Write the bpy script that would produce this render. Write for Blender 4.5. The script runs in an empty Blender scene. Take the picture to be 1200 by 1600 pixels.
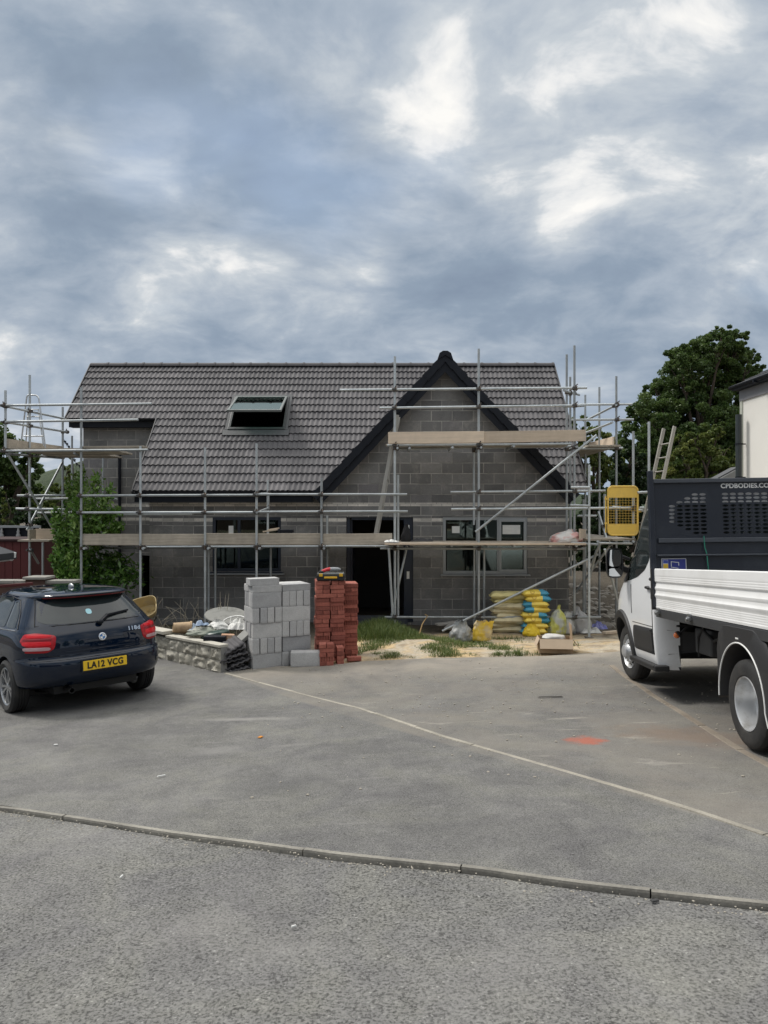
import bpy, bmesh, math, random
import numpy as np
from mathutils import Vector, Matrix, noise as mnoise
R = math.radians
random.seed(7)
scn = bpy.context.scene
COL = scn.collection
E = 2.4            # eye height above the house's ground level
F = 1155.56        # focal length in photo pixels

# ---------------------------------------------------------------- places
def W(px, py, y):
    return Vector(((px - 600) * y / F, y, E + (800 - py) * y / F))
def sstep(a, b, v):
    t = min(1, max(0, (v - a) / (b - a))); return t * t * (3 - 2 * t)
def hg(x, y):
    """height of the ground: the drive falls away from the road and levels out at the house"""
    k = .6
    yy = max(y, -4)
    m = min(yy, 9.2) - k * math.log(1 + math.exp(-abs(yy - 9.2) / k))
    xx = max(-7, min(7, x))
    side = .036 * (1 - sstep(11, 15, y))
    d = 1.53 + .08 * m - side * xx
    d += .16 * sstep(11, 15, y)
    return E - d
def G(px, py):
    """point of the ground seen at a photo pixel"""
    a, b = 1.2, 40
    f = lambda y: E - (py - 800) * y / F - hg((px - 600) * y / F, y)
    n = 400; last = a
    for i in range(1, n + 1):
        y = a + (b - a) * i / n
        if f(y) < 0:
            lo, hi = last, y
            for _ in range(30):
                mid = (lo + hi) / 2
                if f(mid) < 0: hi = mid
                else: lo = mid
            return Vector(((px - 600) * lo / F, lo, hg((px - 600) * lo / F, lo)))
        last = y
    return Vector(((px - 600) * b / F, b, hg(0, b)))

# ---------------------------------------------------------------- mesh builder
class MB:
    def __init__(s): s.v = []; s.f = []; s.m = []; s.cur = 0
    def add(s, vs, fs):
        o = len(s.v); s.v += [tuple(p) for p in vs]
        for f in fs: s.f.append(tuple(i + o for i in f)); s.m.append(s.cur)
        return s
    def box(s, c, d, rot=None, taper=1.0):
        c = Vector(c); vs = []
        for z in (-1, 1):
            k = taper if z > 0 else 1
            for x, y in ((-1, -1), (1, -1), (1, 1), (-1, 1)):
                p = Vector((x * d[0] / 2 * k, y * d[1] / 2 * k, z * d[2] / 2))
                if rot is not None: p = rot @ p
                vs.append(c + p)
        return s.add(vs, [(3, 2, 1, 0), (4, 5, 6, 7), (0, 1, 5, 4), (1, 2, 6, 5), (2, 3, 7, 6), (3, 0, 4, 7)])
    def bar(s, p0, p1, w, h, up=(0, 0, 1)):
        """rectangular bar between two points, w across, h along up"""
        p0 = Vector(p0); p1 = Vector(p1); d = (p1 - p0); L = d.length; d.normalize()
        a = d.cross(Vector(up))
        if a.length < 1e-4: a = d.cross(Vector((0, 1, 0)))
        a.normalize(); u = a.cross(d).normalized()
        m = Matrix((a, d, u)).transposed()
        return s.box((p0 + p1) / 2, (w, L, h), m)
    def tube(s, pts, r, n=10, caps=True, hollow=False):
        pts = [Vector(p) for p in pts]
        rs = r if isinstance(r, (list, tuple)) else [r] * len(pts)
        vs = []; fs = []; prev = None
        for i, p in enumerate(pts):
            if i == 0: t = pts[1] - p
            elif i == len(pts) - 1: t = p - pts[i - 1]
            else: t = (pts[i + 1] - p).normalized() + (p - pts[i - 1]).normalized()
            t.normalize()
            if prev is None:
                a = t.cross(Vector((0, 0, 1)))
                if a.length < .05: a = t.cross(Vector((0, 1, 0)))
            else: a = prev - t * prev.dot(t)
            a.normalize(); prev = a; b = t.cross(a)
            for k in range(n):
                q = 2 * math.pi * k / n
                vs.append(p + (a * math.cos(q) + b * math.sin(q)) * rs[i])
        for i in range(len(pts) - 1):
            for k in range(n):
                k2 = (k + 1) % n
                fs.append((i * n + k, i * n + k2, (i + 1) * n + k2, (i + 1) * n + k))
        if caps:
            fs.append(tuple(range(n - 1, -1, -1))); fs.append(tuple((len(pts) - 1) * n + k for k in range(n)))
        return s.add(vs, fs)
    def lathe(s, prof, n=32, m=None, closed=False):
        """prof: (radius, height) pairs turned round local z; m places it"""
        m = m or Matrix.Identity(4); vs = []; fs = []
        for r, h in prof:
            for k in range(n):
                q = 2 * math.pi * k / n
                vs.append(m @ Vector((r * math.cos(q), r * math.sin(q), h)))
        N = len(prof)
        for i in range(N if closed else N - 1):
            j = (i + 1) % N
            for k in range(n):
                k2 = (k + 1) % n
                fs.append((i * n + k, i * n + k2, j * n + k2, j * n + k))
        return s.add(vs, fs)
    def prism(s, poly, vec):
        """polygon (3D points) pushed along vec"""
        n = len(poly); vec = Vector(vec)
        vs = [Vector(p) for p in poly] + [Vector(p) + vec for p in poly]
        fs = [tuple(range(n - 1, -1, -1)), tuple(range(n, 2 * n))]
        for k in range(n):
            k2 = (k + 1) % n; fs.append((k, k2, n + k2, n + k))
        return s.add(vs, fs)
    def grid(s, nu, nv, fn):
        vs = [fn(i / nu, j / nv) for j in range(nv + 1) for i in range(nu + 1)]
        w = nu + 1
        return s.add(vs, [(j * w + i, j * w + i + 1, (j + 1) * w + i + 1, (j + 1) * w + i) for j in range(nv) for i in range(nu)])
    def blob(s, c, r, n=3, amp=.15, fr=1.5, seed=0, squash=(1, 1, 1)):
        bm = bmesh.new(); bmesh.ops.create_icosphere(bm, subdivisions=n, radius=1)
        c = Vector(c); vs = []
        for v in bm.verts:
            p = v.co.copy(); k = 1 + amp * mnoise.noise(p * fr + Vector((seed * 7.3, seed * 3.1, seed)))
            vs.append(c + Vector((p.x * r * squash[0] * k, p.y * r * squash[1] * k, p.z * r * squash[2] * k)))
        fs = [tuple(v.index for v in f.verts) for f in bm.faces]; bm.free()
        return s.add(vs, fs)
    def mesh(s, name, mats, smooth=None, fix=True):
        me = bpy.data.meshes.new(name); me.from_pydata(s.v, [], s.f)
        for mt in (mats if isinstance(mats, (list, tuple)) else [mats]): me.materials.append(mt)
        if any(s.m): me.polygons.foreach_set('material_index', s.m)
        if fix:
            bm = bmesh.new(); bm.from_mesh(me); bmesh.ops.recalc_face_normals(bm, faces=bm.faces); bm.to_mesh(me); bm.free()
        if smooth:
            me.polygons.foreach_set('use_smooth', [True] * len(me.polygons))
            me.set_sharp_from_angle(angle=R(smooth))
        me.update(); return me
    def build(s, name, mats, parent=None, smooth=None, bevel=0, fix=True, segs=2):
        o = bpy.data.objects.new(name, s.mesh(name, mats, smooth, fix)); COL.objects.link(o)
        if parent is not None: o.parent = parent
        if bevel:
            b = o.modifiers.new('Bevel', 'BEVEL'); b.width = bevel; b.segments = segs; b.limit_method = 'ANGLE'; b.angle_limit = R(40)
        return o
def tag(o, label=None, cat=None, group=None, kind=None):
    if label: o['label'] = label
    if cat: o['category'] = cat
    if group: o['group'] = group
    if kind: o['kind'] = kind
    return o
def thing(name, label, cat, loc=(0, 0, 0), group=None, mat=None):
    o = bpy.data.objects.new(name, None); COL.objects.link(o)
    if mat is not None: o.matrix_world = mat
    else: o.location = loc
    o.empty_display_size = .2
    return tag(o, label, cat, group)
def dup(o, parent=None):
    c = o.copy(); COL.objects.link(c)
    if parent is not None: c.parent = parent
    for ch in list(o.children): dup(ch, c)
    return c
def part_label(o, t): o['label'] = t; return o

# ---------------------------------------------------------------- materials
def nt(name):
    m = bpy.data.materials.new(name); m.use_nodes = True
    t = m.node_tree; b = t.nodes['Principled BSDF']
    return m, t, b
def N(t, ty, **kw):
    n = t.nodes.new(ty)
    for k, v in kw.items():
        if k in n.inputs.keys() if hasattr(n.inputs, 'keys') else False: n.inputs[k].default_value = v
        else: setattr(n, k, v)
    return n
def setin(n, **kw):
    for k, v in kw.items(): n.inputs[k.replace('_', ' ')].default_value = v
def rgb(c, k=1): return (min(1, c[0] * k), min(1, c[1] * k), min(1, c[2] * k), 1)
def mathn(t, op, a, b=None, c=None):
    n = t.nodes.new('ShaderNodeMath'); n.operation = op
    for i, v in enumerate((a, b, c)):
        if v is None: continue
        if isinstance(v, (int, float)): n.inputs[i].default_value = v
        else: t.links.new(v, n.inputs[i])
    return n.outputs[0]
def noisen(t, vec, scale, detail=4, rough=.55, dist=0, out=0):
    n = t.nodes.new('ShaderNodeTexNoise'); n.inputs['Scale'].default_value = scale
    n.inputs['Detail'].default_value = detail; n.inputs['Roughness'].default_value = rough; n.inputs['Distortion'].default_value = dist
    if vec is not None: t.links.new(vec, n.inputs['Vector'])
    return n.outputs[out]
def ramp(t, fac, stops):
    n = t.nodes.new('ShaderNodeValToRGB'); e = n.color_ramp.elements
    while len(e) < len(stops): e.new(.5)
    for i, (p, c) in enumerate(stops):
        e[i].position = p; e[i].color = (c[0], c[1], c[2], 1) if isinstance(c, (list, tuple)) else (c, c, c, 1)
    t.links.new(fac, n.inputs[0]); return n.outputs[0]
def mixc(t, fac, a, b, mode='MIX'):
    n = t.nodes.new('ShaderNodeMix'); n.data_type = 'RGBA'; n.blend_type = mode
    for i, v in ((0, fac), (6, a), (7, b)):
        if isinstance(v, (int, float)): n.inputs[i].default_value = v
        elif isinstance(v, (tuple, list)): n.inputs[i].default_value = (v[0], v[1], v[2], 1)
        else: t.links.new(v, n.inputs[i])
    return n.outputs[2]
def bump(t, b, h, strength=.3, dist=.01):
    n = t.nodes.new('ShaderNodeBump'); n.inputs['Strength'].default_value = strength; n.inputs['Distance'].default_value = dist
    t.links.new(h, n.inputs['Height']); t.links.new(n.outputs[0], b.inputs['Normal']); return n
def coord(t, which='Object'): return t.nodes.new('ShaderNodeTexCoord').outputs[which]
def M(name, c, rough=.7, metal=0, var=.15, vs=4, bmp=0, bs=40, c2=None, c2s=1.5, c2lo=.5, c2hi=.7, coat=0, spec=.5, bd=.01, rvar=0, inst=0):
    """a plain surface: colour with fine mottling, optional second colour in patches, optional bump, optional change per object"""
    m, t, b = nt(name); v = coord(t)
    n1 = noisen(t, v, vs, 6, .6)
    col = mixc(t, n1, rgb(c, 1 - var), rgb(c, 1 + var))
    if c2:
        n2 = noisen(t, v, c2s, 5, .6); f = ramp(t, n2, [(c2lo, 0), (c2hi, 1)])
        col = mixc(t, f, col, rgb(c2))
    if inst:
        oi = t.nodes.new('ShaderNodeObjectInfo')
        k = mathn(t, 'MULTIPLY_ADD', oi.outputs['Random'], 2 * inst, 1 - inst)
        cc = t.nodes.new('ShaderNodeCombineColor')
        for i in range(3): t.links.new(k, cc.inputs[i])
        col = mixc(t, 1.0, col, cc.outputs[0], 'MULTIPLY')
    t.links.new(col, b.inputs['Base Color'])
    b.inputs['Roughness'].default_value = rough; b.inputs['Metallic'].default_value = metal
    b.inputs['Specular IOR Level'].default_value = spec
    if rvar:
        rr = mathn(t, 'MULTIPLY_ADD', noisen(t, v, vs * 2.3, 5), rvar * 2, rough - rvar); t.links.new(rr, b.inputs['Roughness'])
    if coat: b.inputs['Coat Weight'].default_value = coat; b.inputs['Coat Roughness'].default_value = .03
    if bmp: bump(t, b, noisen(t, v, bs, 5, .6), bmp, bd)
    return m
def sstepn(t, v, a, b):
    n = t.nodes.new('ShaderNodeMapRange'); n.interpolation_type = 'SMOOTHSTEP'
    n.inputs['From Min'].default_value = a; n.inputs['From Max'].default_value = b
    n.inputs['To Min'].default_value = 0; n.inputs['To Max'].default_value = 1
    t.links.new(v, n.inputs['Value']); return n.outputs[0]

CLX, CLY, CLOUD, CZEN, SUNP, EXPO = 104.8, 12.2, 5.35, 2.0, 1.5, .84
# direction (degrees right of straight ahead, degrees up), reach in degrees, how much thicker
LOBES = [(-10, 29, 14, .055), (9, 29, 9, -.025), (17, 23, 7, -.025), (-25, 21, 8, -.05), (-14, 22, 6, -.04), (6, 17.5, 7, .05), (-26, 17, 8, .035), (24, 14, 9, .04), (-18, 12, 6, -.03), (-2, 20, 4, -.03)]
# ---------------------------------------------------------------- camera, sky, sun
cam = bpy.data.cameras.new('camera'); cam.sensor_fit = 'VERTICAL'; cam.sensor_height = 36; cam.lens = 26; cam.clip_end = 5000; cam.clip_start = .05
co = bpy.data.objects.new('camera', cam); COL.objects.link(co); co.location = (0, 0, E); co.rotation_euler = (R(90), 0, 0)
scn.camera = co
SUN_EL, SUN_AZ = 52, -62           # azimuth measured from straight ahead, towards the right
wd = bpy.data.worlds.new('World'); scn.world = wd; wd.use_nodes = True
t = wd.node_tree; bg = t.nodes['Background']; bg.inputs['Strength'].default_value = .1
sky = t.nodes.new('ShaderNodeTexSky'); sky.sky_type = 'NISHITA'; sky.sun_disc = False
sky.sun_elevation = R(SUN_EL); sky.sun_rotation = R(SUN_AZ); sky.air_density = 1.2; sky.dust_density = 2
d = coord(t, 'Generated')
sx = t.nodes.new('ShaderNodeSeparateXYZ'); t.links.new(d, sx.inputs[0])
X, Y, Z = sx.outputs
# the cloud layer: a curved sheet overhead, so that it closes up towards the horizon without smearing
zc = mathn(t, 'ADD', mathn(t, 'MAXIMUM', Z, 0.0), .42)
cv = t.nodes.new('ShaderNodeCombineXYZ')
t.links.new(mathn(t, 'DIVIDE', X, zc), cv.inputs[0]); t.links.new(mathn(t, 'DIVIDE', Y, zc), cv.inputs[1])
mp = t.nodes.new('ShaderNodeMapping'); t.links.new(cv.outputs[0], mp.inputs[0])
mp.inputs['Location'].default_value = (CLX, CLY, 0); mp.inputs['Scale'].default_value = (1.15, 1.5, 1)
P = mp.outputs[0]
wv = noisen(t, P, 1.6, 3, .5, 0, 1)
ad = t.nodes.new('ShaderNodeVectorMath'); ad.operation = 'MULTIPLY_ADD'; t.links.new(wv, ad.inputs[0]); ad.inputs[1].default_value = (.30, .30, 0); t.links.new(P, ad.inputs[2]); PW = ad.outputs[0]
big = noisen(t, PW, .95, 5, .5)               # banks of cloud
med = noisen(t, PW, 3.1, 7, .57)              # billows
fine = noisen(t, PW, 9.0, 5, .55)
thick = mathn(t, 'ADD', mathn(t, 'ADD', mathn(t, 'MULTIPLY', big, .38), mathn(t, 'MULTIPLY', med, .50)), mathn(t, 'MULTIPLY', fine, .12))
def lobe(ax, ez, w, k):
    """a thicker (k > 0) or thinner bank of cloud in one direction of the sky"""
    a, e = R(ax), R(ez); v = t.nodes.new('ShaderNodeVectorMath'); v.operation = 'DOT_PRODUCT'; t.links.new(d, v.inputs[0]); v.inputs[1].default_value = (math.sin(a) * math.cos(e), math.cos(a) * math.cos(e), math.sin(e))
    return mathn(t, 'MULTIPLY', sstepn(t, v.outputs['Value'], math.cos(R(w)), 1.0), k)
for L_ in LOBES: thick = mathn(t, 'ADD', thick, lobe(*L_))
cc = ramp(t, thick, [(.392, (1.03, 1.015, .98)), (.428, (.86, .87, .875)), (.46, (.60, .65, .70)), (.515, (.425, .492, .58)), (.585, (.300, .375, .475)), (.69, (.235, .30, .40))])
elev = mathn(t, 'MULTIPLY_ADD', sstepn(t, Z, .56, .9), 1.0, 1.0)
cm = t.nodes.new('ShaderNodeVectorMath'); cm.operation = 'SCALE'; t.links.new(cc, cm.inputs[0])
t.links.new(mathn(t, 'MULTIPLY', elev, CLOUD), cm.inputs['Scale'])
low = mathn(t, 'SUBTRACT', 1.0, sstepn(t, Z, .03, .22))
lowc = mixc(t, mathn(t, 'MULTIPLY', low, .55), cm.outputs[0], (.42 * CLOUD, .50 * CLOUD, .61 * CLOUD))
gap = ramp(t, noisen(t, P, .9, 5, .5), [(.60, 0), (.72, .3)])
full = mixc(t, gap, lowc, sky.outputs[0])
over = sstepn(t, Z, .55, .80)        # unseen cover above the view, brightened to near white to add top light
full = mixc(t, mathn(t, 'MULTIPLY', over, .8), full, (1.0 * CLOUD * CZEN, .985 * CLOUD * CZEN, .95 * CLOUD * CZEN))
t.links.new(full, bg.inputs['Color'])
sl = bpy.data.lights.new('sun', 'SUN'); sl.energy = SUNP; sl.angle = R(14); sl.color = (1, .955, .89)
so = bpy.data.objects.new('sun', sl); COL.objects.link(so)
az, el = R(SUN_AZ), R(SUN_EL)
sd = Vector((math.sin(az) * math.cos(el), math.cos(az) * math.cos(el), math.sin(el)))
so.rotation_euler = sd.to_track_quat('Z', 'Y').to_euler(); so.location = (-20, 10, 30)
scn.view_settings.view_transform = 'Standard'; scn.view_settings.look = 'None'; scn.view_settings.gamma = 1
scn.view_settings.exposure = EXPO
# ---------------------------------------------------------------- ground surfaces
KERB = [G(*p) for p in ((0, 1259), (40, 1265), (160, 1283), (310, 1306), (360, 1311), (540, 1336), (750, 1357), (880, 1377), (1010, 1391), (1200, 1411))]
k0, k1 = KERB[0], KERB[-1]
def kerb_y(x):
    if x <= k0.x: return k0.y + (x - k0.x) * -.13
    if x >= k1.x: return k1.y + (x - k1.x) * -.30
    for a, b in zip(KERB, KERB[1:]):
        if a.x <= x <= b.x: return a.y + (b.y - a.y) * (x - a.x) / (b.x - a.x)
DIAG = [G(*p) for p in ((352, 1052), (440, 1076), (560, 1106), (690, 1150), (850, 1196), (1000, 1240), (1100, 1272), (1200, 1306))]
SIDE = [G(*p) for p in ((955, 1040), (1000, 1073), (1070, 1117), (1150, 1168), (1200, 1195))]
WALL0, WALL1 = G(350, 1050), G(236, 1023)
FAR = [(-14, 17.2), (-6, 14.8), (WALL1.x, WALL1.y + .03), (WALL0.x, WALL0.y + .03), (WALL0.x + .25, WALL0.y + .35), (-.95, 11.1), (-.2, 11.3), (1.0, 11.35), (2.2, 11.2), (3.4, 11.3), (4.5, 11.6), (9, 11.9), (14, 12.0)]
def far_y(x):
    if x <= FAR[0][0]: return FAR[0][1]
    for a, b in zip(FAR, FAR[1:]):
        if a[0] <= x <= b[0]: return a[1] + (b[1] - a[1]) * (x - a[0]) / (b[0] - a[0])
    return FAR[-1][1]
def soil_h(x, y):
    """the rough ground of the plot: bumps, the grass bank, the sand and the spoil heap at the right"""
    h = hg(x, y)
    f = sstep(far_y(x) + .05, far_y(x) + .7, y)
    h += f * (.05 * mnoise.noise(Vector((x * .9, y * .9, 3))) + .025 * mnoise.noise(Vector((x * 3, y * 3, 1))))
    h += .10 * math.exp(-((x - .6) / .75) ** 2 - ((y - 12.8) / .55) ** 2)          # little sand heap
    h += .16 * math.exp(-((x + .1) / .8) ** 2 - ((y - 14.2) / .8) ** 2)            # grassy bank before the door
    h += f * .55 * sstep(18, 23, y) * sstep(3.6, 5, x)
    return h
# materials
def road_mat(name, base, sc, patch, tint=None, pits=.8, rough_patch=.5, chips=.5):
    """rolled stone in tar: mid grey stones, dark pits between them, a few pale chips, worn patches"""
    m, t, b = nt(name); v = coord(t)
    vo = t.nodes.new('ShaderNodeTexVoronoi'); vo.inputs['Scale'].default_value = sc; t.links.new(v, vo.inputs['Vector'])
    sp = t.nodes.new('ShaderNodeSeparateColor'); t.links.new(vo.outputs['Color'], sp.inputs[0])
    stone = ramp(t, sp.outputs[0], [(.0, [q * .72 for q in base]), (.4, base), (.8, [q * 1.15 for q in base]), (.985, [q * 1.25 for q in base]), (1, [min(.6, q * (1.25 + chips)) for q in base])])
    n = noisen(t, v, .55, 7, .65, .4); n3 = noisen(t, v, 2.2, 6, .65, .3); n2 = noisen(t, v, 9, 6, .7)
    pn = noisen(t, v, sc * .62, 4, .62); wear = ramp(t, mathn(t, 'ADD', mathn(t, 'MULTIPLY', n, .5), mathn(t, 'MULTIPLY', n3, .5)), [(.36, 1.0), (.64, .45)])
    pit = mathn(t, 'MULTIPLY', ramp(t, pn, [(.40, 1), (.475, 0)]), mathn(t, 'MULTIPLY', wear, pits))
    c = mixc(t, pit, stone, [q * .13 for q in base]); c = mixc(t, ramp(t, pn, [(.54, 0), (.66, .55)]), c, [min(.5, q * 1.45) for q in base])
    c = mixc(t, 1.0, c, ramp(t, n, [(.3, (1 - patch, 1 - patch, 1 - patch * .9)), (.7, (1 + patch, 1 + patch * .98, 1 + patch * .88))]), 'MULTIPLY')
    c = mixc(t, 1.0, c, ramp(t, n3, [(.3, 1 - patch * .7), (.7, 1 + patch * .7)]), 'MULTIPLY')
    c = mixc(t, 1.0, c, ramp(t, n2, [(.25, .86), (.75, 1.12)]), 'MULTIPLY')
    mot = noisen(t, v, 1.4, 7, .68, .8)
    c = mixc(t, 1.0, c, ramp(t, mot, [(.36, (.84, .835, .855)), (.5, (1, 1, .99)), (.64, (1.10, 1.10, 1.04))]), 'MULTIPLY')
    if tint: c = tint(t, v, c)
    t.links.new(c, b.inputs['Base Color']); b.inputs['Roughness'].default_value = .9; b.inputs['Specular IOR Level'].default_value = .25
    bump(t, b, mathn(t, 'ADD', pn, mathn(t, 'MULTIPLY', sp.outputs[1], .25)), rough_patch, .010)
    return m
def stain(t, v, p, rx, ry, rot=0, soft=.6, ns=6, amt=.55):
    """soft-edged patch on the ground at p, broken up by noise"""
    mp = t.nodes.new('ShaderNodeMapping'); mp.vector_type = 'TEXTURE'; t.links.new(v, mp.inputs[0])
    mp.inputs['Location'].default_value = (p[0], p[1], 0); mp.inputs['Rotation'].default_value = (0, 0, rot); mp.inputs['Scale'].default_value = (rx, ry, 1000)
    ln = t.nodes.new('ShaderNodeVectorMath'); ln.operation = 'LENGTH'; t.links.new(mp.outputs[0], ln.inputs[0])
    e = mathn(t, 'MULTIPLY_ADD', noisen(t, v, ns, 7, .65), amt * 2, -amt)
    return sstepn(t, mathn(t, 'SUBTRACT', 1.0, mathn(t, 'ADD', ln.outputs['Value'], e)), 0, soft)
dA, dB = DIAG[0], DIAG[-1]
def drive_tint(t, v, c):
    s = t.nodes.new('ShaderNodeSeparateXYZ'); t.links.new(v, s.inputs[0])
    dx, dy = dB.x - dA.x, dB.y - dA.y; L = math.hypot(dx, dy)
    # signed distance beyond the diagonal edging (towards the house)
    sd_ = mathn(t, 'ADD', mathn(t, 'MULTIPLY', s.outputs[0], -dy / L), mathn(t, 'MULTIPLY_ADD', s.outputs[1], dx / L, (dy * dA.x - dx * dA.y) / L))
    right = sstepn(t, sd_, -.02, .05)
    dust = noisen(t, v, 1.1, 7, .68, .6)
    mp = t.nodes.new('ShaderNodeMapping'); t.links.new(v, mp.inputs[0]); mp.inputs['Scale'].default_value = (.5, 2.0, 1); mp.inputs['Rotation'].default_value = (0, 0, R(-12))
    streak = noisen(t, mp.outputs[0], 2.2, 8, .7, .4)
    tan = mixc(t, ramp(t, dust, [(.38, .12), (.68, .6)]), c, (.205, .186, .157))
    tan = mixc(t, ramp(t, streak, [(.60, 0), (.70, .55)]), tan, (.36, .335, .29))
    near_house = sstepn(t, s.outputs[1], 9.4, 11.6)
    tan = mixc(t, mathn(t, 'MULTIPLY', near_house, ramp(t, dust, [(.3, .25), (.6, .8)])), tan, (.30, .27, .225))
    c = mixc(t, right, c, tan)
    c = mixc(t, mathn(t, 'MULTIPLY', mathn(t, 'SUBTRACT', 1.0, right), ramp(t, streak, [(.60, 0), (.74, .35)])), c, (.28, .27, .255))
    p = G(917, 1157); c = mixc(t, mathn(t, 'MULTIPLY', stain(t, v, p, .21, .20, .2, .7, 9, .75), .75), c, (.36, .10, .06))
    p = G(1085, 1150); c = mixc(t, mathn(t, 'MULTIPLY', stain(t, v, p, .5, .9, .9, .9, 5, .8), .5), c, (.20, .14, .10))
    p = G(340, 1172); c = mixc(t, mathn(t, 'MULTIPLY', stain(t, v, p, .42, .22, .1, .9, 5, .7), .22), c, (.34, .33, .31))
    p = G(385, 1124); c = mixc(t, mathn(t, 'MULTIPLY', stain(t, v, p, .75, .12, -.1, .9, 5, .7), .5), c, (.30, .29, .27))
    for q, r in (((430, 1230), .55), ((180, 1170), .6), ((700, 1290), .5), ((300, 1270), .35)):
        p = G(*q); c = mixc(t, mathn(t, 'MULTIPLY', stain(t, v, p, r, r * .7, .3, 1.2, 3, .5), .30), c, (.055, .055, .056))
    return c
def road_tint(t, v, c):
    for q, r, k in (((300, 1440), .5, .30), ((440, 1470), .35, .22), ((800, 1500), .6, .14), ((120, 1300), .8, .2)):
        p = G(*q); c = mixc(t, mathn(t, 'MULTIPLY', stain(t, v, p, r, r * .6, .3, 1.2, 3, .5), k), c, (.30, .29, .275))
    return c
m_road = road_mat('road asphalt', (.160, .158, .153), 120, .12, road_tint, .85, .8, .7)
m_drive = road_mat('drive tarmac', (.142, .140, .135), 190, .16, drive_tint, .7, .4, .5)
def kerb_mat(name, c, c2):
    m, t, b = nt(name); v = coord(t)
    n = noisen(t, v, 3, 7, .65); n2 = noisen(t, v, 60, 4, .6)
    col = mixc(t, ramp(t, n, [(.35, 0), (.7, 1)]), c, c2); col = mixc(t, 1.0, col, ramp(t, n2, [(.2, .75), (.8, 1.2)]), 'MULTIPLY')
    t.links.new(col, b.inputs['Base Color']); b.inputs['Roughness'].default_value = .9; bump(t, b, n2, .5, .006); return m
m_kerb = kerb_mat('kerb concrete', (.27, .255, .22), (.12, .114, .10))
m_edge = kerb_mat('edging concrete', (.34, .315, .265), (.20, .185, .155))
def soil_mat():
    m, t, b = nt('builders soil'); v = coord(t); s = t.nodes.new('ShaderNodeSeparateXYZ'); t.links.new(v, s.inputs[0])
    n = noisen(t, v, 1.3, 8, .68, .5); n2 = noisen(t, v, 18, 7, .7)
    sand = mixc(t, ramp(t, n2, [(.3, 0), (.7, 1)]), (.44, .315, .165), (.62, .475, .285))
    pale = mixc(t, ramp(t, n2, [(.3, 0), (.7, 1)]), (.36, .31, .235), (.52, .47, .38))
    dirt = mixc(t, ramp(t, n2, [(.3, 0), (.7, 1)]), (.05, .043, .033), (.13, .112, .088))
    c = mixc(t, ramp(t, n, [(.42, 0), (.56, 1)]), sand, pale)
    mid = mixc(t, ramp(t, noisen(t, v, 2.6, 7, .7), [(.50, 0), (.62, .8)]), c, (.26, .205, .135))
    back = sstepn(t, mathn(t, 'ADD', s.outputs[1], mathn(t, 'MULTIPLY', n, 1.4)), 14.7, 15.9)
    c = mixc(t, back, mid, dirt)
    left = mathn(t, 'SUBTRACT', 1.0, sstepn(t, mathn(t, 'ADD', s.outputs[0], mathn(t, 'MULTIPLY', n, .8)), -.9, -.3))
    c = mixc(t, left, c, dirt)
    t.links.new(c, b.inputs['Base Color']); b.inputs['Roughness'].default_value = .95; b.inputs['Specular IOR Level'].default_value = .2
    hh = mathn(t, 'ADD', n2, noisen(t, v, 70, 5, .7)); bump(t, b, hh, .7, .03); return m
m_soil = soil_mat()
def m_far_grass():
    return M('rough grass', (.055, .075, .03), .95, 0, .3, 2, c2=(.10, .095, .045), c2s=.3)
# one sheet of ground to the horizon
def ground_sheet():
    xs = list(np.concatenate([[-3000, -800, -200, -60, -25], np.arange(-14, 14.01, .2), [25, 60, 200, 800, 3000]]))
    ys = list(np.concatenate([[-300, -60, -15, -4], np.arange(2, 26.01, .2), [30, 40, 60, 120, 400, 1200, 4000]]))
    mb = MB(); nx, ny = len(xs), len(ys); vs = []
    for y in ys:
        for x in xs:
            far = sstep(30, 200, max(abs(x), y))
            h = soil_h(x, min(y, 40)) if -14 <= x <= 14 and 0 < y < 27 else hg(x, min(y, 40))
            h -= .05 + .10 * (1 - sstep(far_y(x) - .25, far_y(x) + .02, y)) - .047 * sstep(far_y(x) - .05, far_y(x) + .1, y)
            vs.append((x, y, h - 2.0 * far * (0 if y > 0 else -1)))
    mb.add(vs, [(j * nx + i, j * nx + i + 1, (j + 1) * nx + i + 1, (j + 1) * nx + i) for j in range(ny - 1) for i in range(nx - 1)])
    return tag(mb.build('ground', m_soil, smooth=80), kind='structure')
ground_sheet()
def sheet(name, y0, y1, nx, ny, mt, dz, xa=-14, xb=14, pw=1):
    mb = MB()
    def fn(u, v):
        x = xa + (xb - xa) * u; a, b = y0(x), y1(x); y = a + (b - a) * v
        return (x, y, hg(x, y) + dz + .006 * mnoise.noise(Vector((x * .8, y * .8, 9))))
    return tag(mb.grid(nx, ny, fn).build(name, mt, smooth=80), kind='structure')
sheet('road', lambda x: -12, lambda x: kerb_y(x) - .026, 140, 80, m_road, -.028, -18, 18)
sheet('driveway', lambda x: kerb_y(x) + .02, lambda x: far_y(x) + .05 * mnoise.noise(Vector((x * 2.2, 0, 5))), 280, 90, m_drive, 0)
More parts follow.
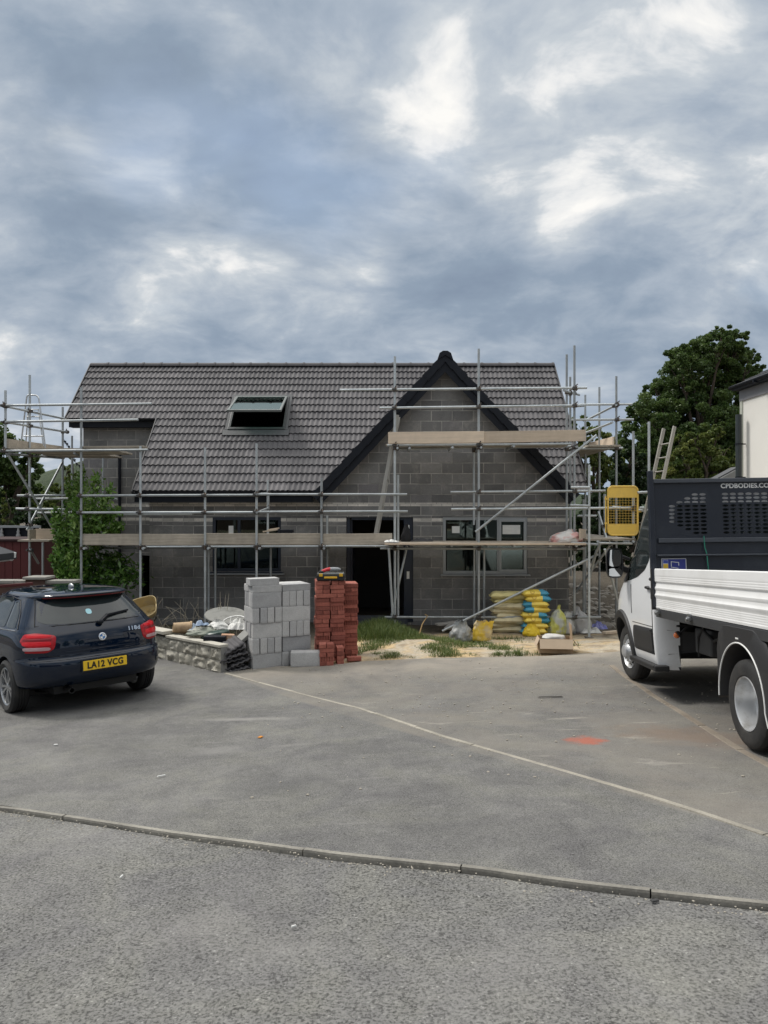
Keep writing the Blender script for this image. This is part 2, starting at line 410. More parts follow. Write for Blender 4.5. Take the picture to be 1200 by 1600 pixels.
def strip(name, pts, w, h, up, mt, seg, gap=.006, jig=.0, kind='structure', bev=.006):
    """a row of concrete lengths along a line on the ground, each a little out of true"""
    mb = MB(); run = []
    for a, b in zip(pts, pts[1:]):
        n = max(1, int((b - a).length / .1))
        for i in range(n): run.append(a + (b - a) * i / n)
    run.append(pts[-1])
    L = [0]
    for a, b in zip(run, run[1:]): L.append(L[-1] + (b - a).length)
    def at(q):
        q = max(0, min(L[-1] - 1e-6, q))
        i = max(k for k in range(len(L)) if L[k] <= q); i = min(i, len(L) - 2)
        f = (q - L[i]) / max(1e-9, L[i + 1] - L[i]); return run[i] + (run[i + 1] - run[i]) * f
    q = 0; rnd = random.Random(len(pts) * 13 + int(w * 1000))
    while q < L[-1] - .05:
        e = min(L[-1], q + seg * (1 + rnd.uniform(-.03, .03))); j = rnd.uniform(-jig, jig); jz = rnd.uniform(-jig, jig) * .7
        n = max(2, int((e - q) / .15)); vs = []
        for i in range(n + 1):
            c = at(q + gap / 2 + (e - q - gap) * i / n); d_ = (at(q + (e - q) * min(1, i / n + .02)) - at(q + (e - q) * max(0, i / n - .02)))
            d_.z = 0; d_.normalize(); nn = Vector((-d_.y, d_.x, 0)); c = c + nn * j
            zt = hg(c.x, c.y) + up + jz
            for s_, z_ in ((-.5, zt - h), (-.5, zt - .012), (-.42, zt), (.5, zt), (.5, zt - h)):
                p = c + nn * s_ * w; vs.append((p.x, p.y, z_))
        fs = []
        for i in range(n):
            for k in range(5): fs.append((i * 5 + k, i * 5 + (k + 1) % 5, (i + 1) * 5 + (k + 1) % 5, (i + 1) * 5 + k))
        fs.append((4, 3, 2, 1, 0)); fs.append(tuple(n * 5 + k for k in range(5)))
        mb.add(vs, fs); q = e
    return tag(mb.build(name, mt), kind=kind)
kl = [Vector((x, kerb_y(x), 0)) for x in np.linspace(-12, 12, 97)]
for p in kl: p.z = hg(p.x, p.y)
strip('kerb', kl, .032, .12, .003, m_kerb, .915, .007, .007)
dd = (DIAG[-1] - DIAG[-2]); ext = DIAG[-1] + dd.normalized() * 2.2
strip('edging', DIAG + [ext], .046, .1, .006, m_edge, .9, .008, .004)
sdv = (SIDE[-1] - SIDE[-2]).normalized()
strip('edging', SIDE + [SIDE[-1] + sdv * 2.5], .07, .1, .005, kerb_mat('worn edging', (.26, .225, .18), (.17, .14, .11)), .9, .008, .004)
# ---------------------------------------------------------------- the house
def block_mat(name, ax, dark=1.0, shift=0.0):
    """bare concrete blockwork, 450 x 225 courses, with two thin bands of brick-high coursing"""
    m, t, b = nt(name); v = coord(t); s = t.nodes.new('ShaderNodeSeparateXYZ'); t.links.new(v, s.inputs[0])
    def brick(w, h, sx_, sz_, mort):
        cb = t.nodes.new('ShaderNodeCombineXYZ')
        t.links.new(mathn(t, 'ADD', s.outputs[ax], sx_), cb.inputs[0]); t.links.new(mathn(t, 'ADD', s.outputs[2], sz_), cb.inputs[1])
        # slightly wandering joints
        wv = noisen(t, v, 2.5, 3, .5, 0, 1)
        ad = t.nodes.new('ShaderNodeVectorMath'); ad.operation = 'MULTIPLY_ADD'; t.links.new(wv, ad.inputs[0]); ad.inputs[1].default_value = (.014, .014, 0)
        t.links.new(cb.outputs[0], ad.inputs[2])
        n = t.nodes.new('ShaderNodeTexBrick'); t.links.new(ad.outputs[0], n.inputs['Vector'])
        n.offset = .5; n.inputs['Scale'].default_value = 1; n.inputs['Brick Width'].default_value = w; n.inputs['Row Height'].default_value = h
        n.inputs['Mortar Size'].default_value = mort; n.inputs['Mortar Smooth'].default_value = .25; n.inputs['Bias'].default_value = 0
        n.inputs['Color1'].default_value = (0, 0, 0, 1); n.inputs['Color2'].default_value = (1, 1, 1, 1); n.inputs['Mortar'].default_value = (.5, .5, .5, 1)
        return n
    A = brick(.45, .225, 100 + shift, 100.04, .0085); B = brick(.225, .075, 100, 100.02, .006)
    band = None
    for z0, z1 in ((E + .125, E + .2), (E - .215, E - .135)):
        k = mathn(t, 'MULTIPLY', mathn(t, 'GREATER_THAN', s.outputs[2], z0), mathn(t, 'LESS_THAN', s.outputs[2], z1))
        band = k if band is None else mathn(t, 'MAXIMUM', band, k)
    val = mixc(t, band, A.outputs['Color'], B.outputs['Color']); mort = mixc(t, band, A.outputs['Fac'], B.outputs['Fac'])
    n1 = noisen(t, v, 1.2, 6, .65, .4); n2 = noisen(t, v, 38, 5, .7)
    c1 = ramp(t, val, [(0, (.150 * dark, .149 * dark, .147 * dark)), (.35, (.188 * dark, .186 * dark, .182 * dark)), (.6, (.203 * dark, .201 * dark, .196 * dark)), (.85, (.232 * dark, .228 * dark, .220 * dark)), (1, (.180 * dark, .174 * dark, .178 * dark))])
    cb_ = ramp(t, val, [(0, (.48 * dark, .46 * dark, .42 * dark)), (1, (.74 * dark, .70 * dark, .64 * dark))])
    c = mixc(t, band, c1, cb_)
    c = mixc(t, 1.0, c, ramp(t, n1, [(.3, .80), (.7, 1.18)]), 'MULTIPLY'); c = mixc(t, 1.0, c, ramp(t, n2, [(.2, .82), (.8, 1.15)]), 'MULTIPLY')
    mc = ramp(t, noisen(t, v, 1.7, 6, .7), [(.38, (.19 * dark, .185 * dark, .172 * dark)), (.62, (.45 * dark, .435 * dark, .40 * dark))])
    smear = mathn(t, 'MULTIPLY', ramp(t, noisen(t, v, 4.5, 7, .7), [(.52, 0), (.68, .65)]), ramp(t, n1, [(.42, 0), (.58, 1)]))
    c = mixc(t, smear, c, (.33 * dark, .315 * dark, .29 * dark)); c = mixc(t, mort, c, mc)
    t.links.new(c, b.inputs['Base Color']); b.inputs['Roughness'].default_value = .93; b.inputs['Specular IOR Level'].default_value = .25
    hh = mathn(t, 'ADD', mathn(t, 'MULTIPLY', mort, -1.0), mathn(t, 'MULTIPLY', n2, .35)); bump(t, b, hh, .5, .008)
    return m
m_blk = block_mat('blockwork front', 0); m_blk_s = block_mat('blockwork side', 1)
m_plinth = (lambda: block_mat('engineering brick', 0, .6))()
m_black = M('black plastic', (.008, .010, .015), .5, 0, .2, 6, spec=.25)
m_dark_in = M('dark plaster', (.06, .058, .055), .9)  # plain dark tone for the partition and the shaft lining
m_slab = M('screed', (.2, .19, .18), .9)
m_anth = M('anthracite frame', (.018, .026, .042), .35, 0, .1)
m_gframe = M('grey frame', (.33, .35, .36), .4, 0, .1)
m_white = M('white plastic', (.72, .72, .70), .4, 0, .05)
m_paper = M('paper notice', (.75, .75, .72), .8, 0, .1, 30)
m_alu = M('aluminium', (.55, .56, .56), .38, .9, .1, 10)
m_lead = M('lead flashing', (.06, .063, .067), .6, 0, .25, 6)
def glass_mat(name, tint=(.5, .55, .55), base=.35):
    m = bpy.data.materials.new(name); m.use_nodes = True; t = m.node_tree; t.nodes.remove(t.nodes['Principled BSDF'])
    tr = t.nodes.new('ShaderNodeBsdfTransparent'); tr.inputs[0].default_value = (*tint, 1)
    gl = t.nodes.new('ShaderNodeBsdfGlossy'); gl.inputs['Roughness'].default_value = .02; gl.inputs[0].default_value = (.80, .95, .90, 1)
    fr = t.nodes.new('ShaderNodeFresnel'); fr.inputs[0].default_value = 1.5
    mx = t.nodes.new('ShaderNodeMixShader'); t.links.new(mathn(t, 'MULTIPLY_ADD', fr.outputs[0], 1.0, base * .1), mx.inputs[0])
    t.links.new(tr.outputs[0], mx.inputs[1]); t.links.new(gl.outputs[0], mx.inputs[2]); t.links.new(mx.outputs[0], t.nodes['Material Output'].inputs[0]); return m
m_glass = glass_mat('window glass')
m_glass_sky = glass_mat('roof window glass', (.45, .62, .55), 1.2)
def tile_mat():
    m, t, b = nt('concrete roof tile'); v = coord(t)
    a = t.nodes.new('ShaderNodeAttribute'); a.attribute_name = 'tint'
    c = ramp(t, a.outputs['Fac'], [(0, (.074, .071, .075)), (.5, (.094, .090, .094)), (1, (.120, .114, .118))])
    c = mixc(t, 1.0, c, ramp(t, noisen(t, v, .8, 6, .6), [(.3, .85), (.7, 1.15)]), 'MULTIPLY')
    c = mixc(t, 1.0, c, ramp(t, noisen(t, v, 30, 5, .7), [(.2, .82), (.8, 1.15)]), 'MULTIPLY')
    t.links.new(c, b.inputs['Base Color']); b.inputs['Roughness'].default_value = .72; b.inputs['Specular IOR Level'].default_value = .35; bump(t, b, noisen(t, v, 120, 3, .6), .25, .003); return m
m_tile = tile_mat()

house = thing('unfinished_house', 'grey block house under construction with dark tiled roof and front gable', 'house', (0, 0, 0))
TB = E                                    # heights below are given from the eye level
ZE, YE, TAN = .4365, 15.75, 1.0355        # lower eave: height over the eye, depth, slope
YR = 18.96; ZR = ZE + TAN * (YR - YE)
YU = 17.49; XL, XLOW, XR = -7.5, -5.34, 4.34
GX, GZ, GY, GT = 1.29, 3.30, 15.60, 1.066  # gable ridge: x, height, front, slope
YG, YF, YREC = 15.9, 16.15, 17.75          # wall planes: gable, front left, recessed part
XG0, XG1, XF0, XW0 = -1.30, 3.97, -5.12, -7.22
base = -.25
def mainH(y): return ZE + TAN * (y - YE) if y <= YR else ZR - TAN * (y - YR)
def gabH(x): return GZ - GT * abs(x - GX)
def wall_xz(name, poly, holes, y, th, mt, parent=house):
    """wall in the xz plane: outline poly and rectangular holes, cut into convex pieces on a grid of columns"""
    xs = sorted(set([p[0] for p in poly] + [h for q in holes for h in (q[0], q[1])])); mb = MB()
    def span(x):
        lo, hi = [], []
        zz = []
        n = len(poly)
        for i in range(n):
            (xa, za), (xb, zb) = poly[i], poly[(i + 1) % n]
            if abs(xa - xb) < 1e-9: continue
            if min(xa, xb) - 1e-9 <= x <= max(xa, xb) + 1e-9: zz.append(za + (zb - za) * (x - xa) / (xb - xa))
        return min(zz), max(zz)
    for a, b in zip(xs, xs[1:]):
        if b - a < 1e-6: continue
        mid = (a + b) / 2; e = 1e-6
        la, ha = span(a + e); lb, hb = span(b - e)
        cuts = sorted([(h[2], h[3]) for h in holes if h[0] - 1e-6 <= mid <= h[1] + 1e-6])
        pieces = []; ca, cb = la, lb
        for z0, z1 in cuts: pieces.append((ca, cb, z0, z0)); ca = cb = z1
        pieces.append((ca, cb, ha, hb))
        for p, q, r_, s_ in pieces:
            if r_ - p < 1e-5 and s_ - q < 1e-5: continue
            mb.add([(a, y, p), (b, y, q), (b, y, s_), (a, y, r_), (a, y + th, p), (b, y + th, q), (b, y + th, s_), (a, y + th, r_)],
                   [(0, 1, 2, 3), (7, 6, 5, 4), (0, 4, 5, 1), (3, 2, 6, 7)] + ([(0, 3, 7, 4)]) + [(1, 5, 6, 2)])
    return mb.build(name, mt, parent)
def px2x(px, y): return (px - 600) * y / F
def px2z(py, y): return E + (800 - py) * y / F
# openings
DOOR = (px2x(541, YG), px2x(645.7, YG), .02, px2z(808, YG))
WIN_R = (px2x(692, YG), px2x(824, YG), px2z(897, YG), px2z(808, YG))
WIN_L = (px2x(332, YF), px2x(439, YF), px2z(893, YF), px2z(808, YF))
gp = [(XG0, base), (XG1, base), (XG1, E + gabH(XG1) - .10), (GX, E + GZ - .16), (XG0, E + gabH(XG0) - .10)]
wall_xz('gable_wall', gp, [DOOR, WIN_R], YG, .3, m_blk)
wall_xz('front_wall', [(XF0, base), (XG0 - .003, base), (XG0 - .003, E + mainH(YF) - .06), (XF0, E + mainH(YF) - .06)], [WIN_L], YF, .3, m_blk)
wall_xz('recessed_wall', [(XW0, base), (XF0 + .3, base), (XF0 + .3, E + mainH(YREC) - .08), (XW0, E + mainH(YREC) - .08)], [(px2x(218, YREC), XF0 + .05, .0, px2z(868, YREC))], YREC, .3, m_blk)
def side_wall(name, x, ya, yb, th):
    mb = MB(); ym = YR
    pts = [(ya, base), (yb, base), (yb, E + mainH(yb) - .08)] + ([(ym, E + ZR - .12)] if ya < ym < yb else []) + [(ya, E + mainH(ya) - .08)]
    mb.prism([(x, p[0], p[1]) for p in pts], (th, 0, 0)); return mb.build(name, m_blk_s, house)
side_wall('side_wall', XW0, YREC + .303, 21.9, .3)
side_wall('side_wall', XF0, YF + .303, YREC - .003, .3)
side_wall('side_wall', XG1 - .3, YG + .303, 21.9, .3)
mb = MB(); mb.box(((XW0 + XG1) / 2, 22.05, E / 2 + .2), (XG1 - XW0, .29, E + .9)); mb.build('rear_wall', m_blk, house)
mb = MB(); mb.box(((XW0 + XG1) / 2, 19, -.1), (XG1 - XW0 - .7, 5.6, .1)); mb.box(((XF0 + XG1) / 2, 17.4, -.1), (XG1 - XF0 - .7, 2.3, .1)); mb.build('floor_slab', m_slab, house)
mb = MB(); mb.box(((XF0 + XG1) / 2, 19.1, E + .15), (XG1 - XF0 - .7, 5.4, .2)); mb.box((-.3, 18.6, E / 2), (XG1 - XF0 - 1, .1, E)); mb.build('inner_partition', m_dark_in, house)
mb = MB(); mb.box((px2x(541, YG - .02) - .0 + .55, YG - .012, .11 - .03), (1.55, .03, .2)); 
o = mb.build('plinth', M('blue brick', (.05, .055, .07), .8, 0, .3, 8, .3, 40), house)
# ------------------------------------------------------------ roof covering: real courses of rolled tiles
NR = 17; gy = (YR - .03 - YE) / NR
rp = .113
def roll(u):
    u = u % 1
    return .017 * (math.sin(math.pi * min(1, u / .62)) ** .8 if u < .62 else 0) - (.004 if u >= .62 else 0)
SK = (px2x(357, 17.2), px2x(446, 17.2), 17.14, 17.99)     # skylight opening: x0 x1, y0 y1
def front_roof():
    vs = []; fs = []; tint = []
    nrm = Vector((0, -TAN, 1)).normalized(); rnd = random.Random(3)
    for r_ in range(NR):
        y0 = YE + r_ * gy; y1 = y0 + gy + .02
        xa = XL if y0 > YU - .1 else XLOW
        n = int(round((XR - xa) / rp * 6)); xs = [xa + (XR - xa) * i / n for i in range(n + 1)]
        row_t = rnd.uniform(-.06, .06); tv = {}
        o = len(vs)
        for x in xs:
            h = roll((x - XL) / rp)
            jit = .006 * mnoise.noise(Vector((math.floor((x - XL) / (rp * 3)) * 5.1, r_ * 3.7, 2)))
            a0 = Vector((x, y0, E + mainH(y0))); a1 = Vector((x, y1, E + mainH(y1)))
            vs += [tuple(a0 + nrm * (h - .016)), tuple(a0 + nrm * (h + .035 + jit)), tuple(a1 + nrm * (h + .002))]
        for i in range(n):
            xm = (xs[i] + xs[i + 1]) / 2; ym = y0 + gy / 2
            if GX - 2.75 < xm < GX + 2.75 and mainH(ym + .1) < gabH(xm) - .02: continue
            if SK[0] - .03 < xm < SK[1] + .03 and SK[2] - .05 < ym < SK[3] + .06: continue
            k = int((xm - XL) / (rp * 3))
            if k not in tv: tv[k] = min(1, max(0, .5 + row_t + rnd.gauss(0, .22)))
            q = o + i * 3
            fs += [(q, q + 3, q + 4, q + 1), (q + 1, q + 4, q + 5, q + 2)]; tint += [tv[k]] * 2
    me = bpy.data.meshes.new('front_roof'); me.from_pydata(vs, [], fs); me.materials.append(m_tile)
    at = me.attributes.new('tint', 'FLOAT', 'FACE'); at.data.foreach_set('value', tint)
    me.polygons.foreach_set('use_smooth', [True] * len(fs)); me.set_sharp_from_angle(angle=R(42))
    ob = bpy.data.objects.new('roof', me); COL.objects.link(ob); ob.parent = house; return ob
roof = front_roof()
mb = MB()
def slab(x0, x1, ya, yb, off=-.03, th=.05):
    za, zb = E + mainH(ya) + off, E + mainH(yb) + off
    mb.add([(x0, ya, za), (x1, ya, za), (x1, yb, zb), (x0, yb, zb), (x0, ya, za - th), (x1, ya, za - th), (x1, yb, zb - th), (x0, yb, zb - th)],
           [(0, 1, 2, 3), (7, 6, 5, 4), (0, 4, 5, 1), (1, 5, 6, 2), (2, 6, 7, 3), (3, 7, 4, 0)])
slab(XLOW + .02, SK[0], YE + .02, YU); slab(SK[1], GX - 2.55, YE + .02, YU); slab(SK[0], SK[1], YE + .02, SK[2] - .03)
slab(GX - 2.55, GX - 1.35, 17.0, YU); slab(GX + 1.35, XR - .02, 17.0, YU); slab(GX + 2.4, XR - .02, YE + .05, 17.0)
slab(XL + .02, SK[0], YU + .02, YR); slab(SK[1], XR - .02, YU + .02, YR); slab(SK[0], SK[1], SK[3] + .05, YR)
slab(XL + .02, XR - .02, YR + .02, 22.3, .0)
mb.build('roof_deck', M('roofing felt', (.03, .03, .032), .8), house)
# gable roof slopes
mb = MB()
for s_ in (-1, 1):
    for r_ in range(12):
        u0, u1 = 2.70 * r_ / 12, 2.70 * (r_ + 1) / 12 + .02
        xa, xb = GX + s_ * (2.70 - u0), GX + s_ * (2.70 - u1)
        for j in range(30):
            def yend(x): return min(YR - .1, YE + (gabH(x) - ZE) / TAN)
            ya0 = GY + .02; fa, fb = j / 30, (j + 1) / 30
            p = lambda x, f, o: (x, ya0 + (yend(x) + .1 - ya0) * f, E + gabH(x) + o)
            h0, h1 = .0, .03
            mb.add([p(xa, fa, .035), p(xa, fb, .035), p(xb, fb, .005), p(xb, fa, .005), p(xa, fa, -.04), p(xa, fb, -.04)], [(0, 1, 2, 3), (0, 4, 5, 1)])
gr = mb.build('gable_roof', m_tile, house)
at = gr.data.attributes.new('tint', 'FLOAT', 'FACE'); at.data.foreach_set('value', [random.random() for _ in gr.data.polygons])
# ridge tiles
def ridge(name, p0, p1, r, n):
    mb = MB(); d_ = (Vector(p1) - Vector(p0)); L = d_.length; d_.normalize(); side = d_.cross(Vector((0, 0, 1))).normalized()
    for i in range(n):
        a = Vector(p0) + d_ * (L * i / n + .003); b = Vector(p0) + d_ * (L * (i + 1) / n - .003)
        for (ra, q0, q1) in ((r, a, b), (r * 1.13, b - d_ * .035, b + d_ * .01)):
            vs = []; K = 8
            for q in (q0, q1):
                for k in range(K + 1):
                    an = math.pi * (k / K); vs.append(q + side * math.cos(an) * ra + Vector((0, 0, math.sin(an) * ra * .85)))
            vs += [q0, q1]
            fs = [(k, k + 1, K + 2 + k, K + 1 + k) for k in range(K)] + [tuple(range(K, -1, -1)), tuple(range(K + 1, 2 * K + 2))]
            mb.add(vs, fs)
    o = mb.build(name, m_tile, roof, 45)
    at = o.data.attributes.new('tint', 'FLOAT', 'FACE'); at.data.foreach_set('value', [.25] * len(o.data.polygons))
ridge('ridge_tile', (XL, YR, E + ZR - .035), (XR, YR, E + ZR - .035), .115, 26)
# dry verges, eaves, gutters, barge boards
m_verge = M('grey verge', (.045, .045, .048), .6, 0, .2)
def verge(x, ya, yb, w=.03):
    mb = MB(); a = Vector((x, ya, E + mainH(ya) + .0)); b = Vector((x, yb, E + mainH(yb) + .0)); mb.bar(a, b, w, .11, (0, -.7, .7)); mb.build('verge_cap', m_verge, roof, bevel=.01)
verge(XL - .015, YU - .04, YR); verge(XLOW - .015, YE - .04, YU - .05); verge(XR + .015, YE + .2, YR)
def gutter(name, x0, x1, y, z, r=.058):
    mb = MB(); vs = []; K = 10
    for x in (x0, x1):
        for rr in (r, r - .006):
            for k in range(K + 1):
                an = math.pi + math.pi * k / K; vs.append((x, y + rr * math.cos(an), z + rr * math.sin(an)))
    n = K + 1; fs = []
    for k in range(K):
        fs.append((k, k + 1, 2 * n + k + 1, 2 * n + k)); fs.append((n + k, n + k + 1, 3 * n + k + 1, 3 * n + k))
        fs.append((k, k + 1, n + k + 1, n + k)); fs.append((2 * n + k, 2 * n + k + 1, 3 * n + k + 1, 3 * n + k))
    for k in (0, K): fs.append((k, 2 * n + k, 3 * n + k, n + k))
    mb.add(vs, fs); return mb.build(name, m_black, house, 50)
zg = E + mainH(YE) - .03
gutter('gutter', XLOW, GX - 2.78, YE - .03, zg); gutter('gutter', XL, XLOW - .05, YU - .05, E + mainH(YU) - .03)
mb = MB(); mb.box(((XLOW + GX - 2.8) / 2, YE + .055, zg - .10), (GX - 2.8 - XLOW - .02, .022, .19)); mb.box(((XLOW + GX - 2.8) / 2, (YE + .07 + YF) / 2, zg - .185), (GX - 2.8 - XLOW - .04, YF - YE - .075, .012)); mb.build('fascia', m_black, house)
zu = E + mainH(YU) - .03
mb = MB(); mb.box(((XL + XLOW) / 2, YU + .05, zu - .10), (XLOW - XL - .06, .022, .20)); mb.box(((XL + XLOW) / 2, (YU + .07 + YREC) / 2, zu - .19), (XLOW - XL - .08, YREC - YU - .075, .012)); mb.build('fascia', m_black, house)
def barge(s_):
    """stepped black dry verge over a deep barge board on one slope of the gable"""
    mb = MB(); xa = GX + s_ * 2.79; Lx = 2.79
    n = Vector((s_ * GT, 0, 1)).normalized(); dn = Vector((-s_, 0, GT)).normalized()
    foot = Vector((xa, GY, E + gabH(xa))); top = Vector((GX, GY, E + GZ)); L = (top - foot).length
    def plate(y0, y1, o0, o1, q0=0, q1=None, endtop=True):
        q1 = L if q1 is None else q1
        pts = [foot + dn * q0 + n * o0, foot + dn * q1 + n * o0, foot + dn * q1 + n * o1, foot + dn * q0 + n * o1]
        if q1 == L:   # mitre at the ridge
            pts[1] = Vector((GX, GY, E + GZ + o0 / n.z)); pts[2] = Vector((GX, GY, E + GZ + o1 / n.z))
        mb.prism([(p.x, y0, p.z) for p in pts], (0, y1 - y0, 0))
    plate(GY + .02, GY + .045, -.235, .0)                      # barge board
    plate(GY + .05, YG - .004, -.10, -.085)                    # soffit
    K = 13
    for i in range(K):                                         # one cap per tile course, lapped
        q0 = L * i / K; q1 = L * (i + 1) / K + (.03 if i < K - 1 else 0)
        if i == K - 1: q1 = L
        z0 = .012
        pts = [foot + dn * q0 + n * -.105, foot + dn * min(q1, L - .0) + n * -.085, foot + dn * min(q1, L) + n * .045, foot + dn * q0 + n * .068]
        if i == K - 1: pts[1] = Vector((GX, GY, E + GZ - .085 / n.z)); pts[2] = Vector((GX, GY, E + GZ + .045 / n.z))
        mb.prism([(p.x, GY - .022 - .004 * (i % 2), p.z) for p in pts], (0, .038, 0))
        mb.prism([(p.x, GY + .0, p.z) for p in (foot + dn * q0 + n * .035, foot + dn * q1 + n * .02, foot + dn * q1 + n * .045, foot + dn * q0 + n * .068)], (0, .16, 0))
    return mb.build('barge_board', m_black, house)
barge(-1); barge(1)
mb = MB(); mb.prism([(GX - .17, GY - .05, E + GZ - .10), (GX - .12, GY - .05, E + GZ + .05), (GX - .05, GY - .05, E + GZ + .095), (GX + .05, GY - .05, E + GZ + .095), (GX + .12, GY - .05, E + GZ + .05), (GX + .17, GY - .05, E + GZ - .10), (GX, GY - .05, E + GZ + .0)], (0, .35, 0))
mb.build('ridge_end_cap', m_black, house, bevel=.008)
# ------------------------------------------------------------ windows and door
def window(x0, x1, z0, z1, y, fm, panes, notice=None, sill=True, tr=None):
    fr = MB(); w = .065
    fr.box(((x0 + x1) / 2, y + .05, z1 - w / 2), (x1 - x0, .07, w)); fr.box(((x0 + x1) / 2, y + .05, z0 + w / 2), (x1 - x0, .07, w))
    fr.box((x0 + w / 2, y + .05, (z0 + z1) / 2), (w, .07, z1 - z0 - 2 * w)); fr.box((x1 - w / 2, y + .05, (z0 + z1) / 2), (w, .07, z1 - z0 - 2 * w))
    f = fr.build('window', fm, house, bevel=.006)
    for a, b in zip(panes, panes[1:]):
        xa, xb = x0 + (x1 - x0) * a, x0 + (x1 - x0) * b
        xa = max(xa, x0 + w); xb = min(xb, x1 - w)
        if b < 1: g = MB(); g.box((xb, y + .049, (z0 + z1) / 2), (.06, .075, z1 - z0 - 2 * w)); g.build('mullion', fm, f, bevel=.005)
        q = MB(); q.box(((xa + xb) / 2, y + .055, (z0 + z1) / 2), (xb - xa - .05, .012, z1 - z0 - 2 * w)); q.build('pane', m_glass, f)
    if sill: s_ = MB(); s_.box(((x0 + x1) / 2, y - .02, z0 - .022), (x1 - x0 + .1, .15, .03)); s_.build('sill', fm, f, bevel=.006)
    for (a, b, c, d_) in (notice or []):
        q = MB(); q.box((x0 + (x1 - x0) * (a + b) / 2, y + .043, z0 + (z1 - z0) * (c + d_) / 2), ((x1 - x0) * (b - a), .004, (z1 - z0) * (d_ - c))); q.build('notice', m_paper, f)
    return f
wr = window(*WIN_R, YG, m_gframe, [0, .41, .66, 1], [(.11, .20, .72, .84), (.71, .92, .70, .86)])
s_ = MB(); x0, x1, z0, z1 = WIN_R
for a, b in ((.665, .985),):        # opening sash proud of the frame
    xa, xb = x0 + (x1 - x0) * a, x0 + (x1 - x0) * b
    for c, dd_ in (((xa + xb) / 2, z1 - .075), ((xa + xb) / 2, z0 + .075)): s_.box((c, YG + .018, dd_), (xb - xa, .05, .05))
    for c in (xa + .025, xb - .025): s_.box((c, YG + .0175, (z0 + z1) / 2), (.05, .05, z1 - z0 - .2))
s_.build('sash', m_gframe, wr, bevel=.005)
wl = window(*WIN_L, YF, m_anth, [0, .385, 1], [(.23, .30, .70, .84)])
s_ = MB(); s_.box(((WIN_L[0] + WIN_L[1]) / 2, YF - .05, WIN_L[2] - .05), (WIN_L[1] - WIN_L[0] + .16, .1, .03)); s_.build('sill', m_gframe, wl, bevel=.006)
# door frame with the leaf standing open inside
dm = MB(); x0, x1, z0, z1 = DOOR
dm.box((x0 + .04, YG + .1, (z0 + z1) / 2), (.07, .09, z1 - z0)); dm.box((x1 - .1, YG + .1, (z0 + z1) / 2), (.20, .09, z1 - z0)); dm.box(((x0 + x1) / 2 - .03, YG + .1, z1 - .035), (x1 - x0 - .28, .089, .06))
do = dm.build('door_frame', m_anth, house, bevel=.006)
q = MB(); q.box((x1 - .11, YG + .049, z0 + 1.02), (.06, .006, .16)); q.build('notice', m_paper, do)
q = MB(); q.box((x1 - .11, YG + .049, z1 - .22), (.06, .006, .10)); q.build('notice', m_paper, do)
dl = MB(); dl.box((x0 + .10, YG + .62, (z0 + z1) / 2), (.05, .85, z1 - z0 - .1)); dl.build('door', m_anth, house)
# ------------------------------------------------------------ roof window, pivoted open
nr = Vector((0, -TAN, 1)).normalized(); up = Vector((0, 1, TAN)).normalized()
sk_o = Vector((SK[0], SK[2], E + mainH(SK[2]))); WX = SK[1] - SK[0]; LS = (SK[3] - SK[2]) * math.hypot(1, TAN)
def skp(u, s_, o=0): return sk_o + Vector((u, 0, 0)) + up * s_ + nr * o
skl = MB()
skl.bar(skp(-.0, .03, .02), skp(WX, .03, .02), .07, .10, nr); skl.bar(skp(0, LS - .03, .02), skp(WX, LS - .03, .02), .07, .10, nr)
skl.bar(skp(.03, .067, .021), skp(.03, LS - .067, .021), .06, .10, nr); skl.bar(skp(WX - .03, .067, .021), skp(WX - .03, LS - .067, .021), .06, .10, nr)
rw = skl.build('roof_window', M('grey aluminium', (.05, .053, .056), .4, .3, .1), house, bevel=.006)
q = MB()
q.bar(skp(-.10, -.105, .045), skp(WX + .10, -.105, .045), .19, .012, nr); q.bar(skp(-.035, -.01, .05), skp(-.035, LS + .04, .05), .06, .012, nr); q.bar(skp(WX + .035, -.01, .05), skp(WX + .035, LS + .04, .05), .06, .012, nr); q.bar(skp(-.07, LS + .05, .045), skp(WX + .07, LS + .05, .045), .10, .012, nr)
q.build('flashing', m_lead, rw)
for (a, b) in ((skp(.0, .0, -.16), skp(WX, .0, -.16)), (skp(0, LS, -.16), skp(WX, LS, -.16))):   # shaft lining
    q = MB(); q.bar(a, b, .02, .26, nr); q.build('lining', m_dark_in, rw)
pv = skp(0, LS - .03, .075); tl = R(-22)
def sash_p(u, s_, o): 
    rot = Matrix.Rotation(tl, 3, 'X'); return pv + Vector((u, 0, 0)) + rot @ (up * s_ + nr * o)
h_ = LS - .05; n2 = Matrix.Rotation(tl, 3, 'X') @ nr
q = MB(); q.bar(sash_p(.04, -h_, 0), sash_p(WX - .04, -h_, 0), .05, .05, n2); q.bar(sash_p(.04, -.03, 0), sash_p(WX - .04, -.03, 0), .06, .05, n2)
q.bar(sash_p(.07, -h_ + .026, 0), sash_p(.07, -.062, 0), .05, .05, n2); q.bar(sash_p(WX - .07, -h_ + .026, 0), sash_p(WX - .07, -.062, 0), .05, .05, n2)
sa = q.build('sash', M('grey sash', (.16, .175, .17), .4, .2, .1), rw, bevel=.005)
q = MB(); q.bar(sash_p(WX / 2, -h_ + .027, 0), sash_p(WX / 2, -.062, 0), WX - .192, .02, n2); q.build('pane', m_glass_sky, sa)
# rainwater pipe stubs
q = MB(); q.tube([(px2x(188, YREC), YREC - .05, px2z(870, YREC)), (px2x(188, YREC), YREC - .05, px2z(708, YREC))], .035); q.build('downpipe', m_black, house, 60)
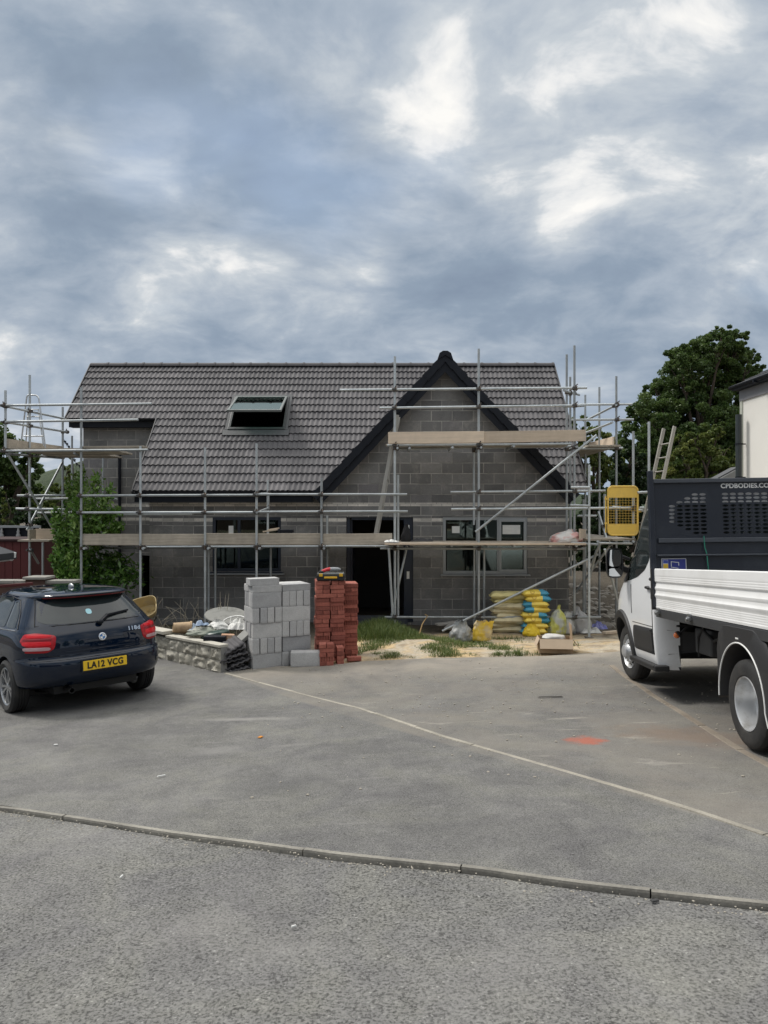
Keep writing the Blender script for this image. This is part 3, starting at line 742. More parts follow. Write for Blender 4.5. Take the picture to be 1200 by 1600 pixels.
# ---------------------------------------------------------------- scaffolding
def galv_mat():
    m, t, b = nt('galvanised tube'); v = coord(t)
    n = noisen(t, v, 2.2, 6, .65); n2 = noisen(t, v, 26, 5, .7)
    oi = t.nodes.new('ShaderNodeObjectInfo')
    c = mixc(t, ramp(t, n, [(.35, 0), (.7, 1)]), (.47, .50, .51), (.30, .325, .335))
    c = mixc(t, ramp(t, n2, [(.60, 0), (.72, .7)]), c, (.30, .285, .26))
    k = mathn(t, 'MULTIPLY_ADD', oi.outputs['Random'], .5, .75); cc = t.nodes.new('ShaderNodeCombineColor')
    for i in range(3): t.links.new(k, cc.inputs[i])
    c = mixc(t, 1.0, c, cc.outputs[0], 'MULTIPLY')
    t.links.new(c, b.inputs['Base Color']); b.inputs['Metallic'].default_value = .55
    t.links.new(mathn(t, 'MULTIPLY_ADD', n2, .3, .38), b.inputs['Roughness']); return m
m_galv = galv_mat()
m_coup = M('coupler steel', (.10, .10, .10), .6, .5, .3, 20, c2=(.12, .075, .045), c2s=8)
def wood_mat(name, c, c2, ax=0, grain=14, dirt=.3):
    m, t, b = nt(name); v = coord(t); mp = t.nodes.new('ShaderNodeMapping'); t.links.new(v, mp.inputs[0])
    sc = [grain * 2.2] * 3; sc[ax] = grain * .09; mp.inputs['Scale'].default_value = sc
    n = noisen(t, mp.outputs[0], 1, 6, .65, .5); n2 = noisen(t, v, 2.0, 6, .65)
    oi = t.nodes.new('ShaderNodeObjectInfo')
    col = mixc(t, ramp(t, n, [(.3, 0), (.7, 1)]), c, c2)
    col = mixc(t, 1.0, col, ramp(t, n2, [(.3, 1 - dirt), (.7, 1 + dirt * .6)]), 'MULTIPLY')
    k = mathn(t, 'MULTIPLY_ADD', oi.outputs['Random'], .4, .8); cc = t.nodes.new('ShaderNodeCombineColor')
    for i in range(3): t.links.new(k, cc.inputs[i])
    col = mixc(t, 1.0, col, cc.outputs[0], 'MULTIPLY')
    t.links.new(col, b.inputs['Base Color']); b.inputs['Roughness'].default_value = .85; bump(t, b, n, .25, .004); return m
m_board = wood_mat('weathered scaffold board', (.46, .405, .325), (.29, .255, .21))
m_board_y = wood_mat('weathered scaffold board across', (.40, .36, .29), (.26, .235, .195), 1)
m_board_new = wood_mat('fresh scaffold board', (.66, .54, .42), (.52, .43, .33), 0, 10, .15)
YS = 14.75
TR = .0242
class Scaf:
    def __init__(s, name, label, loc):
        s.t = thing('scaffolding', label, 'scaffolding', loc); s.loc = Vector(loc); s.tubes = []; s.nc = 0
    def P(s, p): return (W(*p) if not isinstance(p, Vector) else p) - s.loc
    def tube(s, name, a, b, r=TR, mt=None):
        a = s.P(a); b = s.P(b)
        mid = (a + b) / 2; mb = MB(); mb.tube([a - mid, b - mid], r, 12)
        o = mb.build(name, mt or m_galv, s.t, 60); o.location = mid; s.tubes.append((name, a, b)); return o
    def std(s, px, top, bot, y=YS):
        """upright; bot None = down to the ground"""
        a = W(px, top, y); b = Vector((a.x, a.y, soil_h(a.x, a.y) - .03)) if bot is None else W(px, bot, y)
        o = s.tube('standard', b, a)
        if bot is None:
            bp = MB(); bp.box((0, 0, 0), (.15, .15, .012)); q = bp.build('base_plate', m_coup, s.t); q.location = s.P(Vector((b.x, b.y, b.z + .035)))
        return o
    def led(s, x0, y0, x1, y1, ya=YS - .05, yb=None, name='ledger'):
        return s.tube(name, (x0, y0, ya), (x1, y1, ya if yb is None else yb))
    def board(s, name, a, b, w, h, up=(0, 0, 1), mt=None):
        a = s.P(a); b = s.P(b); mid = (a + b) / 2; mb = MB(); mb.bar(a - mid, b - mid, w, h, up)
        o = mb.build(name, mt or m_board, s.t, bevel=.004); o.location = mid; return o
    def couple(s):
        """a clamp wherever an upright and a level tube pass within a hand's width"""
        for n1, a, b in s.tubes:
            if n1 != 'standard': continue
            for n2, c, d in s.tubes:
                if n2 == 'standard': continue
                u = (b - a); v = (d - c); w0 = a - c
                A, B_, C_, D_, E_ = u.dot(u), u.dot(v), v.dot(v), u.dot(w0), v.dot(w0); den = A * C_ - B_ * B_
                if abs(den) < 1e-9: continue
                k = (B_ * E_ - C_ * D_) / den; q = (A * E_ - B_ * D_) / den
                if not (-.01 < k < 1.01 and -.01 < q < 1.01): continue
                p1 = a + u * k; p2 = c + v * q
                if (p1 - p2).length > .11: continue
                s.clamp(p1, p2, v.normalized())
    def clamp(s, p1, p2, dv):
        if s.nc >= 98: return
        s.nc += 1; mb = MB()
        m1 = Matrix.Identity(4); mb.lathe([(.026, -.032), (.042, -.032), (.042, .032), (.026, .032)], 12, m1, True)
        rot = dv.to_track_quat('Z', 'Y').to_matrix().to_4x4(); off = (p2 - p1)
        mb.lathe([(.026, -.032), (.042, -.032), (.042, .032), (.026, .032)], 12, Matrix.Translation(off) @ rot, True)
        mb.box(off * .5 + Vector((.04, 0, 0)), (.04, .07, .06)); mb.box(off * .5 + Vector((-.045, -.03, .0)), (.03, .09, .036))
        mb.tube([off + Vector((.0, -.03, .035)), off + Vector((.025, -.095, .06))], .011, 6)
        o = mb.build('coupler', m_coup, s.t, 50); o.location = p1
# ---- the lift along the eaves, from the laurel to the door
A = Scaf('scaffolding', 'galvanised tube scaffolding with one low boarded lift under the long left eaves', (-3, YS, 0))
A.std(127, 605, None); A.std(219.5, 697, None); A.std(320.5, 699, None); A.std(401, 693, None); A.std(502.5, 747, None)
A.std(418.5, 750, 845, 15.6); A.std(511.5, 805, None, 15.6); A.std(326, 856, None, 15.62); A.std(336.5, 855, None, 15.7); A.std(423, 851, None, 15.65)
A.led(124, 774.5, 402, 773.5); A.led(398, 772.5, 636, 772.5, YS - .055); A.led(120, 801, 402, 800.5); A.led(398, 800, 637, 799, YS - .055)
A.led(122, 777.5, 183, 780, 15.6); A.led(119, 804.5, 300, 803, 15.65)
A.led(219, 854.5, 540, 853.5, YS + .05); A.led(500, 853.5, 630, 853.5, YS - .05); A.led(140, 856.5, 325, 855, 15.55)
for px in (131, 223, 325, 405, 506): A.tube('transom', (px, 857, YS - .16), (600 + (px - 600) * YS / 15.95, 857 - 4, 15.95))
A.tube('tie_tube', (401, 772, YS - .1), (419.5, 771, 15.6)); A.tube('tie_tube', (401, 801, YS - .1), (419.5, 794, 15.6)); A.tube('tie_tube', (419.3, 771, 15.55), (419.3, 796, 15.55))
zt = E - .655
def deck(S, x0, x1, y0, n, z, ov=0, mt=None):
    for i in range(n): S.board('deck_board', Vector((x0 + random.uniform(-.05, .05), y0 + .115 + i * .232, z + random.uniform(0, .006))), Vector((x1 + random.uniform(-.05, .05), y0 + .115 + i * .232, z + random.uniform(0, .006))), .225, .038, mt=mt)
deck(A, W(127, 850, YS).x, W(322, 850, YS).x, YS + .09, 4, zt); deck(A, W(325, 850, YS).x, W(508, 850, YS).x, YS + .09, 4, zt); deck(A, W(511, 850, YS).x, W(612, 850, YS).x, YS + .09, 4, zt)
A.board('toe_board', (128.5, 843, YS + .055), (321, 843.2, YS + .055), .038, .225); A.board('toe_board', (319, 842, YS + .057), (503, 842.2, YS + .057), .038, .225)
A.board('toe_board', (505, 843, YS + .055), (613, 842, YS + .055), .038, .225)
A.board('toe_board', (133.5, 843, YS + .08), (137, 842, 15.9), .038, .225)
A.couple()
# ---- the taller scaffold round the gable, with its return along the right side
B = Scaf('scaffolding', 'galvanised tube scaffolding before the gable with a high boarded lift and long diagonal braces', (2, YS, 0))
B.std(617, 557, None); B.std(622, 742, 962, YS + .07); B.std(748, 545, None); B.std(756.5, 855, None, 15.5); B.std(741, 850, None, 15.6); B.std(740.5, 700, 820, 15.6)
B.std(897.5, 540, None); B.std(885.5, 554, 850, 15.3); B.std(891, 589, 850, 15.75); B.std(920.5, 726, None, 14.3); B.std(914.5, 617, None, 17.6); B.std(936.5, 605, None, 17.0)
B.std(963, 588, None, 15.9); B.std(989.5, 674, 850, 14.6); B.std(1014, 659, 850, 14.2); B.std(912, 780, None, 15.4); B.std(945, 772, 842, 15.6); B.std(892, 780, 900, 15.75)
B.led(531, 609.5, 917, 606); B.led(593, 637.5, 906, 633.5); B.led(605, 696, 893, 693.5); B.led(620, 702, 892, 697.5, 15.5)
B.led(704, 769, 946, 767); B.led(705, 795.5, 1006, 793.5, YS - .05, 14.6); B.led(594, 857, 914, 857.5); B.led(601, 964.5, 939, 964.5); B.led(640, 852, 912, 851.5, 15.45)
B.led(895, 632.5, 988, 631.5, 15.85); B.led(893, 656, 990, 655.5, 15.85); B.led(890, 701, 973, 700, 15.85)
B.led(892, 761.5, 921, 761.5, 14.25); B.led(891, 789.5, 921, 790.5, 14.25); B.led(996, 769.5, 1016, 769, 14.4); B.led(935, 848.5, 997, 849, 14.5); B.led(902, 806, 932, 806, 16.2)
for px, py in ((617, 700), (748, 699), (897.5, 698)): B.tube('transom', (px + 4, py, YS - .14), (600 + (px + 4 - 600) * YS / 15.6, 800 + (py - 800) * YS / 15.6, 15.6))
for px, py in ((640, 700), (707, 699), (803, 697)): B.tube('transom', (px, py, YS - .1), (600 + (px - 600) * YS / 15.55, 800 + (py - 800) * YS / 15.55, 15.55))
for px in (622, 706, 763, 804, 860, 901): B.tube('transom', (px, 853, YS - .22), (600 + (px - 600) * YS / 15.5, 850, 15.5))
B.tube('transom', (881, 635.5, YS - .09), (912, 634, 15.7)); B.tube('transom', (881, 610, YS - .09), (905, 617, 16.2)); B.tube('transom', (919, 655, 17.2), (963, 632.5, 15.8)); B.tube('transom', (915, 676.5, 17.0), (957, 660, 15.8)); B.tube('transom', (892, 848, 14.6), (938, 851, 14.4)); B.tube('transom', (934, 846, 14.4), (936, 850, 17.2)); B.tube('transom', (990, 846, 14.3), (975, 846, 17.6)); B.tube('transom', (958, 792, 15.7), (1006, 798, 14.3))
B.tube('brace', (743, 831, YS - .12), (932, 680, YS - .12)); B.tube('brace', (691, 986, YS - .13), (934.5, 866, YS - .13)); B.tube('brace', (607.5, 856, YS - .1), (613.5, 960, YS - .1)); B.tube('brace', (945, 858, 14.4), (967, 948, 14.9)); B.tube('brace', (953, 852, 15.2), (900, 925, 15.8)); B.tube('brace', (932, 860, 14.5), (921, 905, 14.9)); B.tube('brace', (636, 853, YS + .4), (612, 962, YS + .2)); B.tube('brace', (948, 842, 15.3), (935, 800, 16.0))
B.tube('brace', (938, 848, 14.35), (925, 880, 14.6))
deck(B, W(607, 690, YS).x, W(893, 690, YS).x, YS + .10, 3, E + 1.365, mt=m_board)
B.board('toe_board', (606.5, 684.3, YS - .095), (756, 682.6, YS - .095), .038, .225, mt=m_board_new); B.board('toe_board', (755.5, 683.2, YS - .055), (915, 680.4, YS - .055), .038, .225, mt=m_board_new)
zl = E - .625
for i in range(5): B.board('deck_board', Vector((W(601 + 6 * (i % 2), 848, 14.6).x, 14.52 + i * .232, zl + .004 * (i % 3))), Vector((W(912, 848, 14.6).x, 14.52 + i * .232, zl + .004 * (i % 2))), .225, .038, mt=m_board_new if i in (0, 3) else m_board)
for i in range(4): B.board('deck_board', Vector((4.12 + i * .232, 14.45 + .05 * (i % 2), E - .545 + .004 * (i % 2))), Vector((4.12 + i * .232, 18.3, E - .545)), .225, .038, mt=m_board_y)
B.board('toe_board', (906, 835, 14.62), (914, 836, 15.2), .038, .225, mt=m_board_new)
for i in range(3): B.board('deck_board', Vector((4.42 + i * .232, 15.6 + .06 * (i % 2), E + 1.40)), Vector((4.42 + i * .232, 19.5, E + 1.40)), .225, .038, mt=m_board_y)
B.board('toe_board', (958.5, 690.5, 15.8), (921, 699, 18.2), .038, .225, mt=m_board_new)
B.couple()
# ---- the part at the left corner with a high working deck
C_ = Scaf('scaffolding', 'old grey tube scaffolding at the left house corner with a high sagging deck', (-7, 15.6, 0))
C_.std(8.5, 610, 708, YS); C_.std(46.5, 586, None, 15.6); C_.std(98, 636, None, 17.2); C_.std(112.5, 681, None, 18.6); C_.std(161, 712, 840, 17.5); C_.std(67, 848, None, 16.6)
C_.led(-40, 634, 237, 631); C_.led(9, 659, 216, 655.8); C_.led(-40, 705, 231, 703, YS - .05); C_.led(230, 703.5, 232, 703.5, YS - .05) if False else None
C_.led(7, 634.5, 104, 655, YS - .04, 17.2, 'ledger'); C_.led(8, 659.5, 105, 675, YS - .04, 17.2, 'ledger'); C_.led(10, 709, 100, 716, YS, 17.15, 'transom'); C_.led(116, 708, 125, 713.5, YS, 17.15, 'transom')
C_.led(27, 774.5, 103, 774, 15.5); C_.led(55, 779.5, 140, 779, 16.3); C_.led(25, 795, 102, 796, 15.5); C_.led(55, 801.5, 140, 801, 16.3)
C_.tube('brace', (8, 703, YS), (90, 838, 15.9)); C_.tube('brace', (97, 723, 17.0), (42, 828, 15.5)); C_.tube('brace', (47, 858, 15.55), (60, 880, 16.4))
for i in range(9): C_.board('deck_board', Vector((W(10, 700, YS).x + .06 * (i % 3), YS + .16 + i * .25, E + 1.265 + .006 * (i % 2))), Vector((W(128 + 45 * (i < 5), 700, YS).x, YS + .16 + i * .25, E + 1.255 + .006 * (i % 2))), .225, .038)
C_.board('toe_board', (12, 694.5, YS + .06), (98, 705, 17.2), .038, .225); C_.board('deck_board', (128, 699.5, YS + .14), (228, 698.5, YS + .14), .225, .038)
C_.board('toe_board', (56, 834.5, 15.9), (86, 834.5, 15.9), .038, .225, mt=m_board_new)
for i in range(3): C_.board('deck_board', Vector((W(44, 845, 15.9).x, 15.55 + .24 * i, E - .60)), Vector((W(92, 845, 15.9).x, 15.55 + .24 * i, E - .60)), .225, .038)
C_.board('toe_board', (44.5, 835, 15.45), (55, 834.6, 15.75), .04, .2)
C_.couple()
# ---- ladders, gate and loose things on the scaffold
m_ladder = M('ladder aluminium', (.36, .345, .31), .45, .6, .15, 8, inst=0)
def ladder(label, a, b, side, wdt, step=.28, group=None, st=(.03, .07)):
    a, b = Vector(a), Vector(b); t_ = thing('ladder', label, 'ladder', a, group); side = Vector(side).normalized(); d_ = (b - a).normalized(); up_ = side.cross(d_)
    for k in (-1, 1):
        mb = MB(); mb.bar(side * k * wdt / 2, (b - a) + side * k * wdt / 2, st[0], st[1], up_); mb.build('stile', m_ladder, t_, bevel=.004)
    n = int((b - a).length / step)
    for i in range(n):
        mb = MB(); c = d_ * (step * (i + .6)); mb.tube([c - side * (wdt / 2 - .01), c + side * (wdt / 2 - .01)], .014, 8); mb.build('rung', m_ladder, t_, 60)
    return t_
ladder('aluminium ladder leaning from the low lift to the gable deck, beside the door', W(586, 846, 15.05), W(622, 650, 15.15), (.10, 1, 0), .34)
ladder('tall aluminium ladder leaning behind the white truck cab', W(994, 905, 13.9), W(1045.5, 668, 14.3), (.42, -1.2, .05), .30)
def trestle():
    o = W(52, 698, YS + .9); t_ = thing('trestle', 'small tubular hop-up trestle with rounded top standing on the high left deck', 'trestle', (o.x, o.y, E + 1.29))
    sc_ = lambda px, py, dy=0: W(px, py, YS + .9 + dy) - t_.location
    m = m_alu
    for dy, k, pts in ((0, 0, [(32, 700), (41.5, 622), (42.5, 618.5), (45, 617), (56, 617.5), (59, 619.5), (61, 624), (71, 700)]), (.45, 0, [(40, 697), (44, 640), (60, 640), (68, 697)])):
        mb = MB(); q = [sc_(a, b, dy) for a, b in pts]
        q = [Vector((p.x, p.y, max(0.0, p.z))) for p in q]; mb.tube(q, .016, 8); mb.build('side_frame', m, t_, 60)
    for (a, b, y_) in ((41, 62, 651), (37, 68, 681.5)):
        mb = MB(); mb.tube([sc_(a, y_), sc_(b, y_)], .013, 8); mb.build('rung', m, t_, 60)
    for a in (42, 60):
        mb = MB(); mb.tube([sc_(a, 640), sc_(44 if a == 42 else 60, 640, .45)], .013, 8); mb.build('brace', m, t_, 60)
trestle()
def gate():
    y = 14.42; z0 = W(0, 836, y).z; z1 = W(0, 760, y).z; x0 = W(950, 0, y).x; x1 = W(996.5, 0, y).x
    w, h = x1 - x0, z1 - z0; my = M('yellow powder coat', (.70, .47, .09), .45, 0, .12, 5, .1, 30, c2=(.58, .40, .10), c2s=6)
    t_ = thing('safety_gate', 'yellow ladder gate with a mesh middle standing upright on the scaffold deck', 'gate', (x0 + w / 2, y, z0))
    mb = MB(); pts = []; r = .09
    for cx, cz, a0 in ((w / 2 - r, h - r, 0), (-w / 2 + r, h - r, 90), (-w / 2 + r, r, 180), (w / 2 - r, r, 270)):
        for k in range(6): an = R(a0 + 18 * k); pts.append(Vector((cx + r * math.cos(an), 0, cz + r * math.sin(an))))
    pts.append(pts[0]); pts.append(pts[1]); mb.tube(pts, .018, 10); mb.build('frame', my, t_, 60)
    def pan(za, zb):
        top = za < h / 2; mb = MB(); q = []
        rr = r - .012
        corners = [(w / 2 - .012, zb, 0), (-w / 2 + .012, zb, 0), (-w / 2 + .012, za, 0), (w / 2 - .012, za, 0)]
        if not top: q = [(-w / 2 + .012, za), (w / 2 - .012, za)] + [(w / 2 - r + rr * math.cos(R(18 * k)), h - r + rr * math.sin(R(18 * k))) for k in range(6)] + [(-w / 2 + r + rr * math.cos(R(90 + 18 * k)), h - r + rr * math.sin(R(90 + 18 * k))) for k in range(6)]
        else: q = [(w / 2 - .012, zb), (-w / 2 + .012, zb)] + [(-w / 2 + r + rr * math.cos(R(180 + 18 * k)), r + rr * math.sin(R(180 + 18 * k))) for k in range(6)] + [(w / 2 - r + rr * math.cos(R(270 + 18 * k)), r + rr * math.sin(R(270 + 18 * k))) for k in range(6)]
        mb.prism([(a, -.004, b) for a, b in q], (0, .008, 0)); mb.build('panel', my, t_)
    pan(.0, h * .225); pan(h * .77, h)
    mb = MB()
    for i in range(1, 10): x = -w / 2 + w * i / 10; mb.tube([(x, .0, h * .22), (x, .0, h * .775)], .0025, 6)
    for i in range(0, 11): z = h * (.235 + .053 * i); mb.tube([(-w / 2, .006, z), (w / 2, .006, z)], .0025, 6)
    mb.build('mesh_infill', my, t_, 60)
    for z in (h * .24, h * .74): 
        mb = MB(); mb.tube([(-w / 2 - .045, 0, z - .02), (-w / 2 - .045, 0, z + .02)], .022, 10); mb.bar((-w / 2 - .045, 0, z), (-w / 2 + .01, 0, z), .02, .02); mb.build('hinge', my, t_, 50)
    mb = MB(); mb.tube([(-w / 2 - .045, .0, h * .05), (-w / 2 - .045, .0, h * .8)], .012, 8); mb.build('hinge_post', my, t_, 60)
    mb = MB(); mb.bar((w / 2, 0, h * .48), (w / 2 + .07, 0, h * .48), .03, .02); mb.build('latch', my, t_)
gate()
# ---------------------------------------------------------------- bodies lofted from plan outlines
class Body:
    """a car body: at each height z the plan outline from the middle of the tail, round the side, to the middle of the nose"""
    def __init__(s, zs, xr, xf, w, cr, cf, nr=3.2, nf=2.6, taper=0):
        s.t = [np.array(q, float) for q in (zs, xr, xf, w)]; s.cr, s.cf, s.nr, s.nf, s.taper = cr, cf, nr, nf, taper; s.cache = {}
    def val(s, z):
        T = s.t[0]
        i = int(np.clip(np.searchsorted(T, z) - 1, 0, len(T) - 2)); h = T[i + 1] - T[i]; u = min(1, max(0, (z - T[i]) / h)); out = []
        for q in s.t[1:]:
            # monotone cubic
            d = lambda k: (q[k + 1] - q[k]) / (T[k + 1] - T[k])
            def mm(k):
                if k <= 0: return d(0)
                if k >= len(T) - 1: return d(len(T) - 2)
                a, b = d(k - 1), d(k)
                return 0 if a * b <= 0 else 2 * a * b / (a + b)
            m0, m1 = mm(i) * h, mm(i + 1) * h
            out.append((2 * u**3 - 3 * u**2 + 1) * q[i] + (u**3 - 2 * u**2 + u) * m0 + (-2 * u**3 + 3 * u**2) * q[i + 1] + (u**3 - u**2) * m1)
        return out
    def outline(s, z):
        z = round(z, 4)
        if z in s.cache: return s.cache[z]
        xr, xf, w = s.val(z); L = xf - xr; cr, cf = min(s.cr, L * .45), min(s.cf, L * .45); pts = []
        for k in range(25):
            th = math.pi / 2 * k / 24; pts.append((xr + cr * (1 - math.cos(th) ** (2 / s.nr)), w * math.sin(th) ** (2 / s.nr) if s.nr else w))
        for k in range(1, 24): pts.append((xr + cr + (L - cr - cf) * k / 24, w))
        for k in range(25):
            th = math.pi / 2 * (1 - k / 24); pts.append((xf - cf * (1 - math.cos(th) ** (2 / s.nf)), w * math.sin(th) ** (2 / s.nf)))
        P = np.array(pts)
        if s.taper:
            mid = (xr + xf) / 2; P[:, 1] *= 1 - s.taper * np.clip((mid - P[:, 0]) / (L / 2), 0, 1) ** 2
        seg = np.hypot(np.diff(P[:, 0]), np.diff(P[:, 1])); A = np.concatenate([[0], np.cumsum(seg)])
        s.cache[z] = (P, A); return P, A
    def R(s, a, z, off=0):
        """point at arc length a from the tail's middle (left positive) at height z, pushed out by off"""
        P, A = s.outline(z); q = abs(a)
        x = np.interp(q, A, P[:, 0]); y = np.interp(q, A, P[:, 1]); p = Vector((x, y, z))
        if off:
            e = .02; P2, A2 = s.outline(z + e); P1, A1 = s.outline(z - e)
            ta = Vector((np.interp(q + .01, A, P[:, 0]) - np.interp(max(0, q - .01), A, P[:, 0]), np.interp(q + .01, A, P[:, 1]) - np.interp(max(0, q - .01), A, P[:, 1]), 0))
            if q < .012: ta = Vector((0, 1, 0))
            tz = Vector((np.interp(q, A2, P2[:, 0]) - np.interp(q, A1, P1[:, 0]), np.interp(q, A2, P2[:, 1]) - np.interp(q, A1, P1[:, 1]), 2 * e))
            n = ta.cross(tz).normalized()
            if n.dot(Vector((x - (P[0, 0] + P[-1, 0]) / 2, y, 0))) < 0: n = -n
            p = p + n * off
        if a < 0: p.y = -p.y
        return p
    def a_at_y(s, y, z):
        P, A = s.outline(z); k = int(np.argmax(P[:, 1] >= P[:, 1].max() * .9999)); return float(np.interp(abs(y), P[:k + 1, 1], A[:k + 1])) * (1 if y >= 0 else -1)
    def a_at_x(s, x, z):
        P, A = s.outline(z); return float(np.interp(x, P[:, 0], A))
    def mesh(s, zs, n=1):
        mb = MB(); vs = []; rings = []
        P0, _ = s.outline(zs[0]); m = len(P0)
        for z in zs:
            P, A = s.outline(z); ring = [(x, y, z) for x, y in P] + [(x, -y, z) for x, y in P[-2:0:-1]]; vs += ring
        m = 2 * len(P0) - 2; fs = []
        for j in range(len(zs) - 1):
            for k in range(m):
                k2 = (k + 1) % m; fs.append((j * m + k, j * m + k2, (j + 1) * m + k2, (j + 1) * m + k))
        fs.append(tuple(range(m))); fs.append(tuple((len(zs) - 1) * m + k for k in range(m - 1, -1, -1)))
        return mb.add(vs, fs)
    def patch(s, mb, poly, mode='x', o0=.002, o1=.006, rings=5, sub=6, closed_round=.0, thick=0):
        """star-shaped patch lying on the body; poly in (y or x, z) or (a, z)"""
        pts = []
        n = len(poly)
        for i in range(n):
            (u0, v0), (u1, v1) = poly[i], poly[(i + 1) % n]
            for k in range(sub): pts.append((u0 + (u1 - u0) * k / sub, v0 + (v1 - v0) * k / sub))
        if closed_round:
            for _ in range(int(closed_round)):
                N_ = len(pts); pts = [((pts[i - 1][0] + 2 * pts[i][0] + pts[(i + 1) % N_][0]) / 4, (pts[i - 1][1] + 2 * pts[i][1] + pts[(i + 1) % N_][1]) / 4) for i in range(N_)]
        cu = sum(p[0] for p in pts) / len(pts); cv_ = sum(p[1] for p in pts) / len(pts)
        def S(u, v, o):
            if mode == 'y': return s.R(s.a_at_y(u, v), v, o)
            if mode == 'x': return s.R(s.a_at_x(abs(u), v), v, o)
            if mode == '-x': p = s.R(s.a_at_x(abs(u), v), v, o); p.y = -p.y; return p
            return s.R(u, v, o)
        vs = []; fs = []; m = len(pts)
        if thick: vs += [S(u, v, -thick) for u, v in pts]
        vs += [S(u, v, o0) for u, v in pts]
        lv = 2 if thick else 1
        for r_ in range(1, rings):
            k = 1 - r_ / rings; o = o0 + (o1 - o0) * min(1, (1 - k) * 4)
            vs += [S(cu + (u - cu) * k, cv_ + (v - cv_) * k, o) for u, v in pts]
        tot = rings + (1 if thick else 0)
        vs.append(S(cu, cv_, o1)); c = len(vs) - 1
        for j in range(tot - 1):
            for k in range(m): k2 = (k + 1) % m; fs.append((j * m + k, j * m + k2, (j + 1) * m + k2, (j + 1) * m + k))
        for k in range(m): fs.append(((tot - 1) * m + k, (tot - 1) * m + (k + 1) % m, c))
        return mb.add(vs, fs)
    def line(s, mb, pts, r=.004, mode='y', off=.0, sub=8):
        out = []
        for (u0, v0), (u1, v1) in zip(pts, pts[1:]):
            for k in range(sub): out.append((u0 + (u1 - u0) * k / sub, v0 + (v1 - v0) * k / sub))
        out.append(pts[-1]); q = []
        for u, v in out:
            a = s.a_at_y(u, v) if mode == 'y' else (s.a_at_x(u, v) if mode == 'x' else u); q.append(s.R(a, v, off))
        return mb.tube(q, r, 6)
def boolean_cut(ob, cutters):
    for c in cutters:
        md = ob.modifiers.new('cut', 'BOOLEAN'); md.operation = 'DIFFERENCE'; md.object = c; md.solver = 'EXACT'
    dg = bpy.context.evaluated_depsgraph_get(); me = bpy.data.meshes.new_from_object(ob.evaluated_get(dg))
    ob.modifiers.clear(); ob.data = me
    for c in cutters: bpy.data.objects.remove(c)
    return ob
def car_paint(name, c, c2=None, coat=1, flake=.0, rough=.4, dirt=(.2, .19, .17), dz=.5, metal=.0, spec=.5):
    """painted metal under lacquer, with a thin film of road dust towards the sills"""
    m, t, b = nt(name); v = coord(t); s = t.nodes.new('ShaderNodeSeparateXYZ'); t.links.new(v, s.inputs[0])
    n = noisen(t, v, 6, 7, .7); k = mathn(t, 'MULTIPLY', mathn(t, 'SUBTRACT', 1.0, sstepn(t, s.outputs[2], .12, dz)), ramp(t, n, [(.3, .1), (.7, .55)]))
    t.links.new(mixc(t, k, rgb(c), dirt), b.inputs['Base Color']); b.inputs['Metallic'].default_value = metal
    t.links.new(mathn(t, 'MULTIPLY_ADD', k, .4, rough), b.inputs['Roughness']); b.inputs['Coat Weight'].default_value = coat; b.inputs['Specular IOR Level'].default_value = spec; b.inputs['Coat Roughness'].default_value = .03
    t.links.new(mathn(t, 'MULTIPLY_ADD', k, .6, .02), b.inputs['Coat Roughness']); return m
def tyre_mat():
    return M('tyre rubber', (.018, .018, .018), .75, 0, .3, 9, .3, 60, c2=(.045, .042, .038), c2s=5, c2lo=.5, c2hi=.75)
m_tyre = tyre_mat()
m_alloy = M('alloy wheel', (.42, .43, .44), .32, .85, .12, 10); m_steelw = M('silver steel wheel', (.55, .56, .57), .38, .6, .1, 8, c2=(.36, .35, .33), c2s=6, c2lo=.55)
m_hub = M('dark hub', (.02, .02, .02), .5, .3, .2, 8)
m_carglass = M('tinted car glass', (.020, .026, .027), .04, 0, .05, 3, spec=.55)
m_chrome = M('chrome', (.75, .75, .76), .12, 1, .05, 8)
m_plate = M('yellow plate', (.78, .50, .02), .45, 0, .06, 8)
m_ink = M('black ink', (.01, .01, .01), .5)
m_red = M('red lamp lens', (.34, .006, .012), .2, 0, .1, 8, coat=.25, spec=.3); m_reddk = M('dark red lens', (.20, .004, .008), .15, 0, .1, 8, coat=.4, spec=.3)
m_lens = M('clear lamp lens', (.40, .25, .26), .15, 0, .15, 20, coat=1)
FONT = bpy.data.curves.new('f', 'FONT')
def text_mesh(body, size, ext=.002, bold=0, sx=1.0, sp=1.0, align='CENTER', shear=0):
    c = bpy.data.curves.new('lettering', 'FONT'); c.body = body; c.size = size; c.extrude = ext; c.offset = bold; c.align_x = align; c.align_y = 'CENTER'; c.space_character = sp; c.shear = shear
    o = bpy.data.objects.new('lettering', c); COL.objects.link(o); dg = bpy.context.evaluated_depsgraph_get(); dg.update()
    me = bpy.data.meshes.new_from_object(o.evaluated_get(dg)); bpy.data.objects.remove(o)
    for v in me.vertices: v.co.x *= sx
    return me
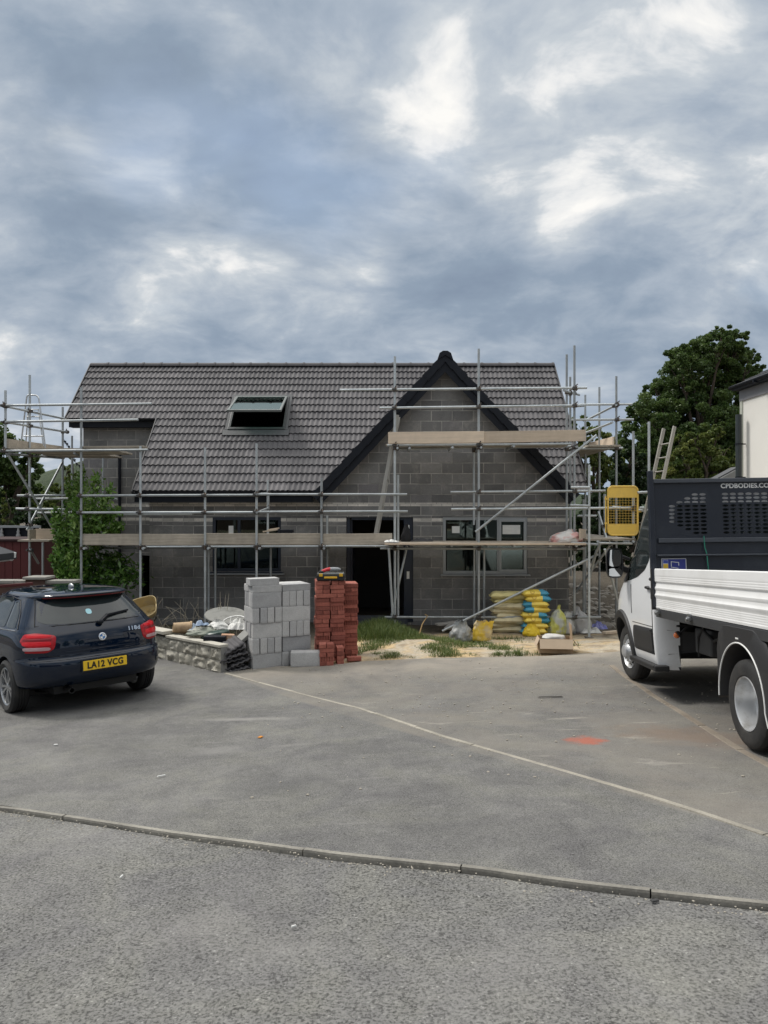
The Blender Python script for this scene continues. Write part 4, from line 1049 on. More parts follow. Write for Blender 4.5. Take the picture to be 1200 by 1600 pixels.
def text(name, body, size, mt, parent, mat, heavy=0, **kw):
    """lettering as a mesh; heavy thickens the strokes by laying shifted copies a hair apart"""
    kw.pop('bold', None); me = text_mesh(body, size, **kw); me.materials.clear(); me.materials.append(mt)
    if heavy:
        bm = bmesh.new(); bm.from_mesh(me); src = [v.co.copy() for v in bm.verts]; bm.free(); mb = MB(); fs = [tuple(p.vertices) for p in me.polygons]
        for k, (dx, dy) in enumerate(((0, 0), (1, 0), (-1, 0), (0, 1), (0, -1), (.7, .7), (-.7, .7), (.7, -.7), (-.7, -.7))):
            mb.add([(p.x + dx * heavy, p.y + dy * heavy, p.z + .00012 * k) for p in src], fs)
        me = mb.mesh('lettering', mt, fix=False)
    o = bpy.data.objects.new(name, me); COL.objects.link(o); o.parent = parent; o.matrix_local = mat; return o
def frame(xa, ya, za, p):
    m = Matrix.Identity(4)
    for i, a in enumerate((xa, ya, za)):
        a = Vector(a).normalized(); m[0][i], m[1][i], m[2][i] = a
    m.translation = Vector(p); return m
def wheel_axis(side):   # local z of the wheel -> outboard along +y (side=1) or -y
    return frame((1, 0, 0), (0, 0, -side), (0, side, 0), (0, 0, 0)).to_3x3().to_4x4()
def tyre_mesh(Rr, wd, rim, name='tyre'):
    h = wd / 2; mb = MB()
    prof = [(rim, -h * .80), (rim + .012, -h * .92), (rim + (Rr - rim) * .55, -h), (Rr - .03, -h * .93), (Rr - .008, -h * .78), (Rr, -h * .55)]
    for q in (-.3, -.02, .26):
        prof += [(Rr, h * q - .008), (Rr - .008, h * q - .006), (Rr - .008, h * q + .006), (Rr, h * q + .008)]
    prof += [(Rr, h * .55), (Rr - .008, h * .78), (Rr - .03, h * .93), (rim + (Rr - rim) * .55, h), (rim + .012, h * .92), (rim, h * .80)]
    mb.lathe(prof, 64, None); return mb
def alloy_wheel(root, pos, side, Rr=.316, wd=.205, rim=.222):
    w = bpy.data.objects.new('wheel', None); COL.objects.link(w); w.parent = root; w.matrix_local = Matrix.Translation(pos) @ wheel_axis(side) @ Matrix.Rotation(R(18), 4, 'Z')
    tyre_mesh(Rr, wd, rim).build('tyre', m_tyre, w, 35)
    mb = MB(); h = wd / 2
    mb.lathe([(rim + .004, h * .82), (rim - .004, h * .86), (rim - .018, h * .78), (rim - .024, h * .3), (rim - .03, -h * .7), (rim, -h * .8)], 64)
    for i in range(5):
        for sgn in (-1, 1):
            a = 2 * math.pi * i / 5; o = []
            for r_, off, wd_, z_ in ((.035, .010, .022, .66), (.10, .018, .024, .70), (rim - .012, .050, .034, .76)):
                c = Vector((r_ * math.cos(a) - sgn * off * math.sin(a), r_ * math.sin(a) + sgn * off * math.cos(a), h * z_)); tn = Vector((-math.sin(a), math.cos(a), 0)) * wd_ / 2; o.append((c - tn, c + tn))
            vs = []
            for p, q in o: vs += [p, q, q - Vector((0, 0, .035)), p - Vector((0, 0, .035))]
            fs = []
            for j in range(2):
                for k in range(4): fs.append((j * 4 + k, j * 4 + (k + 1) % 4, (j + 1) * 4 + (k + 1) % 4, (j + 1) * 4 + k))
            mb.add(vs, fs)
    mb.lathe([(0, h * .72), (.032, h * .70), (.046, h * .62), (.05, h * .2)], 24)
    mb.build('rim', m_alloy, w, 40)
    mb = MB(); mb.lathe([(.0, h * .15), (.145, h * .15), (.15, -h * .1)], 40); mb.build('brake_disc', m_hub, w, 40)
    return w
def on_ground(ox, oy, psi, wheels, roll=1):
    """matrix for a vehicle whose wheels (x forward, y left) rest on the ground; psi is the heading measured from straight ahead to the right"""
    f = Vector((math.sin(psi), math.cos(psi), 0)); l = Vector((-math.cos(psi), math.sin(psi), 0)); A_ = []; B_ = []
    for x, y in wheels:
        p = Vector((ox, oy, 0)) + f * x + l * y; A_.append((x, y, 1)); B_.append(hg(p.x, p.y))
    (sx_, sy_, z0), *_ = np.linalg.lstsq(np.array(A_), np.array(B_), rcond=None)
    fx = (f + Vector((0, 0, sx_))).normalized(); ly = (l + Vector((0, 0, sy_ * roll))); ly = (ly - fx * ly.dot(fx)).normalized(); uz = fx.cross(ly)
    return frame(fx, ly, uz, (ox, oy, z0))
# ---------------------------------------------------------------- the dark blue hatchback
CAR = Body(
    #  z     rear   front   half width
    [.17, .22, .28, .35, .44, .58, .64, .665, .70, .78, .86, .93, .97, 1.00, 1.03, 1.12, 1.22, 1.30, 1.335, 1.35, 1.365, 1.385, 1.40, 1.412, 1.42],
    [.80, .66, .42, .10, .02, .0, .012, .045, .055, .058, .066, .085, .105, .125, .145, .235, .335, .415, .44, .32, .315, .36, .52, .85, 1.25],
    [4.10, 4.22, 4.27, 4.29, 4.31, 4.32, 4.31, 4.30, 4.28, 4.20, 4.02, 3.72, 3.40, 3.14, 3.05, 2.84, 2.60, 2.42, 2.34, 2.30, 2.26, 2.19, 2.10, 1.95, 1.75],
    [.74, .80, .845, .868, .878, .880, .880, .879, .878, .874, .862, .843, .826, .800, .784, .730, .672, .622, .598, .588, .575, .545, .50, .41, .25],
    .62, .9, 3.0, 2.6, .035)
CAR_WH = [(.82, .775), (.82, -.775), (3.51, .775), (3.51, -.775)]
m_lit = M('bright red lens', (.62, .012, .02), .2, 0, .05, 5, coat=.2, spec=.3)
def blue_car():
    mat = on_ground(-3.28, 8.74, R(-43), CAR_WH)
    t_ = thing('parked_car', 'dark blue hatchback seen from behind with yellow number plate, parked on the drive', 'car', mat=mat)
    m_p = car_paint('midnight blue paint', (.003, .0085, .021), rough=.16, dirt=(.010, .010, .011), metal=.0, dz=.32, spec=.0)
    zs = list(np.concatenate([np.linspace(.17, .64, 20), np.linspace(.645, .70, 8), np.linspace(.72, .97, 16), np.linspace(.985, 1.33, 24), [1.337, 1.343, 1.35, 1.358, 1.365, 1.375, 1.385, 1.393, 1.40, 1.406, 1.412, 1.417, 1.42]]))
    body = CAR.mesh(zs).build('body', [m_p, m_black], t_, 32)
    cut = []
    for x, y in CAR_WH:
        mb = MB(); s_ = 1 if y > 0 else -1; m = Matrix.Translation((x, s_ * .80, .316)) @ wheel_axis(s_)
        mb.lathe([(0, -.28), (.358, -.28), (.358, .3), (0, .3)], 40, m); c = mb.build('cutter', m_black, t_); cut.append(c)
    boolean_cut(body, cut); me = body.data
    me.polygons.foreach_set('use_smooth', [True] * len(me.polygons)); me.set_sharp_from_angle(angle=R(32))
    if len(me.materials) < 2: me.materials.append(m_black)
    for p in me.polygons:
        if p.center.z < .315 and p.center.x < .5: p.material_index = 1
    for x, y in CAR_WH: alloy_wheel(t_, (x, y, .316), 1 if y > 0 else -1)
    m_seam = M('panel gap', (.003, .003, .004), .8)
    # rear glass, wiper, spoiler lip
    mb = MB(); CAR.patch(mb, [(-.655, 1.045), (.655, 1.045), (.545, 1.305), (.28, 1.318), (-.28, 1.318), (-.545, 1.305)], 'y', .003, .006, 6, 8, 3); gl = mb.build('rear_window', m_carglass, t_, 40)
    gl.data.materials.append(m_carglass)
    mb = MB(); CAR.line(mb, [(-.67, 1.035), (.67, 1.035), (.553, 1.315), (-.553, 1.315), (-.67, 1.035)], .006, 'y', .002); mb.build('window_seal', m_seam, gl, 60)
    mb = MB(); CAR.patch(mb, [(.04, 1.125), (.11, 1.125), (.11, 1.185), (.04, 1.185)], 'y', .0085, .0095, 3, 4, 3); mb.build('window_sticker', M('pale blue sticker', (.35, .62, .68), .5), gl)
    mb = MB(); p0 = CAR.R(CAR.a_at_y(-.0, 1.02), 1.02, .03); 
    mb.blob(p0, .035, 2, .05, 1, 0, (1, 1.2, .9)); mb.bar(p0, CAR.R(CAR.a_at_y(-.12, 1.085), 1.085, .035), .035, .022); mb.bar(CAR.R(CAR.a_at_y(-.10, 1.08), 1.08, .032), CAR.R(CAR.a_at_y(-.40, 1.115), 1.115, .02), .03, .018)
    mb.build('rear_wiper', m_black, t_, 40)
    mb = MB(); CAR.line(mb, [(-.50, 1.343), (.50, 1.343)], .011, 'y', .004, 20); mb.build('brake_light', m_reddk, t_, 60)
    # tailgate seam, crease, bumper seam
    mb = MB(); CAR.line(mb, [(-.72, .955), (-.70, .80), (-.60, .705), (-.45, .688), (.45, .688), (.60, .705), (.70, .80), (.72, .955)], .0035, 'y', .0, 10)
    tg = mb.build('tailgate_seam', m_seam, t_, 60)
    mb = MB(); CAR.line(mb, [(-.30, .80), (-.26, .855), (.26, .855), (.30, .80)], .004, 'y', -.001, 10); CAR.line(mb, [(-.42, .735), (.42, .735)], .004, 'y', -.001, 10); mb.build('tailgate_crease', m_p, tg, 60)
    mb = MB(); CAR.line(mb, [(-.85, .655), (-.6, .652), (.6, .652), (.85, .655)], .003, 'y', .0, 12); mb.build('bumper_seam', m_seam, t_, 60)
    # lamps: an L that wraps round the corner, with bars in it
    for s_ in (1, -1):
        aw = lambda y, z: CAR.a_at_y(y, z)
        def A(y, z): return s_ * CAR.a_at_y(y, z)
        ae = s_ * (CAR.a_at_x(.40, .85))
        poly = [(A(.50, .93), .935), (A(.53, .83), .79), (A(.60, .75), .745), (A(.80, .75), .75), (s_ * CAR.a_at_x(.28, .79), .79), (s_ * CAR.a_at_x(.42, .87), .875), (s_ * CAR.a_at_x(.38, .94), .955), (A(.68, .95), .968)]
        mb = MB(); CAR.patch(mb, poly, 'a', .004, .014, 6, 8, 3, .004); lm = mb.build('tail_light', m_red, t_, 40)
        def bar(z0, z1, y0, y1, mt, nm, o=.0165):
            q = MB(); CAR.patch(q, [(A(y0, z0), z0), (A(y1, z0), z0), (A(y1, z1), z1), (A(y0, z1), z1)], 'a', o - .002, o, 3, 8, 4); q.build(nm, mt, lm, 40)
        bar(.772, .810, .57, .80, m_lens, 'reverse_light'); bar(.826, .872, .56, .80, m_lit, 'light_bar'); bar(.880, .903, .55, .79, m_reddk, 'light_bar', .0165); bar(.912, .942, .55, .76, m_lit, 'light_bar', .017)
    # number plate with its lettering
    zc_ = .56; p = CAR.R(0, zc_, .012); 
    mb = MB(); mb.box((0, 0, 0), (.52, .111, .008)); m = frame((0, -1, 0), (.02, 0, 1), (-1, 0, .02), p); q = mb.build('number_plate', m_plate, t_, bevel=.003); q.matrix_local = m
    text('plate_lettering', 'LA12 VCG', .104, m_ink, q, Matrix.Translation((0, -.002, .0045)), heavy=.0032, sx=.86, sp=1.10)
    mb = MB(); mb.box((0, 0, -.006), (.56, .15, .006)); q2 = mb.build('plate_recess', m_p, t_, bevel=.004); q2.matrix_local = m
    # round emblem and model lettering
    p = CAR.R(0, .865, .006); zt = (CAR.R(0, .89) - CAR.R(0, .84)).normalized(); em = frame((0, -1, 0), zt, Vector((0, -1, 0)).cross(zt), p)
    mb = MB(); mb.lathe([(.041, 0), (.041, .006), (.037, .008), (.026, .006), (.026, .0)], 40); e = mb.build('emblem', m_chrome, t_, 40); e.matrix_local = em @ Matrix.Scale(1.12, 4)
    mb = MB(); mb.lathe([(.0, .0065), (.036, .0065), (.036, .004)], 40); mb.build('emblem_ring', m_ink, e, 40)
    for k, mt in enumerate((m_white, M('emblem blue', (.03, .16, .42), .3)) * 2):
        mb = MB(); pts = [(0, 0, .0072)] + [(.0245 * math.cos(R(90 * k + 9 * i)), .0245 * math.sin(R(90 * k + 9 * i)), .0072) for i in range(11)]; mb.prism(pts, (0, 0, .0012)); mb.build('emblem_quarter', mt, e)
    for i, ch in enumerate('BMW'): text('emblem_letter', ch, .014, m_white, e, Matrix.Rotation(R(38 - 38 * i), 4, 'Z') @ Matrix.Translation((0, .031, .0068)), ext=.0006, heavy=.0005)
    mb = MB(); p = CAR.R(CAR.a_at_y(-.41, .915), .915, .004); p2 = CAR.R(CAR.a_at_y(-.39, .915), .915, .004); p3 = CAR.R(CAR.a_at_y(-.43, .915), .915, .004); xa = (p3 - p2).normalized(); zu_ = (CAR.R(CAR.a_at_y(-.5, .915), .915) - CAR.R(CAR.a_at_y(-.5, .885), .885)).normalized()
    text('model_lettering', '118d', .066, m_chrome, t_, frame(xa, zu_, xa.cross(zu_), p), heavy=.0034, sx=1.22, sp=1.10)
    # side windows, quarter light, handle line, mirror
    for mode, s_ in (('x', 1), ('-x', -1)):
        mb = MB(); CAR.patch(mb, [(1.02, .995), (1.78, .985), (1.80, 1.31), (1.30, 1.325), (1.16, 1.28)], mode, .003, .005, 5, 8, 1); w_ = mb.build('side_window', m_carglass, t_, 40)
        mb = MB(); CAR.patch(mb, [(.66, 1.005), (.98, .997), (1.12, 1.28), (1.02, 1.29), (.80, 1.16)], mode, .003, .005, 5, 8, 2); mb.build('quarter_window', m_carglass, t_, 40)
        mb = MB(); CAR.patch(mb, [(1.86, .985), (2.95, .965), (2.30, 1.31), (1.88, 1.325)], mode, .003, .005, 5, 8, 1); mb.build('side_window', m_carglass, t_, 40)
        mb = MB(); CAR.patch(mb, [(1.35, .80), (1.55, .80), (1.55, .83), (1.35, .83)], mode, .012, .03, 3, 5, 3); mb.build('door_handle', m_p, t_, 40)
        mb = MB(); q = CAR.R(CAR.a_at_x(2.85, .99), .99, .12); q.y *= s_; mb.blob(q, .12, 3, .0, 1, 0, (.6, 1.05, .72)); mb.build('door_mirror', m_p, t_, 40)
    mb = MB(); CAR.line(mb, [(.60, .985), (1.0, .975), (2.9, .955)], .006, 'x', .004, 14); mb.build('window_trim', m_chrome, t_, 60)
    mb = MB(); CAR.line(mb, [(.58, 1.0), (.78, 1.18), (1.0, 1.305), (1.4, 1.338), (2.2, 1.325)], .006, 'x', .004, 14); mb.build('window_trim', m_black, t_, 60)
    # windscreen, roof aerial, exhaust, reflectors
    mb = MB()
    def wsc(u, v):
        z = 1.01 + .32 * v; P, A = CAR.outline(z); q = A[-1] - (A[-1] * .0 + CAR.outline(z)[0][:, 1].max() * .86 * abs(2 * u - 1)); p = CAR.R(q, z, .004); p.y = p.y * (1 if u < .5 else -1); return p
    mb.grid(20, 8, wsc); mb.build('windscreen', m_carglass, t_, 40)
    mb = MB(); mb.blob((1.02, 0, 1.425), .05, 3, 0, 1, 0, (1.5, .5, .8)); mb.build('roof_aerial', m_alloy, t_, 50)
    mb = MB(); mb.lathe([(.030, -.12), (.034, -.12), (.034, .06), (.028, .06), (.028, -.1)], 20, frame((0, 1, 0), (0, 0, 1), (-1, 0, 0), (.14, .36, .285))); mb.build('exhaust_pipe', m_hub, t_, 50)
    mb = MB(); mb.box((2.3, 0, .19), (2.9, 1.3, .08)); mb.box((.62, 0, .30), (.7, 1.0, .13)); mb.build('underbody', m_hub, t_)
blue_car()
# ---------------------------------------------------------------- the white tipper truck
CAB = Body(
    [.30, .38, .50, .70, .90, 1.05, 1.15, 1.22, 1.30, 1.42, 1.60, 1.80, 2.00, 2.12, 2.20, 2.25, 2.28],
    [2.13, 2.13, 2.13, 2.13, 2.13, 2.13, 2.13, 2.13, 2.13, 2.13, 2.13, 2.13, 2.13, 2.13, 2.13, 2.135, 2.17],
    [4.26, 4.36, 4.42, 4.44, 4.40, 4.30, 4.16, 4.02, 3.84, 3.64, 3.43, 3.22, 3.00, 2.86, 2.75, 2.64, 2.50],
    [.95, .985, 1.0, 1.01, 1.01, 1.005, 1.0, .995, .990, .985, .972, .952, .925, .895, .84, .76, .62],
    .10, 1.1, 2.6, 2.5)
m_wp = car_paint('white paint', (.80, .81, .82), rough=.35, dirt=(.42, .40, .36), dz=1.1, coat=.8)
m_drop = M('white aluminium dropside', (.78, .78, .77), .42, .0, .05, 3, c2=(.66, .655, .63), c2s=2.2, c2lo=.5, c2hi=.8)
m_blkp = M('black textured plastic', (.022, .022, .023), .55, 0, .2, 8, .15, 160)
m_navy = M('blue black steel', (.016, .021, .032), .34, .1, .15, 4, c2=(.028, .034, .046), c2s=2.5)
m_chas = M('chassis black', (.014, .014, .014), .7, 0, .3, 6, c2=(.05, .045, .038), c2s=4, c2lo=.55, c2hi=.8)
m_grey = M('grey painted steel', (.50, .51, .51), .5, .2, .12, 6)
def truck():
    WH = [(0, .83), (0, -.83), (3.5, .87), (3.5, -.87)]
    mat = on_ground(3.865, 5.79, R(2.6), WH, .35)
    t_ = thing('tipper_truck', 'white dropside tipper truck with black perforated headboard behind the cab', 'truck', mat=mat)
    zs = list(np.concatenate([np.linspace(.30, 1.0, 22), np.linspace(1.02, 1.45, 24), np.linspace(1.48, 2.1, 20), [2.13, 2.16, 2.19, 2.21, 2.23, 2.245, 2.26, 2.27, 2.28]]))
    cab = CAB.mesh(zs).build('cab', [m_wp, m_chas], t_, 30)
    cut = []
    for s_ in (1, -1):
        mb = MB(); mb.lathe([(0, -.42), (.43, -.42), (.43, .3), (0, .3)], 44, Matrix.Translation((3.5, s_ * .9, .35)) @ wheel_axis(s_)); cut.append(mb.build('cutter', m_chas, t_))
    mb = MB(); mb.box((2.4, 0, .55), (1.4, 1.50, .80)); cut.append(mb.build('cutter', m_chas, t_)); boolean_cut(cab, cut); me = cab.data; me.polygons.foreach_set('use_smooth', [True] * len(me.polygons)); me.set_sharp_from_angle(angle=R(30))
    if len(me.materials) < 2: me.materials.append(m_chas)
    for p in me.polygons:
        c = p.center
        if abs(c.y) < .905 and math.hypot(c.x - 3.5, c.z - .35) < .45 and c.z < .9: p.material_index = 1
        if c.z < .302 or (abs(c.y) < .76 and c.z < .96 and c.x < 3.15): p.material_index = 1
    for mode, s_ in (('x', 1), ('-x', -1)):
        mb = MB(); CAB.patch(mb, [(3.42, 1.235), (3.1, 1.25), (2.80, 1.295), (2.52, 1.38), (2.36, 1.50), (2.33, 2.06), (2.62, 2.07), (2.86, 1.96), (3.10, 1.66)], mode, .002, .004, 6, 8, 2); d_ = mb.build('side_window', m_carglass, t_, 40)
        q = MB(); CAB.patch(q, [(3.50, 1.215), (3.16, 1.235), (3.14, 1.62), (3.32, 1.47)], mode, .012, .016, 4, 8, 2); q.build('mirror_mount', m_blkp, t_, 40)
        mb = MB(); CAB.line(mb, [(2.24, .46), (2.24, 1.35), (2.27, 2.02), (2.6, 2.11)], .0065, 'x', 0); CAB.line(mb, [(2.24, .76), (3.0, .76)], .004, 'x', 0); CAB.line(mb, [(3.02, .86), (3.06, 1.20)], .0065, 'x', 0) if s_ > 0 else mb.bar((2.2, -1.0, .5), (2.2, -1.0, .6), .004, .004); mb.build('door_gap', m_chas, t_, 60)
        # wheel arch trim
        mb = MB(); n = 36; vs = []; fs = []
        for i in range(n + 1):
            an = R(-14 + 215 * i / n)
            for r_, o in ((.415, -.03), (.415, .022), (.45, .034), (.50, .026), (.515, .0), (.515, -.02)):
                x, z = 3.5 + r_ * math.cos(an), .36 + r_ * math.sin(an); z = max(z, .305); xx = min(x, 4.1)
                p = CAB.R(CAB.a_at_x(min(xx, 3.98), z), z, o); p.x = x; p.y *= s_; vs.append(p)
        for i in range(n):
            for k in range(5): fs.append((i * 6 + k, i * 6 + k + 1, (i + 1) * 6 + k + 1, (i + 1) * 6 + k))
        mb.add(vs, fs); mb.build('wheel_arch', m_blkp, t_, 40)
        mb = MB(); CAB.patch(mb, [(2.14, .46), (2.98, .45), (2.995, .62), (2.96, .73), (2.14, .74)], mode, .004, .022, 5, 8, 1); mb.build('side_moulding', m_blkp, t_, 35)
        mb = MB(); mb.box((2.56, s_ * .97, .325), (.95, .16, .06)); mb.box((2.56, s_ * 1.045, .345), (.9, .03, .03)); mb.build('step', m_blkp, t_, bevel=.012)
        mb = MB(); CAB.patch(mb, [(2.30, 1.16), (2.44, 1.165), (2.44, 1.205), (2.30, 1.20)], mode, .012, .035, 3, 5, 3); mb.build('door_handle', m_blkp, t_, 40)
        # mirror
        c = Vector((3.16, s_ * 1.155, 1.46)); mb = MB()
        def mf(u, v):
            th = 2 * math.pi * u; k = v; e = .55
            ex = lambda q: math.copysign(abs(q) ** e, q)
            y = ex(math.cos(th)) * .098; z = ex(math.sin(th)) * .185
            dp = [(0.02, .90), (0, 1.0), (.06, 1.0), (.10, .85), (.125, .5), (.13, .0)]
            f_ = v * 5; i = min(4, int(f_)); w_ = f_ - i; x = dp[i][0] + (dp[i + 1][0] - dp[i][0]) * w_; sc_ = dp[i][1] + (dp[i + 1][1] - dp[i][1]) * w_
            return c + Vector((x, y * sc_, z * sc_))
        mb.grid(36, 10, mf); q = mb.build('door_mirror', m_blkp, t_, 40)
        mb = MB(); mb.bar(c + Vector((.05, -s_ * .05, -.05)), (3.24, s_ * .97, 1.36), .05, .07); mb.bar(c + Vector((.05, -s_ * .05, .10)), (3.24, s_ * .95, 1.50), .04, .04); mb.build('mirror_arm', m_blkp, q, bevel=.01)
        for z0, z1 in ((-.045, .165), (-.165, -.065)):
            mb = MB(); pl = []; e = .6
            for i in range(28): th = 2 * math.pi * i / 28; pl.append(c + Vector((.012, math.copysign(abs(math.cos(th)) ** e, math.cos(th)) * .082, (z0 + z1) / 2 + math.copysign(abs(math.sin(th)) ** e, math.sin(th)) * (z1 - z0) / 2)))
            mb.prism(pl, (.006, 0, 0)); mb.build('mirror_glass', m_mirror, q)
    # windscreen, rear glass
    mb = MB()
    def wsc(u, v):
        z = 1.34 + .74 * v; P, A = CAB.outline(z); W_ = P[:, 1].max() * .90; q = A[-1] - W_ * abs(2 * u - 1); p = CAB.R(q, z, .004); p.y = abs(p.y) * (1 if u < .5 else -1); return p
    mb.grid(24, 10, wsc); mb.build('windscreen', m_carglass, t_, 40)
    mb = MB(); mb.prism([(2.126, y, z) for y, z in ((.74, 1.62), (.79, 1.68), (.76, 2.06), (.70, 2.11), (-.70, 2.11), (-.76, 2.06), (-.79, 1.68), (-.74, 1.62))], (.012, 0, 0)); mb.build('rear_window', m_carglass, t_)
    # dropsides and tailboard: extruded, ribbed aluminium
    prof = [(0, .975), (.002, .995)] + [p for i in range(5) for p in ((.0, 1.0 + .018 * i), (-.0014, 1.004 + .018 * i), (.0, 1.009 + .018 * i))] + [(.002, 1.092), (.010, 1.106), (.012, 1.120), (.002, 1.138), (.0, 1.146), (-.001, 1.165), (.006, 1.180), (.007, 1.196), (-.002, 1.214), (-.004, 1.226), (-.009, 1.238), (-.009, 1.248), (.004, 1.262)] + [p for i in range(3) for p in ((.006, 1.27 + .02 * i), (.0045, 1.275 + .02 * i), (.006, 1.281 + .02 * i))] + [(.006, 1.335), (.005, 1.392), (.0, 1.400)]
    def side(y, s_, xa, xb, nm):
        q = [(y + s_ * a, z) for a, z in prof] + [(y - s_ * .028, 1.400), (y - s_ * .028, .975)]; mb = MB()
        mb.prism([(xa, a, z) for a, z in q], (xb - xa, 0, 0)); return mb.build(nm, m_drop, t_, 25)
    side(1.03, 1, -1.15, 2.04, 'dropside'); side(-1.03, -1, -1.15, 2.04, 'dropside')
    mb = MB(); mb.prism([(-1.16 - a, -1.05, z) for a, z in prof] + [(-1.13, -1.05, 1.4), (-1.13, -1.05, .975)], (0, 2.1, 0)); mb.build('tailboard', m_drop, t_, 25)
    mb = MB(); mb.box((.45, 0, .945), (3.2, 1.98, .05)); mb.build('load_floor', m_chas, t_)
    for s_ in (1, -1):
        mb = MB(); mb.box((.45, s_ * 1.0, .925), (3.2, .06, .085)); r_ = mb.build('side_rail', m_chas2, t_, bevel=.006)
        for x in (1.93, 1.03, -.9):
            mb = MB(); mb.box((x, s_ * 1.04, .955), (.05, .03, .06)); mb.tube([(x - .05, s_ * 1.055, .94), (x + .02, s_ * 1.055, .945)], .014, 10); mb.tube([(x + .01, s_ * 1.045, .93), (x + .01, s_ * 1.075, .93)], .018, 12); mb.build('latch', m_alloy, r_, 50)
        mb = MB(); mb.box((2.055, s_ * 1.045, 1.18), (.03, .05, .44)); mb.tube([(2.10, s_ * 1.06, 1.285), (2.05, s_ * 1.06, 1.285)], .02, 12); mb.box((2.055, s_ * 1.055, 1.13), (.04, .04, .12)); mb.build('corner_latch', m_blkp, t_, bevel=.005)
    # headboard with its field of oval holes
    X0 = 2.07; z0h, z1h = .97, 2.36; hb = MB(); hx, hz, px_, pz = .0345, .0135, .0832, .0417
    def hole_cell(yc, zc):
        n = 16; vs = []; o = []
        for k in range(n):
            th = 2 * math.pi * (k + .5) / n; o.append((yc + hx * math.cos(th), zc + hz * math.sin(th)))
        outer = []
        for k in range(n):
            th = 2 * math.pi * (k + .5) / n; cx, cz = math.cos(th), math.sin(th); m_ = max(abs(cx), abs(cz)); outer.append((yc + px_ / 2 * cx / m_, zc + pz / 2 * cz / m_))
        # square corners
        corn = [(1, 1), (-1, 1), (-1, -1), (1, -1)]
        for q, (a, b) in enumerate(corn): outer[[1, 5, 9, 13][q]] = (yc + a * px_ / 2, zc + b * pz / 2)
        for d_ in (0, .006): vs += [(X0 + d_, y, z) for y, z in outer] + [(X0 + d_, y, z) for y, z in o]
        fs = []
        for k in range(n):
            k2 = (k + 1) % n; fs.append((k, k2, n + k2, n + k)); fs.append((2 * n + k2, 2 * n + k, 3 * n + k, 3 * n + k2)); fs.append((n + k, n + k2, 3 * n + k2, 3 * n + k))
        hb.add(vs, fs)
    zr0 = 2.197; cells = set()
    ycol = {}
    zlo = zr0 - 10.5 * pz; zhi = zr0 + .5 * pz
    gl = [1.08 - .26 - px_ * i for i in range(5)]; gc = [1.08 - .841 - px_ * (i - .0) for i in range(9)]
    sh = .0
    gl = [.812 - px_ * i + .0 for i in range(5)]
    gl = [1.08 - (39.2 / 146) + .0 - px_ * i for i in range(5)]; gc = [1.08 - (122.5 / 146) - px_ * i for i in range(7)]
    gr = [-y for y in reversed(gl)]
    rows = {0: range(3, 8), 1: range(2, 9), 2: range(1, 10), 3: range(11), 4: range(11)}
    cols = [(y, rows[i]) for i, y in enumerate(gl)] + [(y, range(11)) for y in gc] + [(y, rows[4 - i]) for i, y in enumerate(gr)]
    cols.sort(key=lambda c: -c[0]); edge = 1.012
    def plain(ya, yb, za, zb):
        if ya - yb > 1e-4 and zb - za > 1e-4: hb.box((X0 + .003, (ya + yb) / 2, (za + zb) / 2), (.006, ya - yb, zb - za))
    prev = edge
    for y, rr in cols:
        plain(prev, y + px_ / 2, zlo, zhi); prev = y - px_ / 2
        rr = set(rr); r_ = 0
        while r_ < 11:
            if r_ in rr: hole_cell(y, zr0 - r_ * pz); r_ += 1
            else:
                e = r_
                while e < 11 and e not in rr: e += 1
                plain(y + px_ / 2, y - px_ / 2, zr0 - (e - .5) * pz, zr0 - (r_ - .5) * pz); r_ = e
    plain(prev, -edge, zlo, zhi); plain(edge, -edge, zhi, z1h); plain(edge, -edge, z0h, zlo)
    h_ = hb.build('headboard', m_navy, t_)
    mb = MB(); mb.box((X0 - .01, 0, z1h - .015), (.05, 2.02, .045)); mb.box((X0 - .015, 0, 1.70), (.03, 1.95, .05)); mb.box((X0 - .02, 0, 1.54), (.045, 2.0, .02)); mb.build('headboard_rail', m_navy2, h_, bevel=.006)
    for s_ in (1, -1):
        mb = MB(); mb.box((X0 + .0, s_ * 1.035, 1.72), (.07, .05, 1.48)); mb.build('headboard_post', m_navy, h_, bevel=.006)
    fm = lambda y, z: frame((0, -1, 0), (0, 0, 1), (-1, 0, 0), (X0 - .003, y, z))
    text('headboard_lettering', 'CPDBODIES.COM', .068, m_white, h_, fm(.0, 2.283), heavy=.0022, sx=1.04, sp=1.04, ext=.001)
    mb = MB(); mb.box((X0 - .004, .815, 1.40), (.006, .25, .20)); sg = mb.build('safety_sign', M('sign blue', (.03, .04, .22), .4), h_)
    mb = MB(); mb.box((X0 - .0035, .815, 1.40), (.005, .262, .212)); mb.build('sign_border', m_white, sg)
    mb = MB(); mb.box((X0 - .009, .905, 1.405), (.003, .055, .175)); mb.build('sign_panel', m_white, sg)
    mb = MB(); mb.box((X0 - .012, .905, 1.472), (.003, .05, .035)); mb.build('sign_header', M('sign mid blue', (.05, .08, .35), .4), sg)
    mb = MB(); mb.box((X0 - .012, .905, 1.425), (.003, .05, .045)); mb.build('sign_warning', M('sign yellow', (.65, .42, .04), .4), sg)
    mb = MB(); mb.bar((X0 - .009, .845, 1.475), (X0 - .009, .845, 1.42), .006, .002, (1, 0, 0)); mb.bar((X0 - .009, .845, 1.472), (X0 - .009, .765, 1.462), .006, .002, (1, 0, 0)); mb.bar((X0 - .009, .765, 1.465), (X0 - .009, .765, 1.43), .006, .002, (1, 0, 0)); mb.bar((X0 - .009, .85, 1.415), (X0 - .009, .77, 1.40), .006, .002, (1, 0, 0)); mb.build('sign_diagram', m_white, sg)
